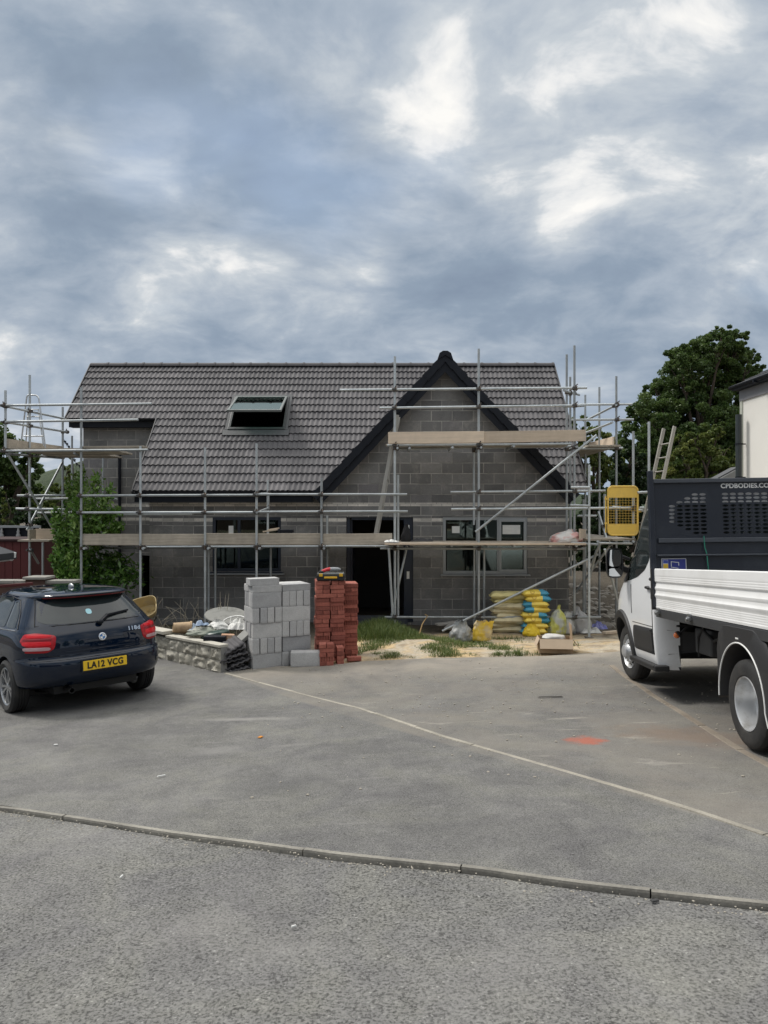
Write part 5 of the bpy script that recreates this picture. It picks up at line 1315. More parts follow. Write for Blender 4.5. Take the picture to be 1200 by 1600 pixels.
    mb = MB(); mb.tube([(X0 - .03, .495, 1.745), (X0 - .03, .49, 1.62), (X0 - .035, .475, 1.56), (X0 - .03, .462, 1.40), (X0 - .03, .46, 1.2)], .006, 8); mb.build('rope', M('green cord', (.03, .22, .15), .8), h_, 60)
    # chassis and running gear
    ch = MB()
    for s_ in (1, -1): ch.box((.6, s_ * .40, .66), (4.2, .07, .20))
    for x in (-.9, -.3, .5, 1.3, 2.0): ch.box((x, 0, .66), (.08, .74, .12))
    for s_ in (1, -1): ch.box((.5, s_ * .40, .84), (3.3, .08, .14))
    ch.tube([(0, -.75, .345), (0, .75, .345)], .055, 14); ch.blob((0, 0, .345), .17, 2, 0); ch.tube([(.15, 0, .36), (2.3, 0, .50)], .045, 12)
    ch.tube([(.35, .40, .46), (.0, .50, .40), (-.6, .40, .52)], .03, 8); ch.tube([(.1, .62, .38), (.15, .55, .72)], .035, 10)
    ch.build('chassis', m_chas, t_, 40)
    mb = MB(); mb.box((1.62, .55, .66), (.42, .32, .26)); mb.box((1.62, .55, .81), (.3, .24, .04)); mb.build('battery_box', M('grey box', (.055, .055, .055), .6, 0, .3, 5), t_, bevel=.03)
    mb = MB(); mb.tube([(1.3, .42, .36), (.75, .42, .36), (.70, .42, .40)], .085, 16); mb.build('silencer', m_chas, t_, 50)
    mb = MB(); mb.box((1.0, .56, .56), (.5, .16, .17)); mb.build('hydraulic_tank', m_grey, t_, bevel=.01)
    mb = MB(); mb.blob((1.22, .58, .74), .09, 2, .5, 2.5, 4, (1.2, .6, 1)); mb.tube([(1.6, .7, .78), (1.3, .72, .70), (1.1, .68, .78), (.8, .66, .72)], .018, 8); mb.tube([(1.5, .6, .84), (1.2, .66, .83), (.9, .7, .84), (.6, .66, .80)], .014, 8); mb.tube([(1.75, .7, .5), (1.7, .72, .7), (1.55, .7, .84)], .012, 8); mb.build('hoses', m_chas, t_, 50)
    mb = MB(); mb.box((1.86, .80, .80), (.03, .16, .02)); mb.bar((1.86, .76, .80), (1.86, .85, .72), .02, .02); mb.blob((1.86, .87, .715), .035, 2, 0); lm = mb.build('marker_lamp', m_blkp, t_, 40)
    mb = MB(); mb.blob((1.855, .885, .705), .034, 2, 0, 1, 0, (.8, 1, 1)); mb.build('lamp_lens', M('amber lens', (.75, .18, .03), .2, coat=1), lm, 40)
    # wheels
    def rear(s_, yc, outer):
        w = bpy.data.objects.new('wheel', None); COL.objects.link(w); w.parent = t_; w.matrix_local = Matrix.Translation((0, s_ * yc, .348)) @ wheel_axis(s_)
        tyre_mesh(.348, .20, .212).build('tyre', m_tyre, w, 35); mb = MB(); h = .10
        mb.lathe([(.214, h * .80), (.210, h * .92), (.200, h * .86), (.192, h * .5), (.186, -.01), (.182, -.05), (.170, -.075), (.150, -.092), (.108, -.098), (.094, -.085), (.086, -.045), (.05, -.035), (0, -.033)], 64)
        for k in range(6):
            a = 2 * math.pi * k / 6; mb.lathe([(0, .012), (.011, .012), (.012, -.01)], 6, Matrix.Translation((.098 * math.cos(a), .098 * math.sin(a), -.088)))
        mb.build('rim', m_steelw, w, 40)
        mb = MB()
        for k in range(8):
            a = 2 * math.pi * (k + .5) / 8; mb.lathe([(0, .0), (.017, .0), (.017, -.01)], 12, Matrix.Translation((.150 * math.cos(a), .150 * math.sin(a), -.085)) @ Matrix.Rotation(.35, 4, Vector((-math.sin(a), math.cos(a), 0))))
        mb.build('vent_hole', m_hub, w)
    for s_ in (1, -1): rear(s_, .905, 1); rear(s_, .665, 0)
    for s_ in (1, -1):
        w = bpy.data.objects.new('wheel', None); COL.objects.link(w); w.parent = t_; w.matrix_local = Matrix.Translation((3.5, s_ * .84, .348)) @ Matrix.Rotation(R(4), 4, 'Z') @ wheel_axis(s_)
        tyre_mesh(.348, .20, .212).build('tyre', m_tyre, w, 35); mb = MB(); h = .10
        mb.lathe([(.214, h * .80), (.210, h * .92), (.200, h * .80), (.196, h * .5), (.186, .03), (.170, .055), (.150, .085), (.125, .098), (.10, .10), (.085, .12), (.078, .15), (.05, .165), (0, .168)], 64); mb.build('rim', m_steelw, w, 40)
        mb = MB()
        for k in range(10):
            a = 2 * math.pi * (k + .5) / 10; mb.lathe([(0, .003), (.019, .003), (.019, -.01)], 12, Matrix.Translation((.162 * math.cos(a), .162 * math.sin(a), .073)) @ Matrix.Rotation(.95, 4, Vector((-math.sin(a), math.cos(a), 0))))
        mb.build('vent_hole', m_hub, w)
        for nm in (0,):
            mb = MB()
            for k in range(6):
                a = 2 * math.pi * k / 6; mb.lathe([(0, .022), (.012, .02), (.014, 0)], 6, Matrix.Translation((.112 * math.cos(a), .112 * math.sin(a), .098)))
            mb.build('wheel_nuts', m_chrome, w)
    # rear mudguards
    for s_ in (1, -1):
        mb = MB(); n = 30; inner = []; outer = []
        op = [(.45, .34), (.45, .76), (.40, .90), (.28, .965), (-.30, .965), (-.44, .86), (-.52, .72), (-.52, .25)]
        seg = [0]
        for a, b in zip(op, op[1:]): seg.append(seg[-1] + math.hypot(b[0] - a[0], b[1] - a[1]))
        for i in range(n + 1):
            f_ = i / n; an = R(-8 + 196 * f_); inner.append((.41 * math.cos(an), max(.28, .36 + .46 * math.sin(an))))
            q = seg[-1] * f_; k = max(j for j in range(len(seg)) if seg[j] <= q + 1e-9); k = min(k, len(op) - 2); g = (q - seg[k]) / (seg[k + 1] - seg[k]); outer.append((op[k][0] + (op[k + 1][0] - op[k][0]) * g, op[k][1] + (op[k + 1][1] - op[k][1]) * g))
        inner[0] = (.41, .34); inner[-1] = (-.45, .25)
        ys = (s_ * 1.035, s_ * 1.02, s_ * .56); vs = []; fs = []
        for (ix, iz), (ox, oz) in zip(inner, outer):
            vs += [(ix, s_ * .56, iz + .012), (ix, s_ * 1.02, iz), (ix * 1.02, s_ * 1.035, iz + .008), (ox * .96, s_ * 1.035, oz - .02), (ox, s_ * 1.015, oz), (ox, s_ * .56, oz)]
        for i in range(n):
            for k in range(6): fs.append((i * 6 + k, i * 6 + (k + 1) % 6, (i + 1) * 6 + (k + 1) % 6, (i + 1) * 6 + k))
        fs.append(tuple(range(6))); fs.append(tuple(n * 6 + k for k in range(5, -1, -1)))
        mb.add(vs, fs); g_ = mb.build('mudguard', m_blkp, t_, 40)
        mb = MB(); mb.tube([(ix * 1.015, s_ * 1.036, iz + .006) for ix, iz in inner], .007, 8); mb.build('mudguard_edge', m_white, g_, 60)
        mb = MB(); mb.box((.02, s_ * 1.037, .86), (.05, .004, .012)); mb.build('guard_label', m_white, g_)
    mb = MB(); mb.box((-.62, .80, .38), (.012, .44, .44)); mb.build('mud_flap', m_blkp, t_)
    mb = MB(); mb.box((-.62, -.80, .38), (.012, .44, .44)); mb.build('mud_flap', m_blkp, t_)
def truck_tail():
    t_ = bpy.data.objects['tipper_truck']; mb = MB(); mb.box((-1.12, 0, .78), (.05, 1.9, .12)); mb.build('rear_bar', m_chas, t_, bevel=.01)
    for s_ in (1, -1):
        mb = MB(); mb.box((-1.16, s_ * .78, .78), (.05, .36, .11)); l_ = mb.build('tail_light', m_red, t_, bevel=.01)
        mb = MB(); mb.box((-1.188, s_ * .86, .78), (.008, .10, .09)); mb.build('indicator', M('amber lens', (.75, .22, .03), .2), l_)
m_mirror = M('mirror glass', (.80, .84, .86), .02, 1, .01, 3)
m_chas2 = M('grey black rail', (.045, .047, .05), .5, .1, .2, 5)
m_navy2 = M('dusty blue black rail', (.055, .062, .075), .5, 0, .2, 4)
truck()
truck_tail()
# ---------------------------------------------------------------- stacks of blocks and bricks
def block_stuff():
    m, t, b = nt('dense concrete block'); v = coord(t); oi = t.nodes.new('ShaderNodeObjectInfo')
    n = noisen(t, v, 70, 5, .7); n2 = noisen(t, v, 6, 5, .6)
    c = ramp(t, oi.outputs['Random'], [(0, (.29, .29, .295)), (.5, (.37, .37, .37)), (1, (.47, .465, .455))])
    c = mixc(t, 1.0, c, ramp(t, n, [(.2, .72), (.5, 1), (.8, 1.2)]), 'MULTIPLY'); c = mixc(t, 1.0, c, ramp(t, n2, [(.3, .88), (.7, 1.1)]), 'MULTIPLY')
    t.links.new(c, b.inputs['Base Color']); b.inputs['Roughness'].default_value = .95; bump(t, b, n, .6, .006); return m
m_block = block_stuff()
def brick_stuff():
    m, t, b = nt('red clay brick'); v = coord(t); oi = t.nodes.new('ShaderNodeObjectInfo')
    n = noisen(t, v, 60, 5, .7); n2 = noisen(t, v, 9, 5, .6)
    c = ramp(t, oi.outputs['Random'], [(0, (.21, .064, .047)), (.5, (.29, .088, .063)), (1, (.37, .122, .088))])
    c = mixc(t, 1.0, c, ramp(t, n, [(.2, .68), (.8, 1.25)]), 'MULTIPLY'); c = mixc(t, 1.0, c, ramp(t, n2, [(.3, .75), (.7, 1.18)]), 'MULTIPLY')
    t.links.new(c, b.inputs['Base Color']); b.inputs['Roughness'].default_value = .9; bump(t, b, n, .5, .004); return m
m_brick = brick_stuff()
def rough_box(name, sx_, sy_, sz_, mt, amp=.002, cuts=(6, 2, 3), bev=.004, seed=0):
    bm = bmesh.new(); bmesh.ops.create_cube(bm, size=1); bmesh.ops.scale(bm, vec=(sx_, sy_, sz_), verts=bm.verts)
    bmesh.ops.bevel(bm, geom=list(bm.edges), offset=bev, segments=2, affect='EDGES', profile=.6)
    big = [e for e in bm.edges if e.calc_length() > .05]; bmesh.ops.subdivide_edges(bm, edges=big, cuts=5, use_grid_fill=True)
    for v in bm.verts: v.co += Vector((mnoise.noise(v.co * 22 + Vector((seed, 0, 0))), mnoise.noise(v.co * 22 + Vector((0, seed, 5))), mnoise.noise(v.co * 22 + Vector((9, 0, seed))))) * amp
    me = bpy.data.meshes.new(name); bm.to_mesh(me); bm.free(); me.materials.append(mt)
    me.polygons.foreach_set('use_smooth', [True] * len(me.polygons)); me.set_sharp_from_angle(angle=R(38)); return me
BLK = [rough_box('concrete_block', .450, .104, .226, m_block, .0022, seed=i * 3.1) for i in range(3)]
BRK = [rough_box('red_brick', .213, .1025, .0625, m_brick, .0016, bev=.005, seed=i * 2.3) for i in range(3)]
def slot_brick():
    """brick lying on its side: the perforated bed shows as a comb of slots"""
    mb = MB(); L_, H_, D_ = .213, .064, .1025; n = 5; w = L_ / (2 * n + 1)
    mb.box((0, .012, 0), (L_, D_ - .024, H_))
    for i in range(n + 1): mb.box((-L_ / 2 + w * (2 * i + .5), -D_ / 2 + .006, 0), (w, .0119, H_))
    return mb.mesh('red_brick', m_brick)
SLT = slot_brick()
def put(me, name, loc, rz, label, cat, group=None, rx=0, ry=0):
    o = bpy.data.objects.new(name, me); COL.objects.link(o); o.location = loc; o.rotation_euler = (rx, ry, rz); return tag(o, label, cat, group)
rnd = random.Random(11)
def block_stack():
    th = R(27); c0 = G(395, 1046); ux = Vector((math.cos(th), math.sin(th), 0)); uy = Vector((-math.sin(th), math.cos(th), 0)); zb = min(hg(c0.x, c0.y), hg(c0.x + .8, c0.y + .5)) - .012; H = .2285
    names = ['bottom', 'second', 'third', 'fourth', 'fifth']
    for k in range(5):
        for bay in (0, 1):
            along = (k + bay) % 2 == 0
            if bay == 1 and k in (0, 1): along = True if k == 1 else False
            for j in range(4):
                jx, jy = rnd.uniform(-.006, .006), rnd.uniform(-.008, .008)
                if along: p = c0 + ux * (bay * .462 + .226 + jx) + uy * (.053 + j * .112 + jy); a = th
                else: p = c0 + ux * (bay * .462 + .054 + j * .113 + jx) + uy * (.22 + jy); a = th + R(90)
                p = Vector((p.x, p.y, zb + H * (k + .5)))
                side_ = 'left' if bay == 0 else 'right'
                pos = (['front', 'second from the front', 'third from the front', 'rearmost'] if along else ['leftmost', 'second from the left', 'third from the left', 'rightmost'])[j]
                lab = f"grey block {'lengthwise' if along else 'end-on'}, {pos}, in the {side_} half of the {names[k]} course"
                put(BLK[(k + j + bay) % 3], 'concrete_block', p, a + rnd.uniform(-.012, .012), lab, 'block', 'grey concrete blocks in the square stack')
    zt_ = zb + H * 5
    for i, (x, y, a, z, nm) in enumerate(((.226, .115, 0, 0, 'front left'), (.69, .118, .0, 0, 'front right'), (.226, .346, 0, 0, 'rear left'), (.69, .348, 0, 0, 'rear right'))):
        p = c0 + ux * x + uy * y; put(BLK[i % 3], 'concrete_block', (p.x, p.y, zt_ + .052), th + rnd.uniform(-.02, .02), f'pale block laid flat at the {nm} of the top of the grey stack', 'block', 'grey concrete blocks in the square stack', rx=R(90))
    p = c0 + ux * .19 + uy * .12; put(BLK[1], 'concrete_block', (p.x, p.y, zt_ + .104 + .053), th - .03, 'single block lying highest of all on the left of the grey stack', 'block', 'grey concrete blocks in the square stack', rx=R(90))
    q = G(476, 1042); put(rough_box('loose_block', .438, .215, .215, m_block, .003, bev=.012, seed=5), 'concrete_block', (q.x + .0, q.y + .12, q.z + .106), R(5), 'loose pale concrete block with rounded corners on the tarmac before the stack', 'block')
block_stack()
def brick_stack():
    th = R(8); c0 = G(494, 1037); c0.y += .05; ux = Vector((math.cos(th), math.sin(th), 0)); uy = Vector((-math.sin(th), math.cos(th), 0)); HB = .0655; n = 0
    for col in range(3):
        off = (.0, .222, .448)[col]; back = (.10, .10, .30)[col]; tops = (19, 19, 18)[col]
        for k in range(tops):
            r_ = random.Random(col * 100 + k); dx, dy = r_.uniform(-.008, .008), r_.uniform(-.014, .008)
            if k > 0 and r_.random() < .22: dx += r_.choice((-.014, .014))
            kind = ('A', 'B', 'S')[r_.choice((0, 0, 1, 1, 2, 2))]
            for dep in (0, 1):
                y0 = back + dep * .222; z = c0.z + HB * (k + .5) - .004
                for j in (0, 1):
                    if kind == 'B': p = c0 + ux * (off + .052 + j * .109 + dx) + uy * (y0 + .107 + dy); a = th + R(90); me = BRK[(k + j) % 3]
                    else: p = c0 + ux * (off + .107 + dx) + uy * (y0 + .052 + j * .109 + dy); a = th; me = SLT if kind == 'S' and j == 0 and dep == 0 else BRK[(k + j) % 3]
                    put(me, 'red_brick', (p.x, p.y, z), a + r_.uniform(-.015, .015), f"{('front', 'rear')[dep]} {(('left', 'right') if kind == 'B' else ('outer', 'inner'))[j]} red brick, layer {k + 1}, {('left', 'middle', 'right')[col]} column of the tall stack", 'brick', 'red bricks in the tall stack')
    c1 = G(497, 1040)
    for k in range(5):
        for j in range(3 if k < 4 else 2):
            r_ = random.Random(k * 7 + j); lay = k % 2
            if j < 2 and lay == 0: p = c1 + ux * (.02 + .052 + j * .109) + uy * .05; a = th + R(90)
            elif j < 2: p = c1 + ux * (.13) + uy * (.0 + j * .109); a = th
            else: p = c1 + ux * .335 + uy * .12; a = th + R(90)
            put(SLT if (lay and j == 0 and k == 1) else BRK[(k + j) % 3], 'red_brick', (p.x, p.y, c1.z + HB * (k + .5)), a + r_.uniform(-.04, .04), f"red brick, layer {k + 1} of the low front pile, {('left' if lay == 0 else 'front', 'middle' if lay == 0 else 'back', 'far right')[j]}", 'brick', 'red bricks in the low pile')
    q = G(553, 1033); put(BRK[0], 'red_brick', (q.x, q.y + .04, q.z + .032), R(12), 'single red brick lying on the tarmac right of the brick stack', 'brick')
    # tool box on the bricks
    zt_ = c0.z + HB * 19; o = c0 + ux * .23 + uy * .17; t_ = thing('tool_box', 'black plastic tool case with yellow catches lying on the red brick stack', 'tool box', mat=Matrix.Translation((o.x, o.y, zt_)) @ Matrix.Rotation(R(3), 4, 'Z'))
    my = M('yellow catch', (.62, .36, .02), .45); mk = M('black case plastic', (.014, .014, .015), .45, 0, .2, 8)
    mb = MB(); mb.box((0, .06, .045), (.43, .33, .085)); mb.build('case', mk, t_, bevel=.012)
    mb = MB(); mb.box((0, .06, .100), (.42, .32, .024)); mb.build('lid', M('grey smoked lid', (.10, .11, .11), .2, 0, .1, 6), t_, bevel=.008)
    for x in (-.15, .16): mb = MB(); mb.box((x, -.112, .088), (.055, .02, .045)); mb.build('catch', my, t_, bevel=.005)
    mb = MB(); mb.box((0, -.115, .05), (.20, .022, .03)); mb.build('handle', my, t_, bevel=.008)
    o2 = Vector((o.x - .04, o.y - .0, zt_ + .125)); d_ = thing('cordless_drill', 'red and grey power tool lying on the lid of the black tool case', 'drill', o2)
    mb = MB(); mb.tube([(-.10, .0, .01), (-.02, .02, .035), (.03, .03, .045)], [.024, .03, .03], 12); mb.build('handle', M('red plastic', (.48, .02, .03), .4), d_, 50)
    mb = MB(); mb.tube([(.02, .03, .04), (.10, .05, .04), (.155, .06, .04), (.19, .07, .035)], [.032, .034, .028, .012], 12); mb.build('motor', M('silver grey plastic', (.28, .29, .30), .35, .2), d_, 50)
    mb = MB(); mb.box((-.11, .0, .0), (.07, .08, .04)); mb.build('battery', mk, d_, bevel=.008)
brick_stack()
# ---------------------------------------------------------------- rock faced garden wall
def garden_wall():
    a, b = Vector((WALL0.x, WALL0.y, 0)), Vector((WALL1.x, WALL1.y, 0)); d_ = (b - a).normalized(); b = b + d_ * 2.6; L = (b - a).length; n_ = Vector((-d_.y, d_.x, 0))
    if n_.y > 0: n_ = -n_       # outward, to the drive
    t_ = thing('garden_wall', 'low garden wall of pale rock faced blocks with flat coping beside the car', 'wall', (a.x, a.y, hg(a.x, a.y)))
    m, t, bs = nt('rock faced stone'); v = coord(t); n1 = noisen(t, v, 4, 7, .7); n2 = noisen(t, v, 34, 5, .7); vo = t.nodes.new('ShaderNodeTexVoronoi'); vo.inputs['Scale'].default_value = 3; t.links.new(v, vo.inputs['Vector'])
    c = ramp(t, n1, [(.3, (.28, .265, .22)), (.5, (.42, .40, .34)), (.7, (.52, .50, .44))]); c = mixc(t, ramp(t, noisen(t, v, 7, 7, .75), [(.54, 0), (.66, .75)]), c, (.13, .125, .105)); c = mixc(t, 1.0, c, ramp(t, n2, [(.2, .7), (.8, 1.2)]), 'MULTIPLY')
    t.links.new(c, bs.inputs['Base Color']); bs.inputs['Roughness'].default_value = .95; bump(t, bs, n2, .6, .01)
    H = .19; hw = .10
    def zg(q): p = a + d_ * q; return hg(p.x, p.y)
    stp = [(0, 1.0, 0.0), (1.75, 0, 0)]
    mb = MB(); rr = random.Random(5)
    for row in (0, 1):
        q = 0 if row == 0 else 0; first = .30 if row else .42
        while q < L:
            w = first if q == 0 else .42; e = min(L, q + w); first = .42
            nu, nv = 16, 9; sd_ = rr.uniform(0, 99)
            def fn(u, vv):
                s_ = q + .005 + (e - q - .01) * u; edge = min(u, 1 - u, vv, 1 - vv) * 5
                k = min(1, edge) * (.020 + .040 * max(-.45, mnoise.noise(Vector((u * 3.3 + sd_, vv * 2.4, row * 7)))) + .018 * mnoise.noise(Vector((u * 9 + sd_, vv * 7, 3))))
                p = a + d_ * s_ + n_ * (hw / 2 + k); z = zg(0) - .03 + (zg(s_) - zg(0)) + row * (H + .004) + .004 + H * vv
                return Vector((p.x, p.y, z)) - t_.location
            mb.grid(nu, nv, fn); q = e
    core = [];
    mb2 = MB()
    for q0 in np.arange(0, L, .42):
        q1 = min(L, q0 + .42); pa, pb = a + d_ * q0, a + d_ * q1
        z0, z1 = zg(q0) - .15, zg(q1) - .15; hh = 2 * H + .015 + .12
        vs = [pa + n_ * (hw / 2), pb + n_ * (hw / 2), pb - n_ * (hw / 2), pa - n_ * (hw / 2)]; zz = (z0, z1, z1, z0)
        vv_ = [Vector((p.x, p.y, z)) - t_.location for p, z in zip(vs, zz)] + [Vector((p.x, p.y, z + hh)) - t_.location for p, z in zip(vs, zz)]
        mb2.add(vv_, [(0, 1, 2, 3), (4, 5, 6, 7), (0, 1, 5, 4), (1, 2, 6, 5), (2, 3, 7, 6), (3, 0, 4, 7)])
    mb2.build('wall_core', M('grey block core', (.20, .195, .185), .95, 0, .2, 12, .4, 60), t_); mb.build('rock_face', m, t_, 60)
    q = 0; mc = M('coping stone', (.42, .40, .345), .9, 0, .2, 5, .4, 50, c2=(.27, .26, .22), c2s=3)
    mb = MB()
    while q < L:
        up_ = 0 if q < 1.6 else .055; w_ = .16 if q < 1.6 else .24; e = min(L, q + (.55 if q < 1.6 else .6)); pa, pb = a + d_ * (q + .004), a + d_ * (e - .004)
        mb.bar(Vector((pa.x, pa.y, zg(q) + 2 * H + .002 + up_)) - t_.location, Vector((pb.x, pb.y, zg(e) + 2 * H + .002 + up_)) - t_.location, w_, .04 if up_ == 0 else .05); q = e
    mb.build('coping', mc, t_, bevel=.005)
garden_wall()
# ---------------------------------------------------------------- sacks, bags and the open carton
def sack_mesh(name, L_, W_, H_, mt, seed, sag=.006, mats=None):
    mb = MB(); nu, nv = 26, 18
    def shell(s_):
        def fn(u, v):
            x, y = 2 * u - 1, 2 * v - 1; k = max(0, (1 - abs(x) ** 7)) ** .42 * max(0, (1 - abs(y) ** 4.2)) ** .42
            pull = 1 - .05 * abs(x) ** 6 * (1 - abs(y)) ; z = s_ * H_ / 2 * k
            z += .022 * mnoise.noise(Vector((x * 2.2 + seed, y * 2, s_ * 3))) * k + .010 * mnoise.noise(Vector((x * 6 + seed, y * 5, s_))) * k
            yy = y * W_ / 2 * (1 - .03 * abs(x) ** 4) + .006 * mnoise.noise(Vector((x * 4, seed, 1)))
            return (x * L_ / 2 * pull, yy, z - sag * (x * x) + (.004 * mnoise.noise(Vector((x * 5, y * 5, seed)))))
        return fn
    mb.grid(nu, nv, shell(1)); mb.grid(nu, nv, shell(-1))
    # stitched end lips
    for e in (-1, 1): mb.box((e * (L_ / 2 + .006), 0, -sag), (.022, W_ * .90, .006))
    return mb.mesh(name, mt, 60)
def sack_mat(name, base, base2, band=None, crink=18):
    m, t, b = nt(name); v = coord(t); s = t.nodes.new('ShaderNodeSeparateXYZ'); t.links.new(v, s.inputs[0]); n = noisen(t, v, crink, 6, .65, .6); n2 = noisen(t, v, 5, 5, .6)
    c = mixc(t, ramp(t, n2, [(.3, 0), (.7, 1)]), base, base2)
    if band:
        k = mathn(t, 'GREATER_THAN', s.outputs[0], .075); c = mixc(t, k, c, band)
        # round device and printed lines on the sack
        ln = t.nodes.new('ShaderNodeVectorMath'); ln.operation = 'DISTANCE'; t.links.new(v, ln.inputs[0]); ln.inputs[1].default_value = (-.09, -.13, .03)
        ring = mathn(t, 'MULTIPLY', mathn(t, 'LESS_THAN', ln.outputs['Value'], .052), mathn(t, 'GREATER_THAN', ln.outputs['Value'], .034)); c = mixc(t, mathn(t, 'MULTIPLY', ring, .7), c, (.35, .20, .03))
    c = mixc(t, ramp(t, noisen(t, v, 9, 7, .7), [(.55, 0), (.75, .4)]), c, (.30, .27, .22))
    t.links.new(c, b.inputs['Base Color']); b.inputs['Roughness'].default_value = .5 if band else .85; bump(t, b, n, .5, .012); return m
m_cem = sack_mat('yellow cement sack', (.74, .57, .09), (.68, .50, .07), (.04, .25, .38)); m_sand = sack_mat('tan paper sack', (.58, .51, .32), (.46, .41, .27)); 
m_sand2 = sack_mat('yellowish paper sack', (.62, .55, .25), (.52, .45, .21))
CEM = [sack_mesh('cement_sack', .50, .33, .125, m_cem, i * 5.3) for i in range(3)]
SND = [sack_mesh('sand_sack', .72, .44, .145, m_sand if i < 2 else m_sand2, i * 4.1 + 50, .010) for i in range(4)]
TXT = text_mesh('CEMENT', .055, .0006, .001); TXT.materials.append(M('sack print', (.30, .19, .02), .6))
q = G(838, 993); zc0 = soil_h(q.x, q.y + .2)
ordn = ['lowest', 'second', 'third', 'fourth', 'fifth', 'sixth', 'seventh', 'topmost']
zz = zc0 + .055; offs = (-.02, .0, .02, -.01, .03, .02, .06, .0)
for i in range(8):
    fl = i in (2, 3, 6, 7) ; fl = (i % 4) in (1, 3) if i < 6 else (i == 7)
    put(CEM[i % 3], 'cement_sack', (q.x + offs[i], q.y + .20, zz), R(4 * ((i * 7) % 5 - 2)) + (0 if i in (7, 6, 3, 2) else R(180)), f'yellow and blue cement sack, {ordn[i]} of the stack of eight', 'sack', 'yellow and blue cement sacks'); zz += .106
q = G(797, 990); zz = soil_h(q.x, q.y + .2) + .05; ofs = (.02, -.01, .015, .03, .0, .03, .02, -.01)
for i in range(8):
    put(SND[(3, 0, 1, 0, 1, 0, 2, 3)[i] if i else 1], 'sand_sack', (q.x + ofs[i] * 1.7, q.y + .16 + .05 * math.sin(i * 2.3), zz), R(4.5 * ((i * 3) % 5 - 2)), f"tan paper sack, {ordn[i]} of the tan stack beside the yellow sacks", 'sack', 'tan sacks'); zz += (.092 if i < 5 else .105)
def bag(name, label, cat, c, h, r, mt, seed, squash=(1, .8), top=.25, lean=(0, 0), neck=True):
    """a slumped plastic bag: full at the bottom, pulled to a loose neck"""
    mb = MB(); c = Vector(c)
    def fn(u, v):
        th = 2 * math.pi * u; k = v
        prof = [(0, .85), (.06, 1.0), (.25, 1.02), (.5, max(.88, top)), (.72, max(.62, top)), (.86, top + .04), (1, top)]
        rr = np.interp(k, [p[0] for p in prof], [p[1] for p in prof]); f_ = 1 + .22 * mnoise.noise(Vector((math.cos(th) * 2.2 + seed, math.sin(th) * 2.2, k * 3))) + .14 * mnoise.noise(Vector((math.cos(th) * 6, math.sin(th) * 6 + seed, k * 7)))
        return c + Vector((r * rr * f_ * math.cos(th) * squash[0] + lean[0] * k * k, r * rr * f_ * math.sin(th) * squash[1] + lean[1] * k * k, h * k * (1 + .12 * mnoise.noise(Vector((math.cos(th) * 3 + seed, math.sin(th) * 3, 5))) * k)))
    mb.grid(40, 22, fn); o = mb.build(name, mt, smooth=70); return tag(o, label, cat)
def poly_mat(name, c, c2, a=1, rough=.35, crink=14, tr=.0):
    m, t, b = nt(name); v = coord(t); n = noisen(t, v, crink, 6, .65, 1.2); n2 = noisen(t, v, 3.2, 5, .6)
    t.links.new(mixc(t, ramp(t, n2, [(.46, 0), (.56, 1)]), c, c2), b.inputs['Base Color']); b.inputs['Roughness'].default_value = rough; b.inputs['Transmission Weight'].default_value = tr; bump(t, b, n, .6, .02); return m
q = G(721, 1003); bag('plastic_bag', 'clear plastic bag of waste slumped on the sand left of the yellow one', 'bag', (q.x, q.y + .15, q.z), .36, .20, poly_mat('clear polythene', (.42, .43, .42), (.22, .24, .25), rough=.2, tr=.35), 1.5, (1, .8), .5)
q = G(752, 1003); bag('yellow_bag', 'crumpled yellow and tan open bag standing on the sand', 'bag', (q.x + .03, q.y + .15, q.z), .35, .16, poly_mat('yellow tan bag', (.66, .46, .05), (.55, .45, .26), rough=.6), 5.1, (1.05, .55), .98, (.05, 0))
q = G(831, 994); bag('yellow_bag', 'empty yellow sack bunched up at the foot of the cement stack', 'bag', (q.x, q.y + .02, q.z), .24, .15, poly_mat('yellow bunched bag', (.70, .50, .02), (.58, .38, .02), rough=.4), 8.3, (1.1, .6), .5)
q = G(872, 992); bag('plastic_bag', 'translucent white and lime yellow rubble bag with pointed top', 'bag', (q.x, q.y + .12, q.z), .56, .19, poly_mat('lime and white polythene', (.60, .60, .14), (.50, .52, .47), rough=.3, tr=.2), 12.2, (1, .8), .12, (.05, 0))
q = G(886, 992); bag('plastic_bag', 'grey white rubble bag leaning between lime bag and carton', 'bag', (q.x + .04, q.y + .25, q.z), .42, .17, poly_mat('white polythene', (.50, .50, .48), (.40, .41, .40), rough=.35, tr=.15), 22.2, (1, .8), .4, (.05, 0))
q = G(908, 989); bag('rubble_sack', 'pale grey woven rubble sack, pear shaped, right of the carton', 'sack', (q.x, q.y + .15, q.z), .50, .24, poly_mat('grey woven sack', (.40, .40, .39), (.36, .36, .36), rough=.7, crink=9), 31, (1, .8), .18, (-.04, 0))
def flat_cloth(name, label, cat, c, w, d_, mt, seed, h=.06):
    mb = MB(); c = Vector(c)
    def fn(u, v): x, y = 2 * u - 1, 2 * v - 1; k = max(0, 1 - x * x) * max(0, 1 - y * y); return c + Vector((x * w / 2 + .05 * mnoise.noise(Vector((y * 2, seed, 0))), y * d_ / 2 + .04 * mnoise.noise(Vector((x * 2, seed, 4))), .015 + h * k ** .5 * (.6 + mnoise.noise(Vector((x * 2.6 + seed, y * 2.6, 0))))))
    mb.grid(24, 18, fn); return tag(mb.build(name, mt, smooth=70), label, cat)
q = G(924, 990); flat_cloth('plastic_sheet', 'crumpled white plastic sheet lying right of the grey rubble sack', 'sheet', (q.x, q.y + .1, q.z), .42, .3, poly_mat('white sheet', (.52, .52, .50), (.42, .42, .41), rough=.4), 4, .10)
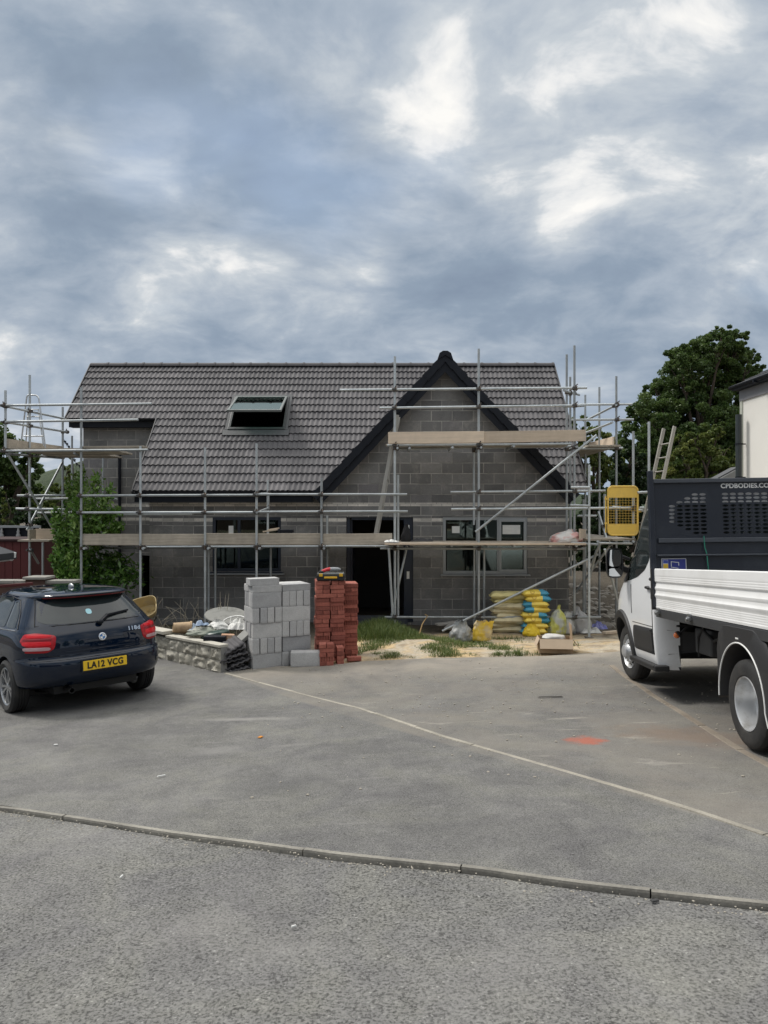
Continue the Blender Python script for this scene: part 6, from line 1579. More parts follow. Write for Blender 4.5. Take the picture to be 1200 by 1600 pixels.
q = G(938, 985); flat_cloth('blue_cloth', 'blue violet plastic wrapper on the ground behind the white sheet', 'wrapper', (q.x, q.y + .15, q.z), .34, .3, poly_mat('violet blue sheet', (.13, .14, .42), (.20, .21, .45), rough=.4), 9, .13)
def carton():
    q = G(871, 1022); t_ = thing('cardboard_box', 'open brown cardboard carton with raised flap on the sand, holding packaging', 'box', mat=Matrix.Translation((q.x, q.y + .17, q.z + .005)) @ Matrix.Rotation(R(-6), 4, 'Z'))
    mcd = M('corrugated card', (.36, .255, .16), .9, 0, .15, 5, .2, 40, c2=(.28, .19, .115), c2s=4); w, d_, h = .50, .33, .22
    mb = MB(); mb.box((0, 0, .006), (w, d_, .006)); mb.box((0, -d_ / 2, h / 2 + .003), (w, .006, h)); mb.box((0, d_ / 2, h / 2 + .003), (w, .006, h)); mb.box((-w / 2, 0, h / 2 + .003), (.006, d_ - .008, h)); mb.box((w / 2, 0, h / 2 + .003), (.006, d_ - .008, h)); mb.build('carton', mcd, t_)
    def flap(p0, p1, out, nm='flap'): mb = MB(); p0, p1, out = Vector(p0), Vector(p1), Vector(out); n = (p1 - p0).cross(out).normalized() * .005; mb.add([p0, p1, p1 + out, p0 + out, p0 + n, p1 + n, p1 + out + n, p0 + out + n], [(0, 1, 2, 3), (7, 6, 5, 4), (0, 4, 5, 1), (1, 5, 6, 2), (2, 6, 7, 3), (3, 7, 4, 0)]); mb.build(nm, mcd_l if out.z < .1 else mcd, t_)
    mcd_l = M('pale card', (.46, .36, .26), .9, 0, .12, 6)
    flap((-w / 2, -d_ / 2 - .004, h), (w / 2, -d_ / 2 - .004, h), (.0, -.07, -.135)); flap((w / 2, -d_ / 2 + .03, h), (w / 2, d_ / 2 - .03, h), (-.02, .0, .22)); flap((w / 2 + .008, -d_ / 2, h), (w / 2 + .008, d_ / 2, h), (.10, .0, -.14)); flap((-w / 2, -d_ / 2, h), (-w / 2, d_ / 2, h), (-.05, 0, -.12)); flap((w / 2, d_ / 2, h), (-w / 2, d_ / 2, h), (0, .12, -.05))
    mb = MB(); mb.blob((-.02, .02, h - .0), .16, 3, .25, 2, 3, (1.1, .8, .35)); mb.build('packaging', M('grey packing', (.44, .43, .41), .7, 0, .15, 12), t_, 60)
carton()
# sack and board end on the low gable deck, dark cloth, red-white sack
q = W(884, 847, YS + .05)
bag('cement_bag', 'white and red plastic sack slumped on the right end of the low gable deck', 'sack', (q.x - .02, q.y, zl + .02), .26, .26, poly_mat('white red sack', (.62, .60, .57), (.58, .30, .27), rough=.4), 41, (1.25, .8), .22, (.16, 0))
q = W(634, 845, YS + .2)
bag('dark_cloth', 'black bundle of netting hanging at the left end of the low gable deck', 'cloth', (q.x, q.y, zl + .02), .36, .10, M('black netting', (.014, .014, .015), .9, 0, .3, 8, .5, 40), 51, (1, .8), .3, (.02, 0))
q = W(655, 845, YS + .3); flat_cloth('dark_cloth', 'dark grey rag lying flat on the low gable deck beside the netting', 'cloth', (q.x + .05, q.y, zl + .02), .45, .25, M('dark rag', (.045, .045, .048), .9, 0, .3, 8, .5, 40), 14, .06)
q = W(611, 846, 14.6); flat_cloth('plastic_sheet', 'folded white plastic sheet on the left tip of the low gable deck', 'sheet', (q.x + .02, q.y + .02, zl + .02), .26, .3, poly_mat('white folded sheet', (.62, .62, .60), (.5, .5, .48), rough=.4), 24, .05)
q = W(448, 830, YS + .3); mb = MB(); mb.box((q.x, q.y, q.z + .0), (.27, .2, .07)); tag(mb.build('mortar_tray', m_black, bevel=.01), 'dark flat tray standing on the left low deck behind the toe board', 'tray')
q = W(435, 829, YS + .25)
for i, (dx, dz, w) in enumerate(((-.16, .0, .30), (-.10, .03, .22))):
    mb = MB(); mb.box((q.x + dx, q.y + i * .02, q.z + dz), (w, .12, .03), Matrix.Rotation(R(-9), 3, 'Y')); tag(mb.build('timber_offcut', m_board_new, bevel=.003), ('longer' if i == 0 else 'shorter upper') + ' timber offcut sticking up over the toe board before the left window', 'offcut', 'timber offcuts on the left deck')
# ---------------------------------------------------------------- leaves, trees, shrubs, grass
def leaf_mat(name, c0, c1, c2, gloss=.5, trans=.36):
    m, t, b = nt(name); a = t.nodes.new('ShaderNodeAttribute'); a.attribute_name = 'tint'
    c = ramp(t, a.outputs['Fac'], [(0, c0), (.5, c1), (1, c2)]); t.links.new(c, b.inputs['Base Color']); b.inputs['Roughness'].default_value = gloss; b.inputs['Specular IOR Level'].default_value = .4
    tr = t.nodes.new('ShaderNodeBsdfTranslucent'); t.links.new(c, tr.inputs[0]); mx = t.nodes.new('ShaderNodeMixShader'); mx.inputs[0].default_value = trans
    t.links.new(b.outputs[0], mx.inputs[1]); t.links.new(tr.outputs[0], mx.inputs[2]); t.links.new(mx.outputs[0], t.nodes['Material Output'].inputs[0]); return m
def leaves(name, C_, tint, size, mt, parent, rs, asp=.5, updir=None, fold=.15):
    """one small leaf-shaped face pair per point of C_ (N,3)"""
    n = len(C_); a = rs.normal(size=(n, 3)); 
    if updir is not None: a = a * .8 + updir
    a /= np.linalg.norm(a, axis=1)[:, None]; b = rs.normal(size=(n, 3)); b -= a * (a * b).sum(1)[:, None]; b /= np.linalg.norm(b, axis=1)[:, None]; nn = np.cross(a, b)
    s = size * rs.uniform(.6, 1.25, n)[:, None]
    V = np.stack([C_ - a * s * .5, C_ + b * s * asp * .5 + nn * s * fold * .5, C_ + a * s * .5, C_ - b * s * asp * .5 + nn * s * fold * .5], 1).reshape(-1, 3)
    me = bpy.data.meshes.new(name); me.vertices.add(4 * n); me.vertices.foreach_set('co', V.ravel())
    me.loops.add(4 * n); me.loops.foreach_set('vertex_index', np.arange(4 * n)); me.polygons.add(n); me.polygons.foreach_set('loop_start', np.arange(n) * 4); me.polygons.foreach_set('loop_total', np.full(n, 4)); me.update(calc_edges=True)
    at = me.attributes.new('tint', 'FLOAT', 'FACE'); at.data.foreach_set('value', np.clip(tint, 0, 1)); me.materials.append(mt)
    o = bpy.data.objects.new(name, me); COL.objects.link(o)
    if parent is not None: o.parent = parent
    return o
m_bark = M('bark', (.065, .05, .037), .95, 0, .35, 8, .6, 30)
def crown_points(blobs, per, rs, shell=.55, flat=1.0):
    P = []; T = []
    tot = sum(r ** 2 for *_, r in blobs)
    for x, y, z, r in blobs:
        # sub clumps on the surface of each limb's mass, leaves round every clump
        nc = max(8, int(55 * (r / 1.2) ** 1.2)); d = rs.normal(size=(nc, 3)); d /= np.linalg.norm(d, axis=1)[:, None]; rad = r * (shell + (1 - shell) * rs.uniform(0, 1, nc) ** .5) * rs.uniform(.75, 1.12, nc)
        cc = np.array([x, y, z]) + d * rad[:, None] * np.array([1, 1, flat]); cr = r * rs.uniform(.10, .27, nc); ct = rs.normal(.5, .17, nc)
        m_ = int(per * r * r / tot); k = rs.integers(0, nc, m_); q = rs.normal(size=(m_, 3)); q /= np.linalg.norm(q, axis=1)[:, None]
        P.append(cc[k] + q * (cr[k] * rs.uniform(.3, 1, m_) ** .5)[:, None] * np.array([1, 1, .75])); T.append(ct[k] + rs.normal(0, .13, m_))
    return np.concatenate(P), np.concatenate(T)
def tree(name, label, cat, blobs, n, size, mt, trunk, rs_seed, group=None, asp=.6, shell=.55, limbs=True, tr=.16):
    rs = np.random.default_rng(rs_seed); bx = Vector(trunk); t_ = thing(name, label, cat, bx, group)
    B_ = [(x - bx.x, y - bx.y, z - bx.z, r) for x, y, z, r in blobs]; P, T = crown_points(B_, n, rs, shell)
    leaves('crown', P, T, size, mt, t_, rs, asp); mb = MB(); top = max(B_, key=lambda q: q[2]); mid = sum((Vector(q[:3]) for q in B_), Vector()) / len(B_)
    fork = Vector((mid.x * .4, mid.y * .4, max(.4, min(q[2] - q[3] for q in B_) * .8))); mb.tube([(0, 0, -.2), fork * .5 + Vector((.05, 0, 0)), fork], [tr * 1.25, tr, tr * .85], 10)
    if limbs:
        for x, y, z, r in B_:
            e = Vector((x, y, z)); m_ = fork.lerp(e, .5) + Vector((rs.normal(0, .15), rs.normal(0, .15), .1 * (e - fork).length)); mb.tube([fork, m_, e], [tr * .55, tr * .32, tr * .06], 7)
            for _ in range(4): q = e + Vector(rs.normal(size=3)).normalized() * r * .55; mb.tube([m_.lerp(e, .6), (m_.lerp(e, .6) + q) / 2 + Vector((0, 0, .1)), q], [tr * .14, tr * .09, tr * .03], 5)
    mb.build('trunk', m_bark, t_, 60); return t_
def pxb(lst, Y, dep=1.0):
    out = []; rr = random.Random(len(lst))
    for px, py, r in lst: p = W(px, py, Y + rr.uniform(-1, 1) * dep); out.append((p.x, p.y, p.z, r * Y / F))
    return out
m_leafdk = leaf_mat('dark broadleaf', (.036, .070, .017), (.075, .125, .032), (.15, .21, .062))
m_leafmid = leaf_mat('yellowing broadleaf', (.05, .085, .018), (.11, .15, .034), (.22, .24, .065))
m_leafhedge = leaf_mat('dark hedge leaf', (.010, .022, .008), (.022, .044, .014), (.045, .075, .024))
m_laurel = leaf_mat('glossy laurel leaf', (.04, .10, .02), (.11, .22, .04), (.27, .39, .11), .22, .2)
Y = 32
tree('oak_tree', 'big dark oak tree behind the scaffold, its rounded crown the highest on the right', 'tree',
     pxb([(1100, 590, 62), (1060, 625, 52), (1140, 575, 42), (1022, 655, 42), (1155, 630, 46), (1100, 665, 66), (1040, 700, 52), (1000, 695, 40), (1078, 560, 36), (1118, 545, 34), (1172, 575, 22), (1150, 540, 24), (1128, 530, 20), (1065, 580, 30), (1025, 620, 26), (995, 660, 22), (1175, 600, 26), (1100, 720, 60), (1000, 740, 44), (1050, 760, 60), (1180, 556, 10), (970, 700, 22), (1150, 700, 50)], Y, 1.0), 230000, .125, m_leafdk, (W(1090, 0, Y).x, Y, .0), 3, tr=.3)
Y = 22
tree('broadleaf_tree', 'yellow green bushy tree in front of the oak, left of the white rendered house', 'tree',
     pxb([(1105, 700, 36), (1070, 725, 32), (1130, 705, 26), (1085, 685, 18), (1060, 760, 34), (1110, 750, 42), (1035, 740, 18), (1125, 672, 14), (1060, 690, 12), (1140, 745, 28)], Y, .6), 34000, .10, m_leafmid, (W(1095, 0, Y).x, Y, .1), 5, tr=.12)
Y = 27
tree('broadleaf_tree', 'small light green tree showing between scaffold tubes at the right roof verge', 'tree',
     pxb([(930, 690, 24), (905, 665, 18), (950, 710, 26), (912, 720, 26), (935, 750, 34), (960, 740, 26), (898, 690, 16)], Y, .7), 16000, .13, m_leafmid, (W(930, 0, Y).x, Y, .2), 6, tr=.12)
Y = 24
tree('holly_tree', 'dark dense evergreen mass behind the yellow gate', 'tree',
     pxb([(985, 760, 42), (945, 790, 36), (1010, 800, 42), (960, 840, 44), (915, 815, 34), (1010, 850, 44), (900, 855, 34), (985, 715, 26), (1040, 800, 40), (930, 870, 30)], Y, .8), 38000, .13, m_leafhedge, (W(965, 0, Y).x, Y, .3), 8, tr=.2)
Y = 25
tree('ash_tree', 'dark leafy tree at the left edge behind the corner scaffold', 'tree',
     pxb([(10, 710, 34), (40, 735, 30), (-20, 720, 45), (20, 770, 40), (52, 712, 12), (-5, 690, 16), (50, 770, 22), (-50, 700, 60), (8, 800, 40)], Y, .9), 34000, .14, m_leafdk, (W(10, 0, Y).x, Y, .2), 9, tr=.2)
Y = 22
tree('hedge', 'dark dense hedge behind the maroon shed', 'hedge',
     pxb([(20, 820, 34), (60, 815, 32), (95, 820, 30), (-20, 815, 34), (120, 810, 24), (40, 850, 32), (85, 855, 32), (120, 850, 28), (-60, 820, 40), (0, 850, 36)], Y, .6), 30000, .11, m_leafhedge, (W(50, 0, Y).x, Y, .2), 10, tr=.1)
Y = 29
tree('broadleaf_tree', 'olive green round bush under the high left deck, with the far hill above', 'tree',
     pxb([(75, 775, 24), (100, 770, 20), (60, 790, 22), (90, 795, 26), (115, 785, 20), (112, 760, 12)], Y, .7), 12000, .13, m_leafmid, (W(85, 0, Y).x, Y, .2), 12, tr=.12)
Y = 21
tree('ash_tree', 'thin young tree just behind the left corner scaffold, against pale sky', 'tree',
     pxb([(107, 735, 9), (118, 748, 10), (108, 755, 10), (122, 765, 12), (114, 715, 5)], Y, .3), 1600, .10, m_leafmid, (W(115, 0, Y).x, Y, .2), 14, tr=.05)
Y = 20.5
tree('conifer', 'slim pale green conifer shoot against the dark hedge at the far left', 'tree', pxb([(7, 800, 6), (6, 790, 5), (8, 812, 7), (5, 781, 3), (7, 770, 2)], Y, .05), 1800, .07, m_leafmid, (W(7, 0, Y).x, Y, .2), 15, tr=.03)
# the laurel by the scaffold foot, in leafy shoots
def laurel():
    rs = np.random.default_rng(21); base_ = Vector((W(118, 0, 15.2).x, 15.2, 0)); base_.z = soil_h(base_.x, base_.y); t_ = thing('laurel_shrub', 'bright green glossy laurel growing up through the scaffold behind the blue car', 'shrub', base_)
    P, T, U = [], [], []; mb = MB()
    shoots = [(100, 905, 88, 800, 9), (105, 900, 112, 755, 11), (112, 900, 128, 742, 10), (120, 900, 150, 748, 11), (125, 880, 170, 768, 10), (130, 860, 178, 800, 11), (135, 860, 186, 822, 9), (110, 905, 96, 840, 11), (105, 910, 86, 870, 9), (118, 905, 120, 790, 12), (130, 890, 158, 800, 10), (120, 900, 136, 790, 11), (110, 915, 100, 885, 11), (125, 915, 130, 880, 9)]
    for i, (ax, ay, bx_, by, w) in enumerate(shoots):
        a = W(ax, ay, 15.1 + .25 * math.sin(i * 2.1)) - base_; b = W(bx_, by, 15.2 + .35 * math.sin(i * 1.3)) - base_; r_ = w * 15 / F * 1.2; n = 620
        root = Vector((rs.normal(0, .08), rs.normal(0, .08), -.02)); mb.tube([root, root.lerp(a, .6), a, b], [.018, .015, .012, .004], 6)
        u = rs.uniform(-.05, 1.05, n); q = rs.normal(size=(n, 3)); q /= np.linalg.norm(q, axis=1)[:, None]; A = np.array(a); B_ = np.array(b)
        P.append(A + (B_ - A) * u[:, None] + q * (r_ * rs.uniform(.2, 1, n))[:, None]); T.append(rs.normal(.42 + .25 * max(0, (850 - by) / 100), .2, n)); U.append(q * .7 + np.array([0, 0, .5]))
    o = leaves('foliage', np.concatenate(P), np.concatenate(T), .125, m_laurel, t_, rs, .40, np.concatenate(U)); mb.build('stem', m_bark, t_, 60)
    b2 = Vector((W(175, 0, 15.4).x, 15.45, 0)); b2.z = soil_h(b2.x, b2.y); P, T = [], []; s_ = thing('laurel_shrub', 'dark shaded laurel growth under the low deck, beside the bright laurel', 'shrub', b2); mb = MB()
    for i, (px, py) in enumerate(((140, 885), (165, 875), (190, 890), (150, 910), (180, 915), (205, 900), (170, 895), (140, 925))):
        c = np.array(W(px, py, 15.4 + .2 * math.sin(i)) - b2); n = 200; q = rs.normal(size=(n, 3)); P.append(c + q * .13); T.append(rs.normal(.3, .2, n)); mb.tube([(0, 0, 0), Vector(c) * .5 + Vector((.03, 0, 0)), Vector(c)], [.014, .01, .004], 6)
    leaves('foliage', np.concatenate(P), np.concatenate(T), .15, m_laurel, s_, rs, .34); mb.build('stem', m_bark, s_, 60)
laurel()
# dry stalks in the bed behind the garden wall
m_stalk = M('dead stalk', (.30, .27, .21), .9, 0, .25, 10, inst=.2)
def stalks(label, spots, Yb, seed):
    rr = random.Random(seed); px0 = sum(s_[0] for s_ in spots) / len(spots); b = Vector((W(px0, 0, Yb).x, Yb, 0)); b.z = soil_h(b.x, b.y); t_ = thing('dead_plant', label, 'plant', b, 'dead stalks in the garden bed'); mb = MB()
    for (x0, x1, top, bend) in spots:
        y_ = Yb + rr.uniform(-.25, .25); p0 = W(x0, 0, y_); p0.z = soil_h(p0.x, y_) ; p1 = W(x1, top, y_); pts = []
        for i in range(9):
            f_ = i / 8; p = p0.lerp(p1, f_); p.x += bend * .30 * f_ ** 3; p.z -= abs(bend) * .22 * max(0, f_ - .6) * 2.2; pts.append(p - b)
        mb.tube(pts, [.008 - .005 * i / 8 for i in range(9)], 5)
        for k in (3, 5): q = pts[k]; mb.tube([q, q + Vector((rr.uniform(-.1, .1), .02, -.08)), q + Vector((rr.uniform(-.14, .14), .03, -.2))], [.006, .005, .002], 4)
    mb.build('stem', m_stalk, t_, 60)
stalks('dead pale stalks standing between the wheelbarrow and the first scaffold pole', [(238, 238, 925, .6), (244, 241, 928, .2), (250, 262, 933, .9), (246, 256, 950, .8), (258, 255, 955, -.4), (240, 247, 945, 1)], 13.2, 1)
stalks('tall dead stalks in the bed before the left blockwork, left of the pipe stubs', [(285, 272, 940, -.5), (286, 279, 935, .1), (290, 285, 930, .4), (300, 288, 930, -.6), (304, 296, 935, .5), (312, 307, 930, .1), (316, 310, 933, -.5), (293, 292, 957, .9), (300, 284, 931, -1)], 13.4, 2)
stalks('dead stalks between the scaffold pole and the round table top', [(328, 334, 938, .5), (330, 338, 936, .3), (333, 337, 940, .2), (345, 344, 925, 0), (352, 350, 928, .1), (352, 355, 926, .1), (368, 372, 940, .9), (334, 330, 945, -.3)], 13.4, 3)
# grass
m_grass = leaf_mat('grass blade', (.045, .08, .016), (.095, .135, .032), (.20, .21, .07), .6, .3)
def grass(name, label, fn, n, h0, h1, seed, lean=.5):
    rs = np.random.default_rng(seed); V = []; F_ = []; T = []; k = 0
    while k < n:
        r_ = fn(rs)
        if r_ is None: continue
        x, y, dens = r_; z = soil_h(x, y) - .04; h = rs.uniform(h0, h1) * dens; an = rs.uniform(0, 6.28); ln = rs.normal(0, lean) * h; dx, dy = math.cos(an), math.sin(an); w = rs.uniform(.003, .006)
        o = len(V); V += [(x - dy * w, y + dx * w, z), (x + dy * w, y - dx * w, z), (x + dx * ln * .4 + dy * w * .7, y + dy * ln * .4 - dx * w * .7, z + h * .6), (x + dx * ln * .4 - dy * w * .7, y + dy * ln * .4 + dx * w * .7, z + h * .6), (x + dx * ln, y + dy * ln, z + h * .92)]
        F_ += [(o, o + 1, o + 2, o + 3), (o + 3, o + 2, o + 4)]; q = rs.normal(.45, .2); T += [q, q]; k += 1
    me = bpy.data.meshes.new(name); me.from_pydata(V, [], F_); at = me.attributes.new('tint', 'FLOAT', 'FACE'); at.data.foreach_set('value', np.clip(T, 0, 1)); me.materials.append(m_grass)
    o = bpy.data.objects.new(name, me); COL.objects.link(o); tag(o, label, 'grass', kind='stuff')
def patchfn(px0, px1, py0, py1, thr, sc):
    a, b = G(px0, py1), G(px1, py0)
    def fn(rs):
        px, py = rs.uniform(px0, px1), rs.uniform(py0, py1); p = G(px, py)
        q = mnoise.noise(Vector((p.x * sc, p.y * sc * .8, 4.2))) + .4 * mnoise.noise(Vector((p.x * sc * 3, p.y * sc * 3, 1.2))); e = min(px - px0, px1 - px) / (px1 - px0) + .05
        return (p.x, p.y, min(1, .45 + (q - thr) * 1.6)) if p.y > far_y(p.x) + .10 and q > thr + .25 * (e < .12) else None
    return fn
grass('grass', 'long dark green grass before the door opening', lambda rs: (lambda x, y: (x, y, max(.25, 1 - abs(x + .05) / 1.4)) if ((x + .0) / 1.0) ** 2 + ((y - 13.9) / .75) ** 2 < rs.uniform(.3, 1.2) else None)(rs.uniform(-1.1, 1.3), rs.uniform(13.0, 14.7)), 6500, .14, .34, 31, .55)
grass('grass', 'short worn grass tufts along the edge of the tarmac', patchfn(560, 815, 996, 1031, -.10, 1.5), 10500, .05, .15, 32, .8)
grass('grass', 'small grass tufts on the sand near the carton', patchfn(700, 905, 985, 1034, .34, 2.6), 1500, .05, .17, 33, .7)
grass('grass', 'weeds between the garden wall and the left blockwork', lambda rs: (rs.uniform(-4.6, -1.6), rs.uniform(13.2, 15.8), rs.uniform(.4, 1)), 900, .08, .25, 34, .7)
# ---------------------------------------------------------------- neighbours, boundary, hills
m_render = M('cream render', (.74, .725, .68), .9, 0, .05, 1.2, .15, 90, c2=(.68, .665, .62), c2s=.8)
def neighbour():
    x = 6.75; y1 = 14.0; y0 = 6.5; ze = E + 2.26; t_ = thing('rendered_house', 'cream rendered house side with dark gutter at the right edge behind the truck', 'house', (x, y1, 0))
    o = t_.location
    def bx(nm, c, d, mt, bev=0): mb = MB(); mb.box(Vector(c) - o, d); return mb.build(nm, mt, t_, bevel=bev)
    bx('wall', (x + 3.5, (y0 + y1) / 2, ze / 2 - .3), (7.0, y1 - y0, ze + .6), m_render)
    bx('corner_bead', (x - .006, y1 - .05, ze / 2 + .6), (.02, .10, ze - 1.2), M('corner board', (.42, .44, .38), .7))
    bx('fascia', (x - .012, (y0 + y1) / 2, ze - .07), (.02, y1 - y0 + .02, .20), M('grey fascia', (.20, .20, .21), .5))
    bx('soffit', (x - .075, (y0 + y1) / 2, ze + .045), (.14, y1 - y0 + .1, .02), m_black)
    mb = MB(); K = 10; r_ = .055; gx = x - .14; gz = ze + .11; vs = []
    for yy in (y0 - .05, y1 + .1):
        for rr in (r_, r_ - .008):
            for k in range(K + 1): an = math.pi + math.pi * k / K; vs.append(Vector((gx + rr * math.cos(an), yy, gz + rr * math.sin(an))) - o)
    n = K + 1; fs = []
    for k in range(K): fs += [(k, k + 1, 2 * n + k + 1, 2 * n + k), (n + k, n + k + 1, 3 * n + k + 1, 3 * n + k), (k, k + 1, n + k + 1, n + k), (2 * n + k, 2 * n + k + 1, 3 * n + k + 1, 3 * n + k)]
    for k in (0, K): fs.append((k, 2 * n + k, 3 * n + k, n + k))
    mb.add(vs, fs); g_ = mb.build('gutter', m_black, t_, 50)
    mb = MB()
    for yy in np.arange(y0 + .3, y1, .9): mb.box(Vector((gx, yy, gz - .05)) - o, (.15, .03, .05))
    mb.build('gutter_bracket', m_black, g_)
    mb = MB(); a = 38
    for s_ in (0, 1):
        for k in range(12):
            q0, q1 = k / 12, (k + 1) / 12 + .01; xa, xb = (x - .13 + 3.63 * q0, x - .13 + 3.63 * q1) if s_ == 0 else (x + 7.2 - 3.7 * q0, x + 7.2 - 3.7 * q1); za, zb = ze + .14 + 1.7 * q0, ze + .14 + 1.7 * q1
            mb.prism([Vector((xa, y0 - .1, za)) - o, Vector((xb, y0 - .1, zb - .03)) - o, Vector((xb, y0 - .1, zb - .06)) - o, Vector((xa, y0 - .1, za - .05)) - o], (0, y1 - y0 + .3, 0))
    mb.build('roof', M('slate roof', (.05, .052, .058), .6, 0, .25, 3), t_)
    # soil pipe with its clips, and the lean-to at the far corner
    px = x - .14; mb = MB(); mb.tube([Vector((px, y1 - .22, -.1)) - o, Vector((px, y1 - .22, px2z(648, y1 - .2))) - o], .055, 16); p_ = mb.build('soil_pipe', M('dark green grey pipe', (.028, .036, .038), .4, 0, .15, 4), t_, 60)
    for py in (694, 746): mb = MB(); z = px2z(py, y1 - .2); mb.box(Vector((px + .06, y1 - .22, z)) - o, (.13, .03, .02)); mb.lathe([(.056, -.015), (.064, -.015), (.064, .015), (.056, .015)], 16, Matrix.Translation(Vector((px, y1 - .22, z)) - o), True); mb.build('pipe_clip', m_black, p_, 50)
    ya = 14.6; xa, za = px2x(1098, ya), px2z(762, ya); xb, zb = px2x(1156, ya), px2z(731, ya)
    mb = MB(); mb.prism([Vector((xa, ya, za)) - o, Vector((xb, ya, zb)) - o, Vector((xb, ya, zb - .16)) - o, Vector((xa, ya, za - .16)) - o], (0, .04, 0)); mb.build('lean_to_fascia', M('grey verge board', (.22, .225, .225), .6, 0, .1), t_)
    mb = MB(); mb.prism([Vector((xa - .05, ya + .045, za + .0)) - o, Vector((xb, ya + .045, zb + .03)) - o, Vector((xb, ya + .045, zb - .12)) - o, Vector((xa - .05, ya + .045, za - .15)) - o], (0, .35, 0)); mb.build('lean_to_roof', M('dark sheet roof', (.06, .062, .066), .6), t_)
    mb = MB(); mb.prism([Vector((xa + .25, ya + .1, -.3)) - o, Vector((xb, ya + .1, -.3)) - o, Vector((xb, ya + .1, zb - .17)) - o, Vector((xa + .25, ya + .1, za - .05)) - o], (0, .2, 0)); mb.build('lean_to_wall', m_render, t_)
neighbour()
m_maroon = M('maroon boards', (.085, .012, .012), .7, 0, .2, 5, .2, 30)
def left_side():
    y = 17.6; xr = W(45, 0, y).x; t_ = thing('shed', 'maroon boarded shed at the left edge behind the blue car', 'shed', (xr - 1.3, y, 0)); o = t_.location; zt_ = px2z(846, y)
    mb = MB(); mb.box((0, .9, zt_ / 2 - .1), (2.6, 1.8, zt_ + .2)); b = mb.build('shed_body', m_maroon, t_)
    mb = MB()
    for i in range(14): mb.box((-1.3 + 2.6 * (i + .5) / 14, -.012, zt_ / 2 - .1), (2.6 / 14 - .012, .02, zt_ + .18))
    mb.build('cladding', m_maroon, t_)
    mb = MB(); mb.box((0, .9, zt_ + .03), (2.75, 1.95, .05)); mb.build('roof', M('dark felt', (.03, .012, .012), .9), t_)
    # black panel fence with pale turned balusters behind the shed
    y = 19.8; xr = W(60, 0, y).x; f_ = thing('panel_fence', 'black fence with pale turned balusters above the maroon shed', 'fence', (xr - 1.6, y, 0)); zt_ = px2z(824, y); zb = px2z(846, y)
    mb = MB(); mb.box((0, .03, zt_ / 2), (3.2, .04, zt_)); mb.build('panel', m_black, f_)
    mb = MB(); mb.box((0, 0, zt_ + .02), (3.3, .1, .06)); mb.build('top_rail', M('grey rail', (.30, .32, .33), .5, 0, .1), f_)
    for px in (-40, -14, 4, 30, 52):
        mb = MB(); x = W(px, 0, y).x - f_.location.x; h = zt_ - zb; mb.lathe([(.0, 0), (.045, 0), (.05, h * .12), (.025, h * .2), (.055, h * .42), (.06, h * .5), (.03, h * .66), (.045, h * .75), (.02, h * .9), (.03, h), (0, h)], 14, Matrix.Translation((x, -.05, zb - .02))); mb.build('baluster', M('pale baluster', (.35, .36, .36), .7), f_, 60)
    # neighbour's porch roof, cut by the picture's edge
    y = 12.6; t2 = thing('porch_roof', 'small dark porch roof with white verge board at the left edge above the car', 'roof', (W(-60, 0, y).x, y, 0)); o = t2.location
    def p(px, py, dy=0): return W(px, py, y) + Vector((0, dy, 0)) - o
    mb = MB(); mb.prism([p(26, 863), p(-60, 833), p(-60, 845), p(26, 873)], (0, -1.6, 0)); mb.build('tiles', M('dark porch tile', (.03, .032, .036), .6, 0, .2, 5), t2)
    mb = MB(); mb.prism([p(27, 863, -.03), p(21, 862, -.03), p(21, 876, -.03), p(26, 871, -.03)], (0, -.06, 0)); mb.build('gutter_end', m_white, t2)
    mb = MB(); mb.prism([p(16, 871, .05), p(-60, 846, .05), p(-60, 880, .05), p(16, 876, .05)], (0, -1.4, 0)); mb.build('soffit_board', m_white, t2)
    mb = MB(); mb.box(p(-45, 905, -.8), (.10, .10, 1.3)); mb.build('post', m_white, t2)
    # low boundary wall with coping and a maroon rail
    y = 13.6; x0, x1 = W(-120, 0, y).x, W(118, 0, y).x; zt_ = px2z(912, y); w_ = thing('boundary_wall', 'dark brick boundary wall with grey coping and capped pier behind the car roof', 'wall', ((x0 + x1) / 2, y, 0)); L = x1 - x0
    mb = MB(); mb.box((0, .12, zt_ / 2 - .15), (L, .22, zt_ + .3)); mb.build('brickwork', M('dark brickwork', (.08, .045, .035), .9, 0, .3, 9), w_)
    mc = M('grey coping', (.26, .25, .225), .9, 0, .2, 6, .3, 40)
    for i in range(5): mb = MB(); a = -L / 2 + L * i / 5; mb.box((a + L / 10, .12, zt_ + .03), (L / 5 - .01, .30, .06)); mb.build('coping', mc, w_, bevel=.01)
    xp = W(57, 0, y).x - w_.location.x; mb = MB(); mb.box((xp, .10, zt_ / 2), (.34, .34, zt_ + .15)); pr = mb.build('pier', M('dark brickwork', (.08, .045, .035), .9, 0, .3, 9), w_); mb = MB(); mb.box((xp, .10, zt_ + .105), (.42, .42, .05)); mb.build('pier_cap', mc, pr, bevel=.012)
    r_ = MB(); a, b_ = W(-60, 921, 12.4), W(51, 912, 13.3); r_.bar(a, b_, .05, .05); tag(r_.build('fence_rail', m_maroon, bevel=.008), 'maroon timber rail sloping up to the wall pier at the left edge', 'rail')
left_side()
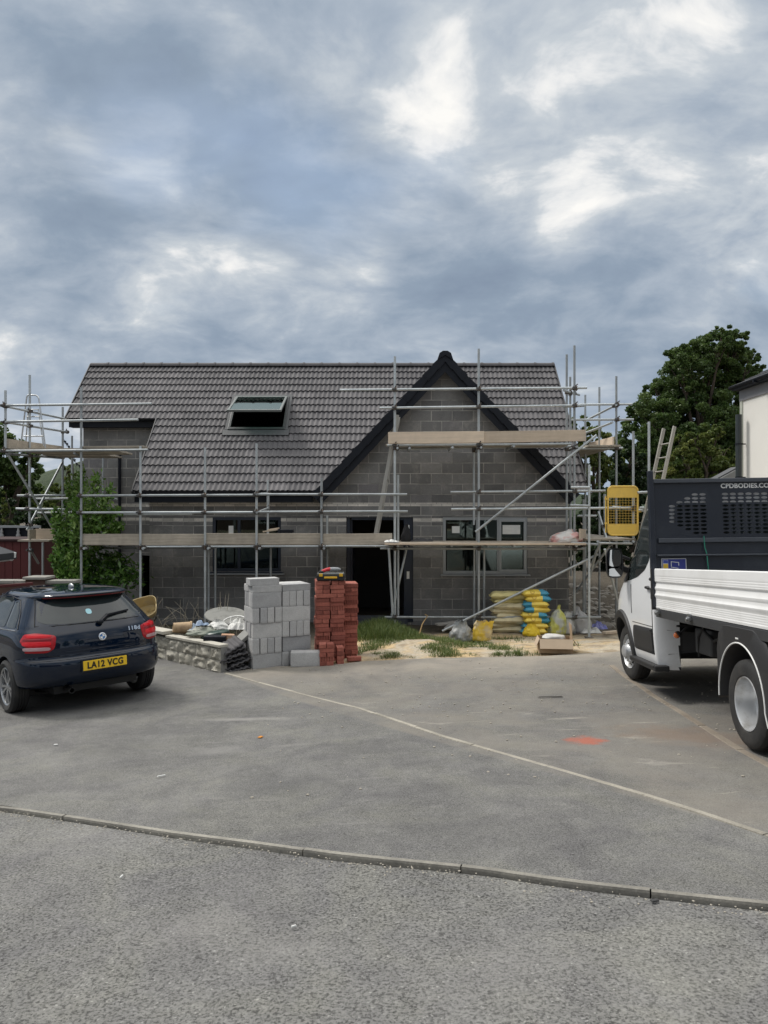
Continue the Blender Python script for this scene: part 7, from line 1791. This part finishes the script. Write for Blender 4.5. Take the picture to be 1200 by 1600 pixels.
def hills():
    m, t, b = nt('wooded hill'); v = coord(t); n = noisen(t, v, .06, 7, .7); t.links.new(ramp(t, n, [(.35, (.018, .03, .014)), (.55, (.035, .052, .022)), (.7, (.06, .075, .035))]), b.inputs['Base Color']); b.inputs['Roughness'].default_value = 1; bump(t, b, n, 1, 3)
    mb = MB()
    def fn(u, vv):
        x = -900 + 1800 * u; h = 12 + 22 * math.exp(-((x + 155) / 45) ** 2) + 9 * mnoise.noise(Vector((x * .008, 0, 3))) + 2.2 * mnoise.noise(Vector((x * .12, vv * 3, 0)))
        return (x, 340 + 160 * vv, -3 + (h + 3) * math.sin(math.pi * min(1, vv * .98 + .0)) ** .7 if vv > 0 else -4)
    mb.grid(400, 12, fn); tag(mb.build('hills', m, smooth=80), kind='structure')
hills()
# ---------------------------------------------------------------- odds and ends in the garden bed and on the ground
def prop(name, label, cat, p, mb, mt, group=None, **k): o = mb.build(name, mt, **k); o.location = p; return tag(o, label, cat, group)
def at(px, py, dy=0): q = G(px, py); q.y += dy; q.z = soil_h(q.x, q.y) if q.y > far_y(q.x) else q.z; return q
def bedp(px, y, dz=0): x = W(px, 0, y).x; return Vector((x, y, soil_h(x, y) + dz))
def wheelbarrow():
    y = 13.0; c = W(224, 950, y); t_ = thing('wheelbarrow', 'tan wheelbarrow tray tipped up beside the car tail lamp', 'wheelbarrow', c); mt = M('dusty tan tray', (.46, .35, .17), .7, 0, .2, 6, c2=(.34, .30, .22), c2s=4)
    rot = Matrix.Rotation(R(-14), 3, 'Y') @ Matrix.Rotation(R(58), 3, 'X'); mb = MB()
    def tray(k):
        def fn(u, v):
            th = 2 * math.pi * u; e = .55; ex = lambda q: math.copysign(abs(q) ** e, q); f_ = v; rim = .62 + .38 * min(1, f_ / .75) if f_ < .75 else 1 + .05 * (f_ - .75) / .25
            return rot @ Vector((ex(math.cos(th)) * .24 * rim * (1 if f_ > .02 else .0), ex(math.sin(th)) * .19 * rim * (1 if f_ > .02 else .0), -.20 + .24 * min(1, f_ / .75)))
        return fn
    mb.grid(40, 12, tray(0)); o = mb.build('tray', mt, t_, 50); sm_ = o.modifiers.new('Solid', 'SOLIDIFY'); sm_.thickness = .012
    mb = MB(); mb.tube([rot @ Vector((-.22, -.16, -.1)), rot @ Vector((-.5, -.1, -.25)), Vector((-.55, .1, -.40))], .016, 8); mb.tube([rot @ Vector((.22, -.16, -.1)), rot @ Vector((.1, -.1, -.3)), Vector((.0, .1, -.42))], .016, 8); mb.build('frame', m_coup, t_, 60)
    mb = MB(); mb.lathe([(.10, -.03), (.17, -.035), (.18, 0), (.17, .035), (.10, .03)], 24, Matrix.Translation((-.1, .28, -.25)) @ Matrix.Rotation(R(90), 4, 'Y'), True); mb.build('wheel', m_tyre, t_, 50)
wheelbarrow()
mb = MB(); rot = Matrix.Rotation(R(96), 4, 'Y') @ Matrix.Rotation(R(-20), 4, 'X'); mb.lathe([(.06, -.13), (.075, -.14), (.105, .12), (.118, .125), (.118, .15), (.10, .15), (.098, .12), (.068, -.12), (0, -.12)], 28, rot)
prop('plant_pot', 'tan clay plant pot lying on its side behind the garden wall, mouth to the right', 'pot', W(284, 981, 12.1), mb, M('clay tan', (.38, .27, .16), .8, 0, .2, 8, c2=(.20, .13, .08), c2s=5), smooth=50)
flat_cloth('plastic_sheet', 'pale blue plastic sheet crumpled behind the garden wall right of the pot', 'sheet', W(314, 984, 12.2), .34, .4, poly_mat('pale blue polythene', (.20, .27, .38), (.30, .36, .42), rough=.4), 61, .12)
bag('plastic_bag', 'white plastic bag bunched in the bed before the white wire chair', 'bag', W(341, 986, 12.0), .18, .15, poly_mat('white carrier', (.60, .60, .57), (.50, .50, .48), rough=.4), 71, (1.2, .9), .4)
flat_cloth('plastic_sheet', 'white polythene lying against the left side of the block stack', 'sheet', W(372, 982, 11.9), .3, .4, poly_mat('white polythene scrap', (.58, .58, .55), (.48, .48, .46), rough=.4), 73, .14)
bag('rubble_sack', 'grey green sack slumped in the bed behind the garden wall', 'sack', W(318, 992, 11.7), .14, .19, poly_mat('grey green sack', (.22, .24, .20), (.32, .32, .28), rough=.8), 75, (1.3, .9), .5)
def wire_chair():
    y = 12.2; c = W(362, 975, y); t_ = thing('wire_chair', 'white wire garden chair frame lying beside the block stack', 'chair', c); m = M('white coated wire', (.62, .62, .60), .4)
    def pt_(px, py, dy=0): return W(px, py, y + dy) - c
    ring = [pt_(366 + 20 * math.cos(a) , 973 - 10 * math.sin(a) - 3 * math.cos(a), .2 * math.sin(a)) for a in np.linspace(0, 2 * math.pi, 33)]
    mb = MB(); mb.tube(ring, .012, 8); mb.build('seat_ring', m, t_, 60)
    mb = MB()
    for a, b in (((352, 978), (372, 965)), ((358, 981), (361, 964)), ((368, 982), (378, 967)), ((361, 964), (370, 981)), ((350, 974), (384, 972))): mb.tube([pt_(*a, -.05), pt_(*b, .08)], .005, 6)
    mb.build('seat_wire', m, t_, 60)
    for a, b in (((349, 975), (351, 996)), ((384, 969), (383, 992)), ((372, 964), (374, 985))): mb = MB(); mb.tube([pt_(*a), pt_(*b, .05)], .010, 8); mb.build('leg', m, t_, 60)
wire_chair()
q = W(353, 961, 13.0); mb = MB(); mb.lathe([(0, -.015), (.36, -.015), (.37, 0), (.36, .012), (0, .014)], 40, Matrix.Rotation(R(14), 4, 'X') @ Matrix.Rotation(R(5), 4, 'Y')); t_ = thing('garden_table', 'grey round table top tilted in the bed behind the wire chair', 'table', q); mb.build('table_top', M('weathered grey board', (.20, .20, .185), .8, 0, .2, 7, c2=(.12, .12, .11), c2s=5), t_, 40); mb = MB(); mb.tube([(0, 0, -.02), (.02, .05, -.3), (.0, .06, -.62)], .03, 10); mb.build('pedestal', m_coup, t_, 60)
# stacked spare roof tiles and broken brick at the end of the wall
def tile_pile():
    base_ = G(366, 1047); base_.y += .05
    for i in range(8):
        mb = MB(); rr = random.Random(i)
        def fn(u, v): return Vector(((u - .5) * .33, (v - .5) * .42, .012 * math.sin(u * math.pi * 4) ** 2 * 1.6 + .004))
        mb.grid(24, 4, fn); o = mb.build('spare_roof_tile', m_tile, smooth=60); s_ = o.modifiers.new('Solid', 'SOLIDIFY'); s_.thickness = .016
        k = i
        o.location = (base_.x - .06 + rr.uniform(-.05, .07), base_.y + .05 + rr.uniform(-.03, .05), base_.z + .03 + .046 * k); o.rotation_euler = (R(rr.uniform(2, 12)), R(-6 + rr.uniform(-8, 12) - 2.2 * k), R(25 + rr.uniform(-14, 14)))
        tag(o, f'dark spare roof tile, {ordn[i]} of the untidy pile between wall end and block stack', 'roof tile', 'spare roof tiles')
        at_ = o.data.attributes.new('tint', 'FLOAT', 'FACE'); at_.data.foreach_set('value', [rr.uniform(.0, .3)] * len(o.data.polygons))
    for i, (px, py, rx, ry, rz, w) in enumerate(((371, 1003, 20, -42, 10, .46), (378, 1016, 10, -36, 15, .40), (366, 1012, 6, -30, 5, .30))):
        mb = MB(); mb.box((0, 0, 0), (w, .22, .05)); o = mb.build('paving_slab', M('grey slab', (.26, .26, .245), .95, 0, .2, 9, .5, 50), bevel=.006); o.location = W(px, py, 11.25 + .1 * i); o.rotation_euler = (R(rx), R(ry), R(rz)); tag(o, ('long grey slab leaning highest against the block stack', 'grey slab leaning lower against the block stack', 'short grey slab leaning over the spare tiles')[i], 'slab', 'grey slabs by the stack')
    mb = MB(); mb.box((0, 0, 0), (.2, .12, .12)); o = mb.build('broken_brick', M('pale salmon brick', (.42, .25, .16), .9, 0, .25, 12, .4, 50, c2=(.5, .4, .3), c2s=9), bevel=.012); o.location = W(356, 997, 11.4); o.rotation_euler = (0, R(4), R(12)); tag(o, 'broken salmon coloured brick at the end of the garden wall', 'brick')
    mb = MB(); mb.box((0, 0, 0), (.34, .2, .16)); o = mb.build('dark_crate', m_black, bevel=.015); o.location = W(337, 1001, 11.35); tag(o, 'dark plastic crate behind the end of the garden wall', 'crate')
    mb = MB(); mb.blob((0, 0, 0), .2, 3, .2, 2, 3, (1.1, .7, .28)); o = mb.build('plastic_bucket_lid', M('dark green plastic', (.02, .045, .035), .35), smooth=60); o.location = W(336, 991, 11.6); o.rotation_euler = (0, R(-12), 0); tag(o, 'dark green plastic tub upside down in the bed above the crate', 'tub')
tile_pile()
def bits():
    m1 = M('grey plank', (.30, .29, .27), .9, 0, .2, 6)
    for i, (a, b, y_) in enumerate((((682, 976), (724, 971), 14.95), ((700, 983), (712, 972), 14.7))):
        p0, p1 = W(*a, y_), W(*b, y_ + .2); mb = MB(); mb.bar(p0, p1, .2, .035); tag(mb.build('plank', m1, bevel=.004), ('long grey plank lying behind the bottom scaffold tube, left of the waste bag', 'short grey plank lying across the longer one near the waste bag')[i], 'plank', 'grey planks')
    mb = MB(); mb.tube([W(655, 992, 13.7), W(660, 975, 13.8), (W(668, 962, 13.8)), W(664, 960, 13.8)], [.012, .012, .010, .008], 8); tag(mb.build('stick', M('tan stick', (.36, .24, .11), .8), smooth=60), 'bent tan stick poking out of the sand left of the clear bag', 'stick')
    mb = MB(); a, b = W(944, 984, 14.6), W(985, 981, 14.9); a.z = soil_h(a.x, a.y) + .03; b.z = soil_h(b.x, b.y) + .03; mb.bar(a, b, .09, .05); tag(mb.build('timber_batten', m_board_new, bevel=.004), 'pale timber batten lying on the ground left of the truck front wheel', 'batten')
    wht = M('white scrap', (.62, .62, .6), .7); 
    for px, py, l, w, rz, mt, lab in ((252, 1214, .07, .010, 35, wht, 'short white stick on the tarmac below the blue car'), (87, 1165, .035, .02, 10, wht, 'small white scrap on the tarmac left, below the car'), (407, 1153, .05, .035, 60, M('orange leaf', (.5, .2, .03), .8), 'orange dead leaf on the tarmac below the block stack'), (304, 1282, .035, .02, 20, wht, 'white paper scrap just above the kerb'), (190, 1365, .03, .008, 80, wht, 'tiny white chip on the road at the left'), (459, 1442, .025, .008, 30, wht, 'tiny pale chip in the middle of the road'), (860, 1090, .30, .02, 4, M('dark twig', (.05, .045, .04), .9), 'dark twig on the dusty tarmac before the carton'), (1023, 1402, .04, .02, 15, M('dark chip', (.04, .04, .04), .9), 'dark pebble at the kerb on the right'), (918, 1016, .0, 0, 0, None, '')):
        if mt is None: continue
        q = G(px, py); mb = MB(); mb.box((0, 0, .004), (l, w, .008), None, .85); o = mb.build('litter', mt, bevel=.002); o.location = (q.x, q.y, q.z + (.006 if py < 1260 else -.018)); o.rotation_euler = (0, 0, R(rz)); tag(o, lab, 'litter')
    # string of little flags at the far left corner
    t_ = thing('bunting', 'string of small dark flags hanging below the high left deck', 'bunting', W(112, 705, 18.3)); o = t_.location; pts = [W(100, 687, 18.2), W(106, 694, 18.3), W(112, 704, 18.3), W(118, 722, 18.2), W(126, 727, 18.0)]; mb = MB(); mb.tube([p - o for p in pts], .006, 5); mb.build('string', m_black, t_)
    for a, b in zip(pts, pts[1:]):
        for f_ in (.25, .75): q = a.lerp(b, f_) - o; mb = MB(); mb.add([q + Vector((-.035, 0, 0)), q + Vector((.035, 0, 0)), q + Vector((0, .01, -.09)), q + Vector((-.035, .004, 0)), q + Vector((.035, .004, 0)), q + Vector((0, .014, -.09))], [(0, 1, 2), (5, 4, 3), (0, 3, 4, 1), (1, 4, 5, 2), (2, 5, 3, 0)]); mb.build('flag', m_black, t_)
    # rubble on the spoil at the back right, clods on the sand
    rr = random.Random(8)
    def stones(name, label, n, area, s0, s1, mt):
        mb = MB()
        for i in range(n):
            x, y = rr.uniform(area[0], area[1]), rr.uniform(area[2], area[3]); s_ = rr.uniform(s0, s1) * (1 if rr.random() < .85 else 1.8); mb.blob((x, y, soil_h(x, y) - .045 + s_ * .3), s_, 1, .5, 2, i, (1, .8, .6))
        tag(mb.build(name, mt), label, 'rubble', kind='stuff')
    stones('rubble', 'broken stones and clods on the spoil heap behind the scaffold', 420, (4.1, 6.6, 15.2, 21), .03, .11, M('pale rubble', (.20, .185, .16), .95, 0, .4, 3, .5, 30))
    stones('gravel', 'small stones and lumps scattered over the sand', 320, (-.4, 4.2, 11.5, 13.8), .008, .03, M('sandy stones', (.36, .31, .24), .95, 0, .4, 4))
    gm = M('kerb grit', (.34, .31, .26), .95, 0, .4, 6); mb = MB()
    for i in range(420):
        x = rr.uniform(-3.2, 2.6); y = kerb_y(x) - .03 - abs(rr.gauss(0, .07)); s_ = rr.uniform(.002, .007); mb.blob((x, y, hg(x, y) - .012 + s_ * .4), s_, 1, .4, 2, i, (1, .9, .6))
    for i in range(380):
        x, y = rr.uniform(-1.2, 4.2), rr.uniform(7.6, 11.2) if rr.random() < .8 else rr.uniform(5, 8); s_ = rr.uniform(.004, .014); mb.blob((x, y, hg(x, y) + s_ * .4), s_, 1, .4, 2, i, (1, .9, .6))
    tag(mb.build('grit', gm), 'loose grit along the kerb and over the dusty drive', 'grit', kind='stuff')
bits()

def opposite():
    t_ = thing('brick_house', 'plain brick house across the road, behind the camera', 'house', (1, -20, 0)); z0 = hg(0, -4) - .1
    mb = MB(); mb.box((0, -4, z0 + 2.6), (26, 8, 5.4)); mb.build('wall', M('brown brick', (.09, .06, .05), .9, 0, .25, 6), t_)
    mb = MB(); mb.prism([(-13.3, .4, z0 + 5.2), (-13.3, -4, z0 + 8.2), (-13.3, -8.4, z0 + 5.2)], (26.6, 0, 0)); mb.build('roof', M('brown tiles', (.07, .05, .045), .8), t_)
    for x in (-9, -3.5, 3.5, 9):
        for z in (1.1, 3.7): mb = MB(); mb.box((x, .02, z0 + z), (1.8, .06, 1.2)); w_ = mb.build('window', m_white, t_); mb = MB(); mb.box((x, .06, z0 + z), (1.6, .02, 1.0)); mb.build('pane', m_carglass, w_)
    for i, (x, y, s_) in enumerate(((-17, -15, 1), (17, -16, 1.1), (-24, -12, 1.2), (25, -12, 1.2))):
        bl = [(x + q[0] * s_, y + q[1], 2.4 + z0 + q[2] * s_, q[3] * s_) for q in ((0, 0, 2.2, 2.0), (1.4, .3, 1.4, 1.6), (-1.5, 0, 1.5, 1.7), (0, .2, 4.0, 1.6))]
        tree('broadleaf_tree', ('left near', 'right near', 'left far', 'right far')[i] + ' tree across the road, behind the camera', 'tree', bl, 5000, .3, m_leafdk, (x, y, z0), 40 + i, tr=.2)
opposite()
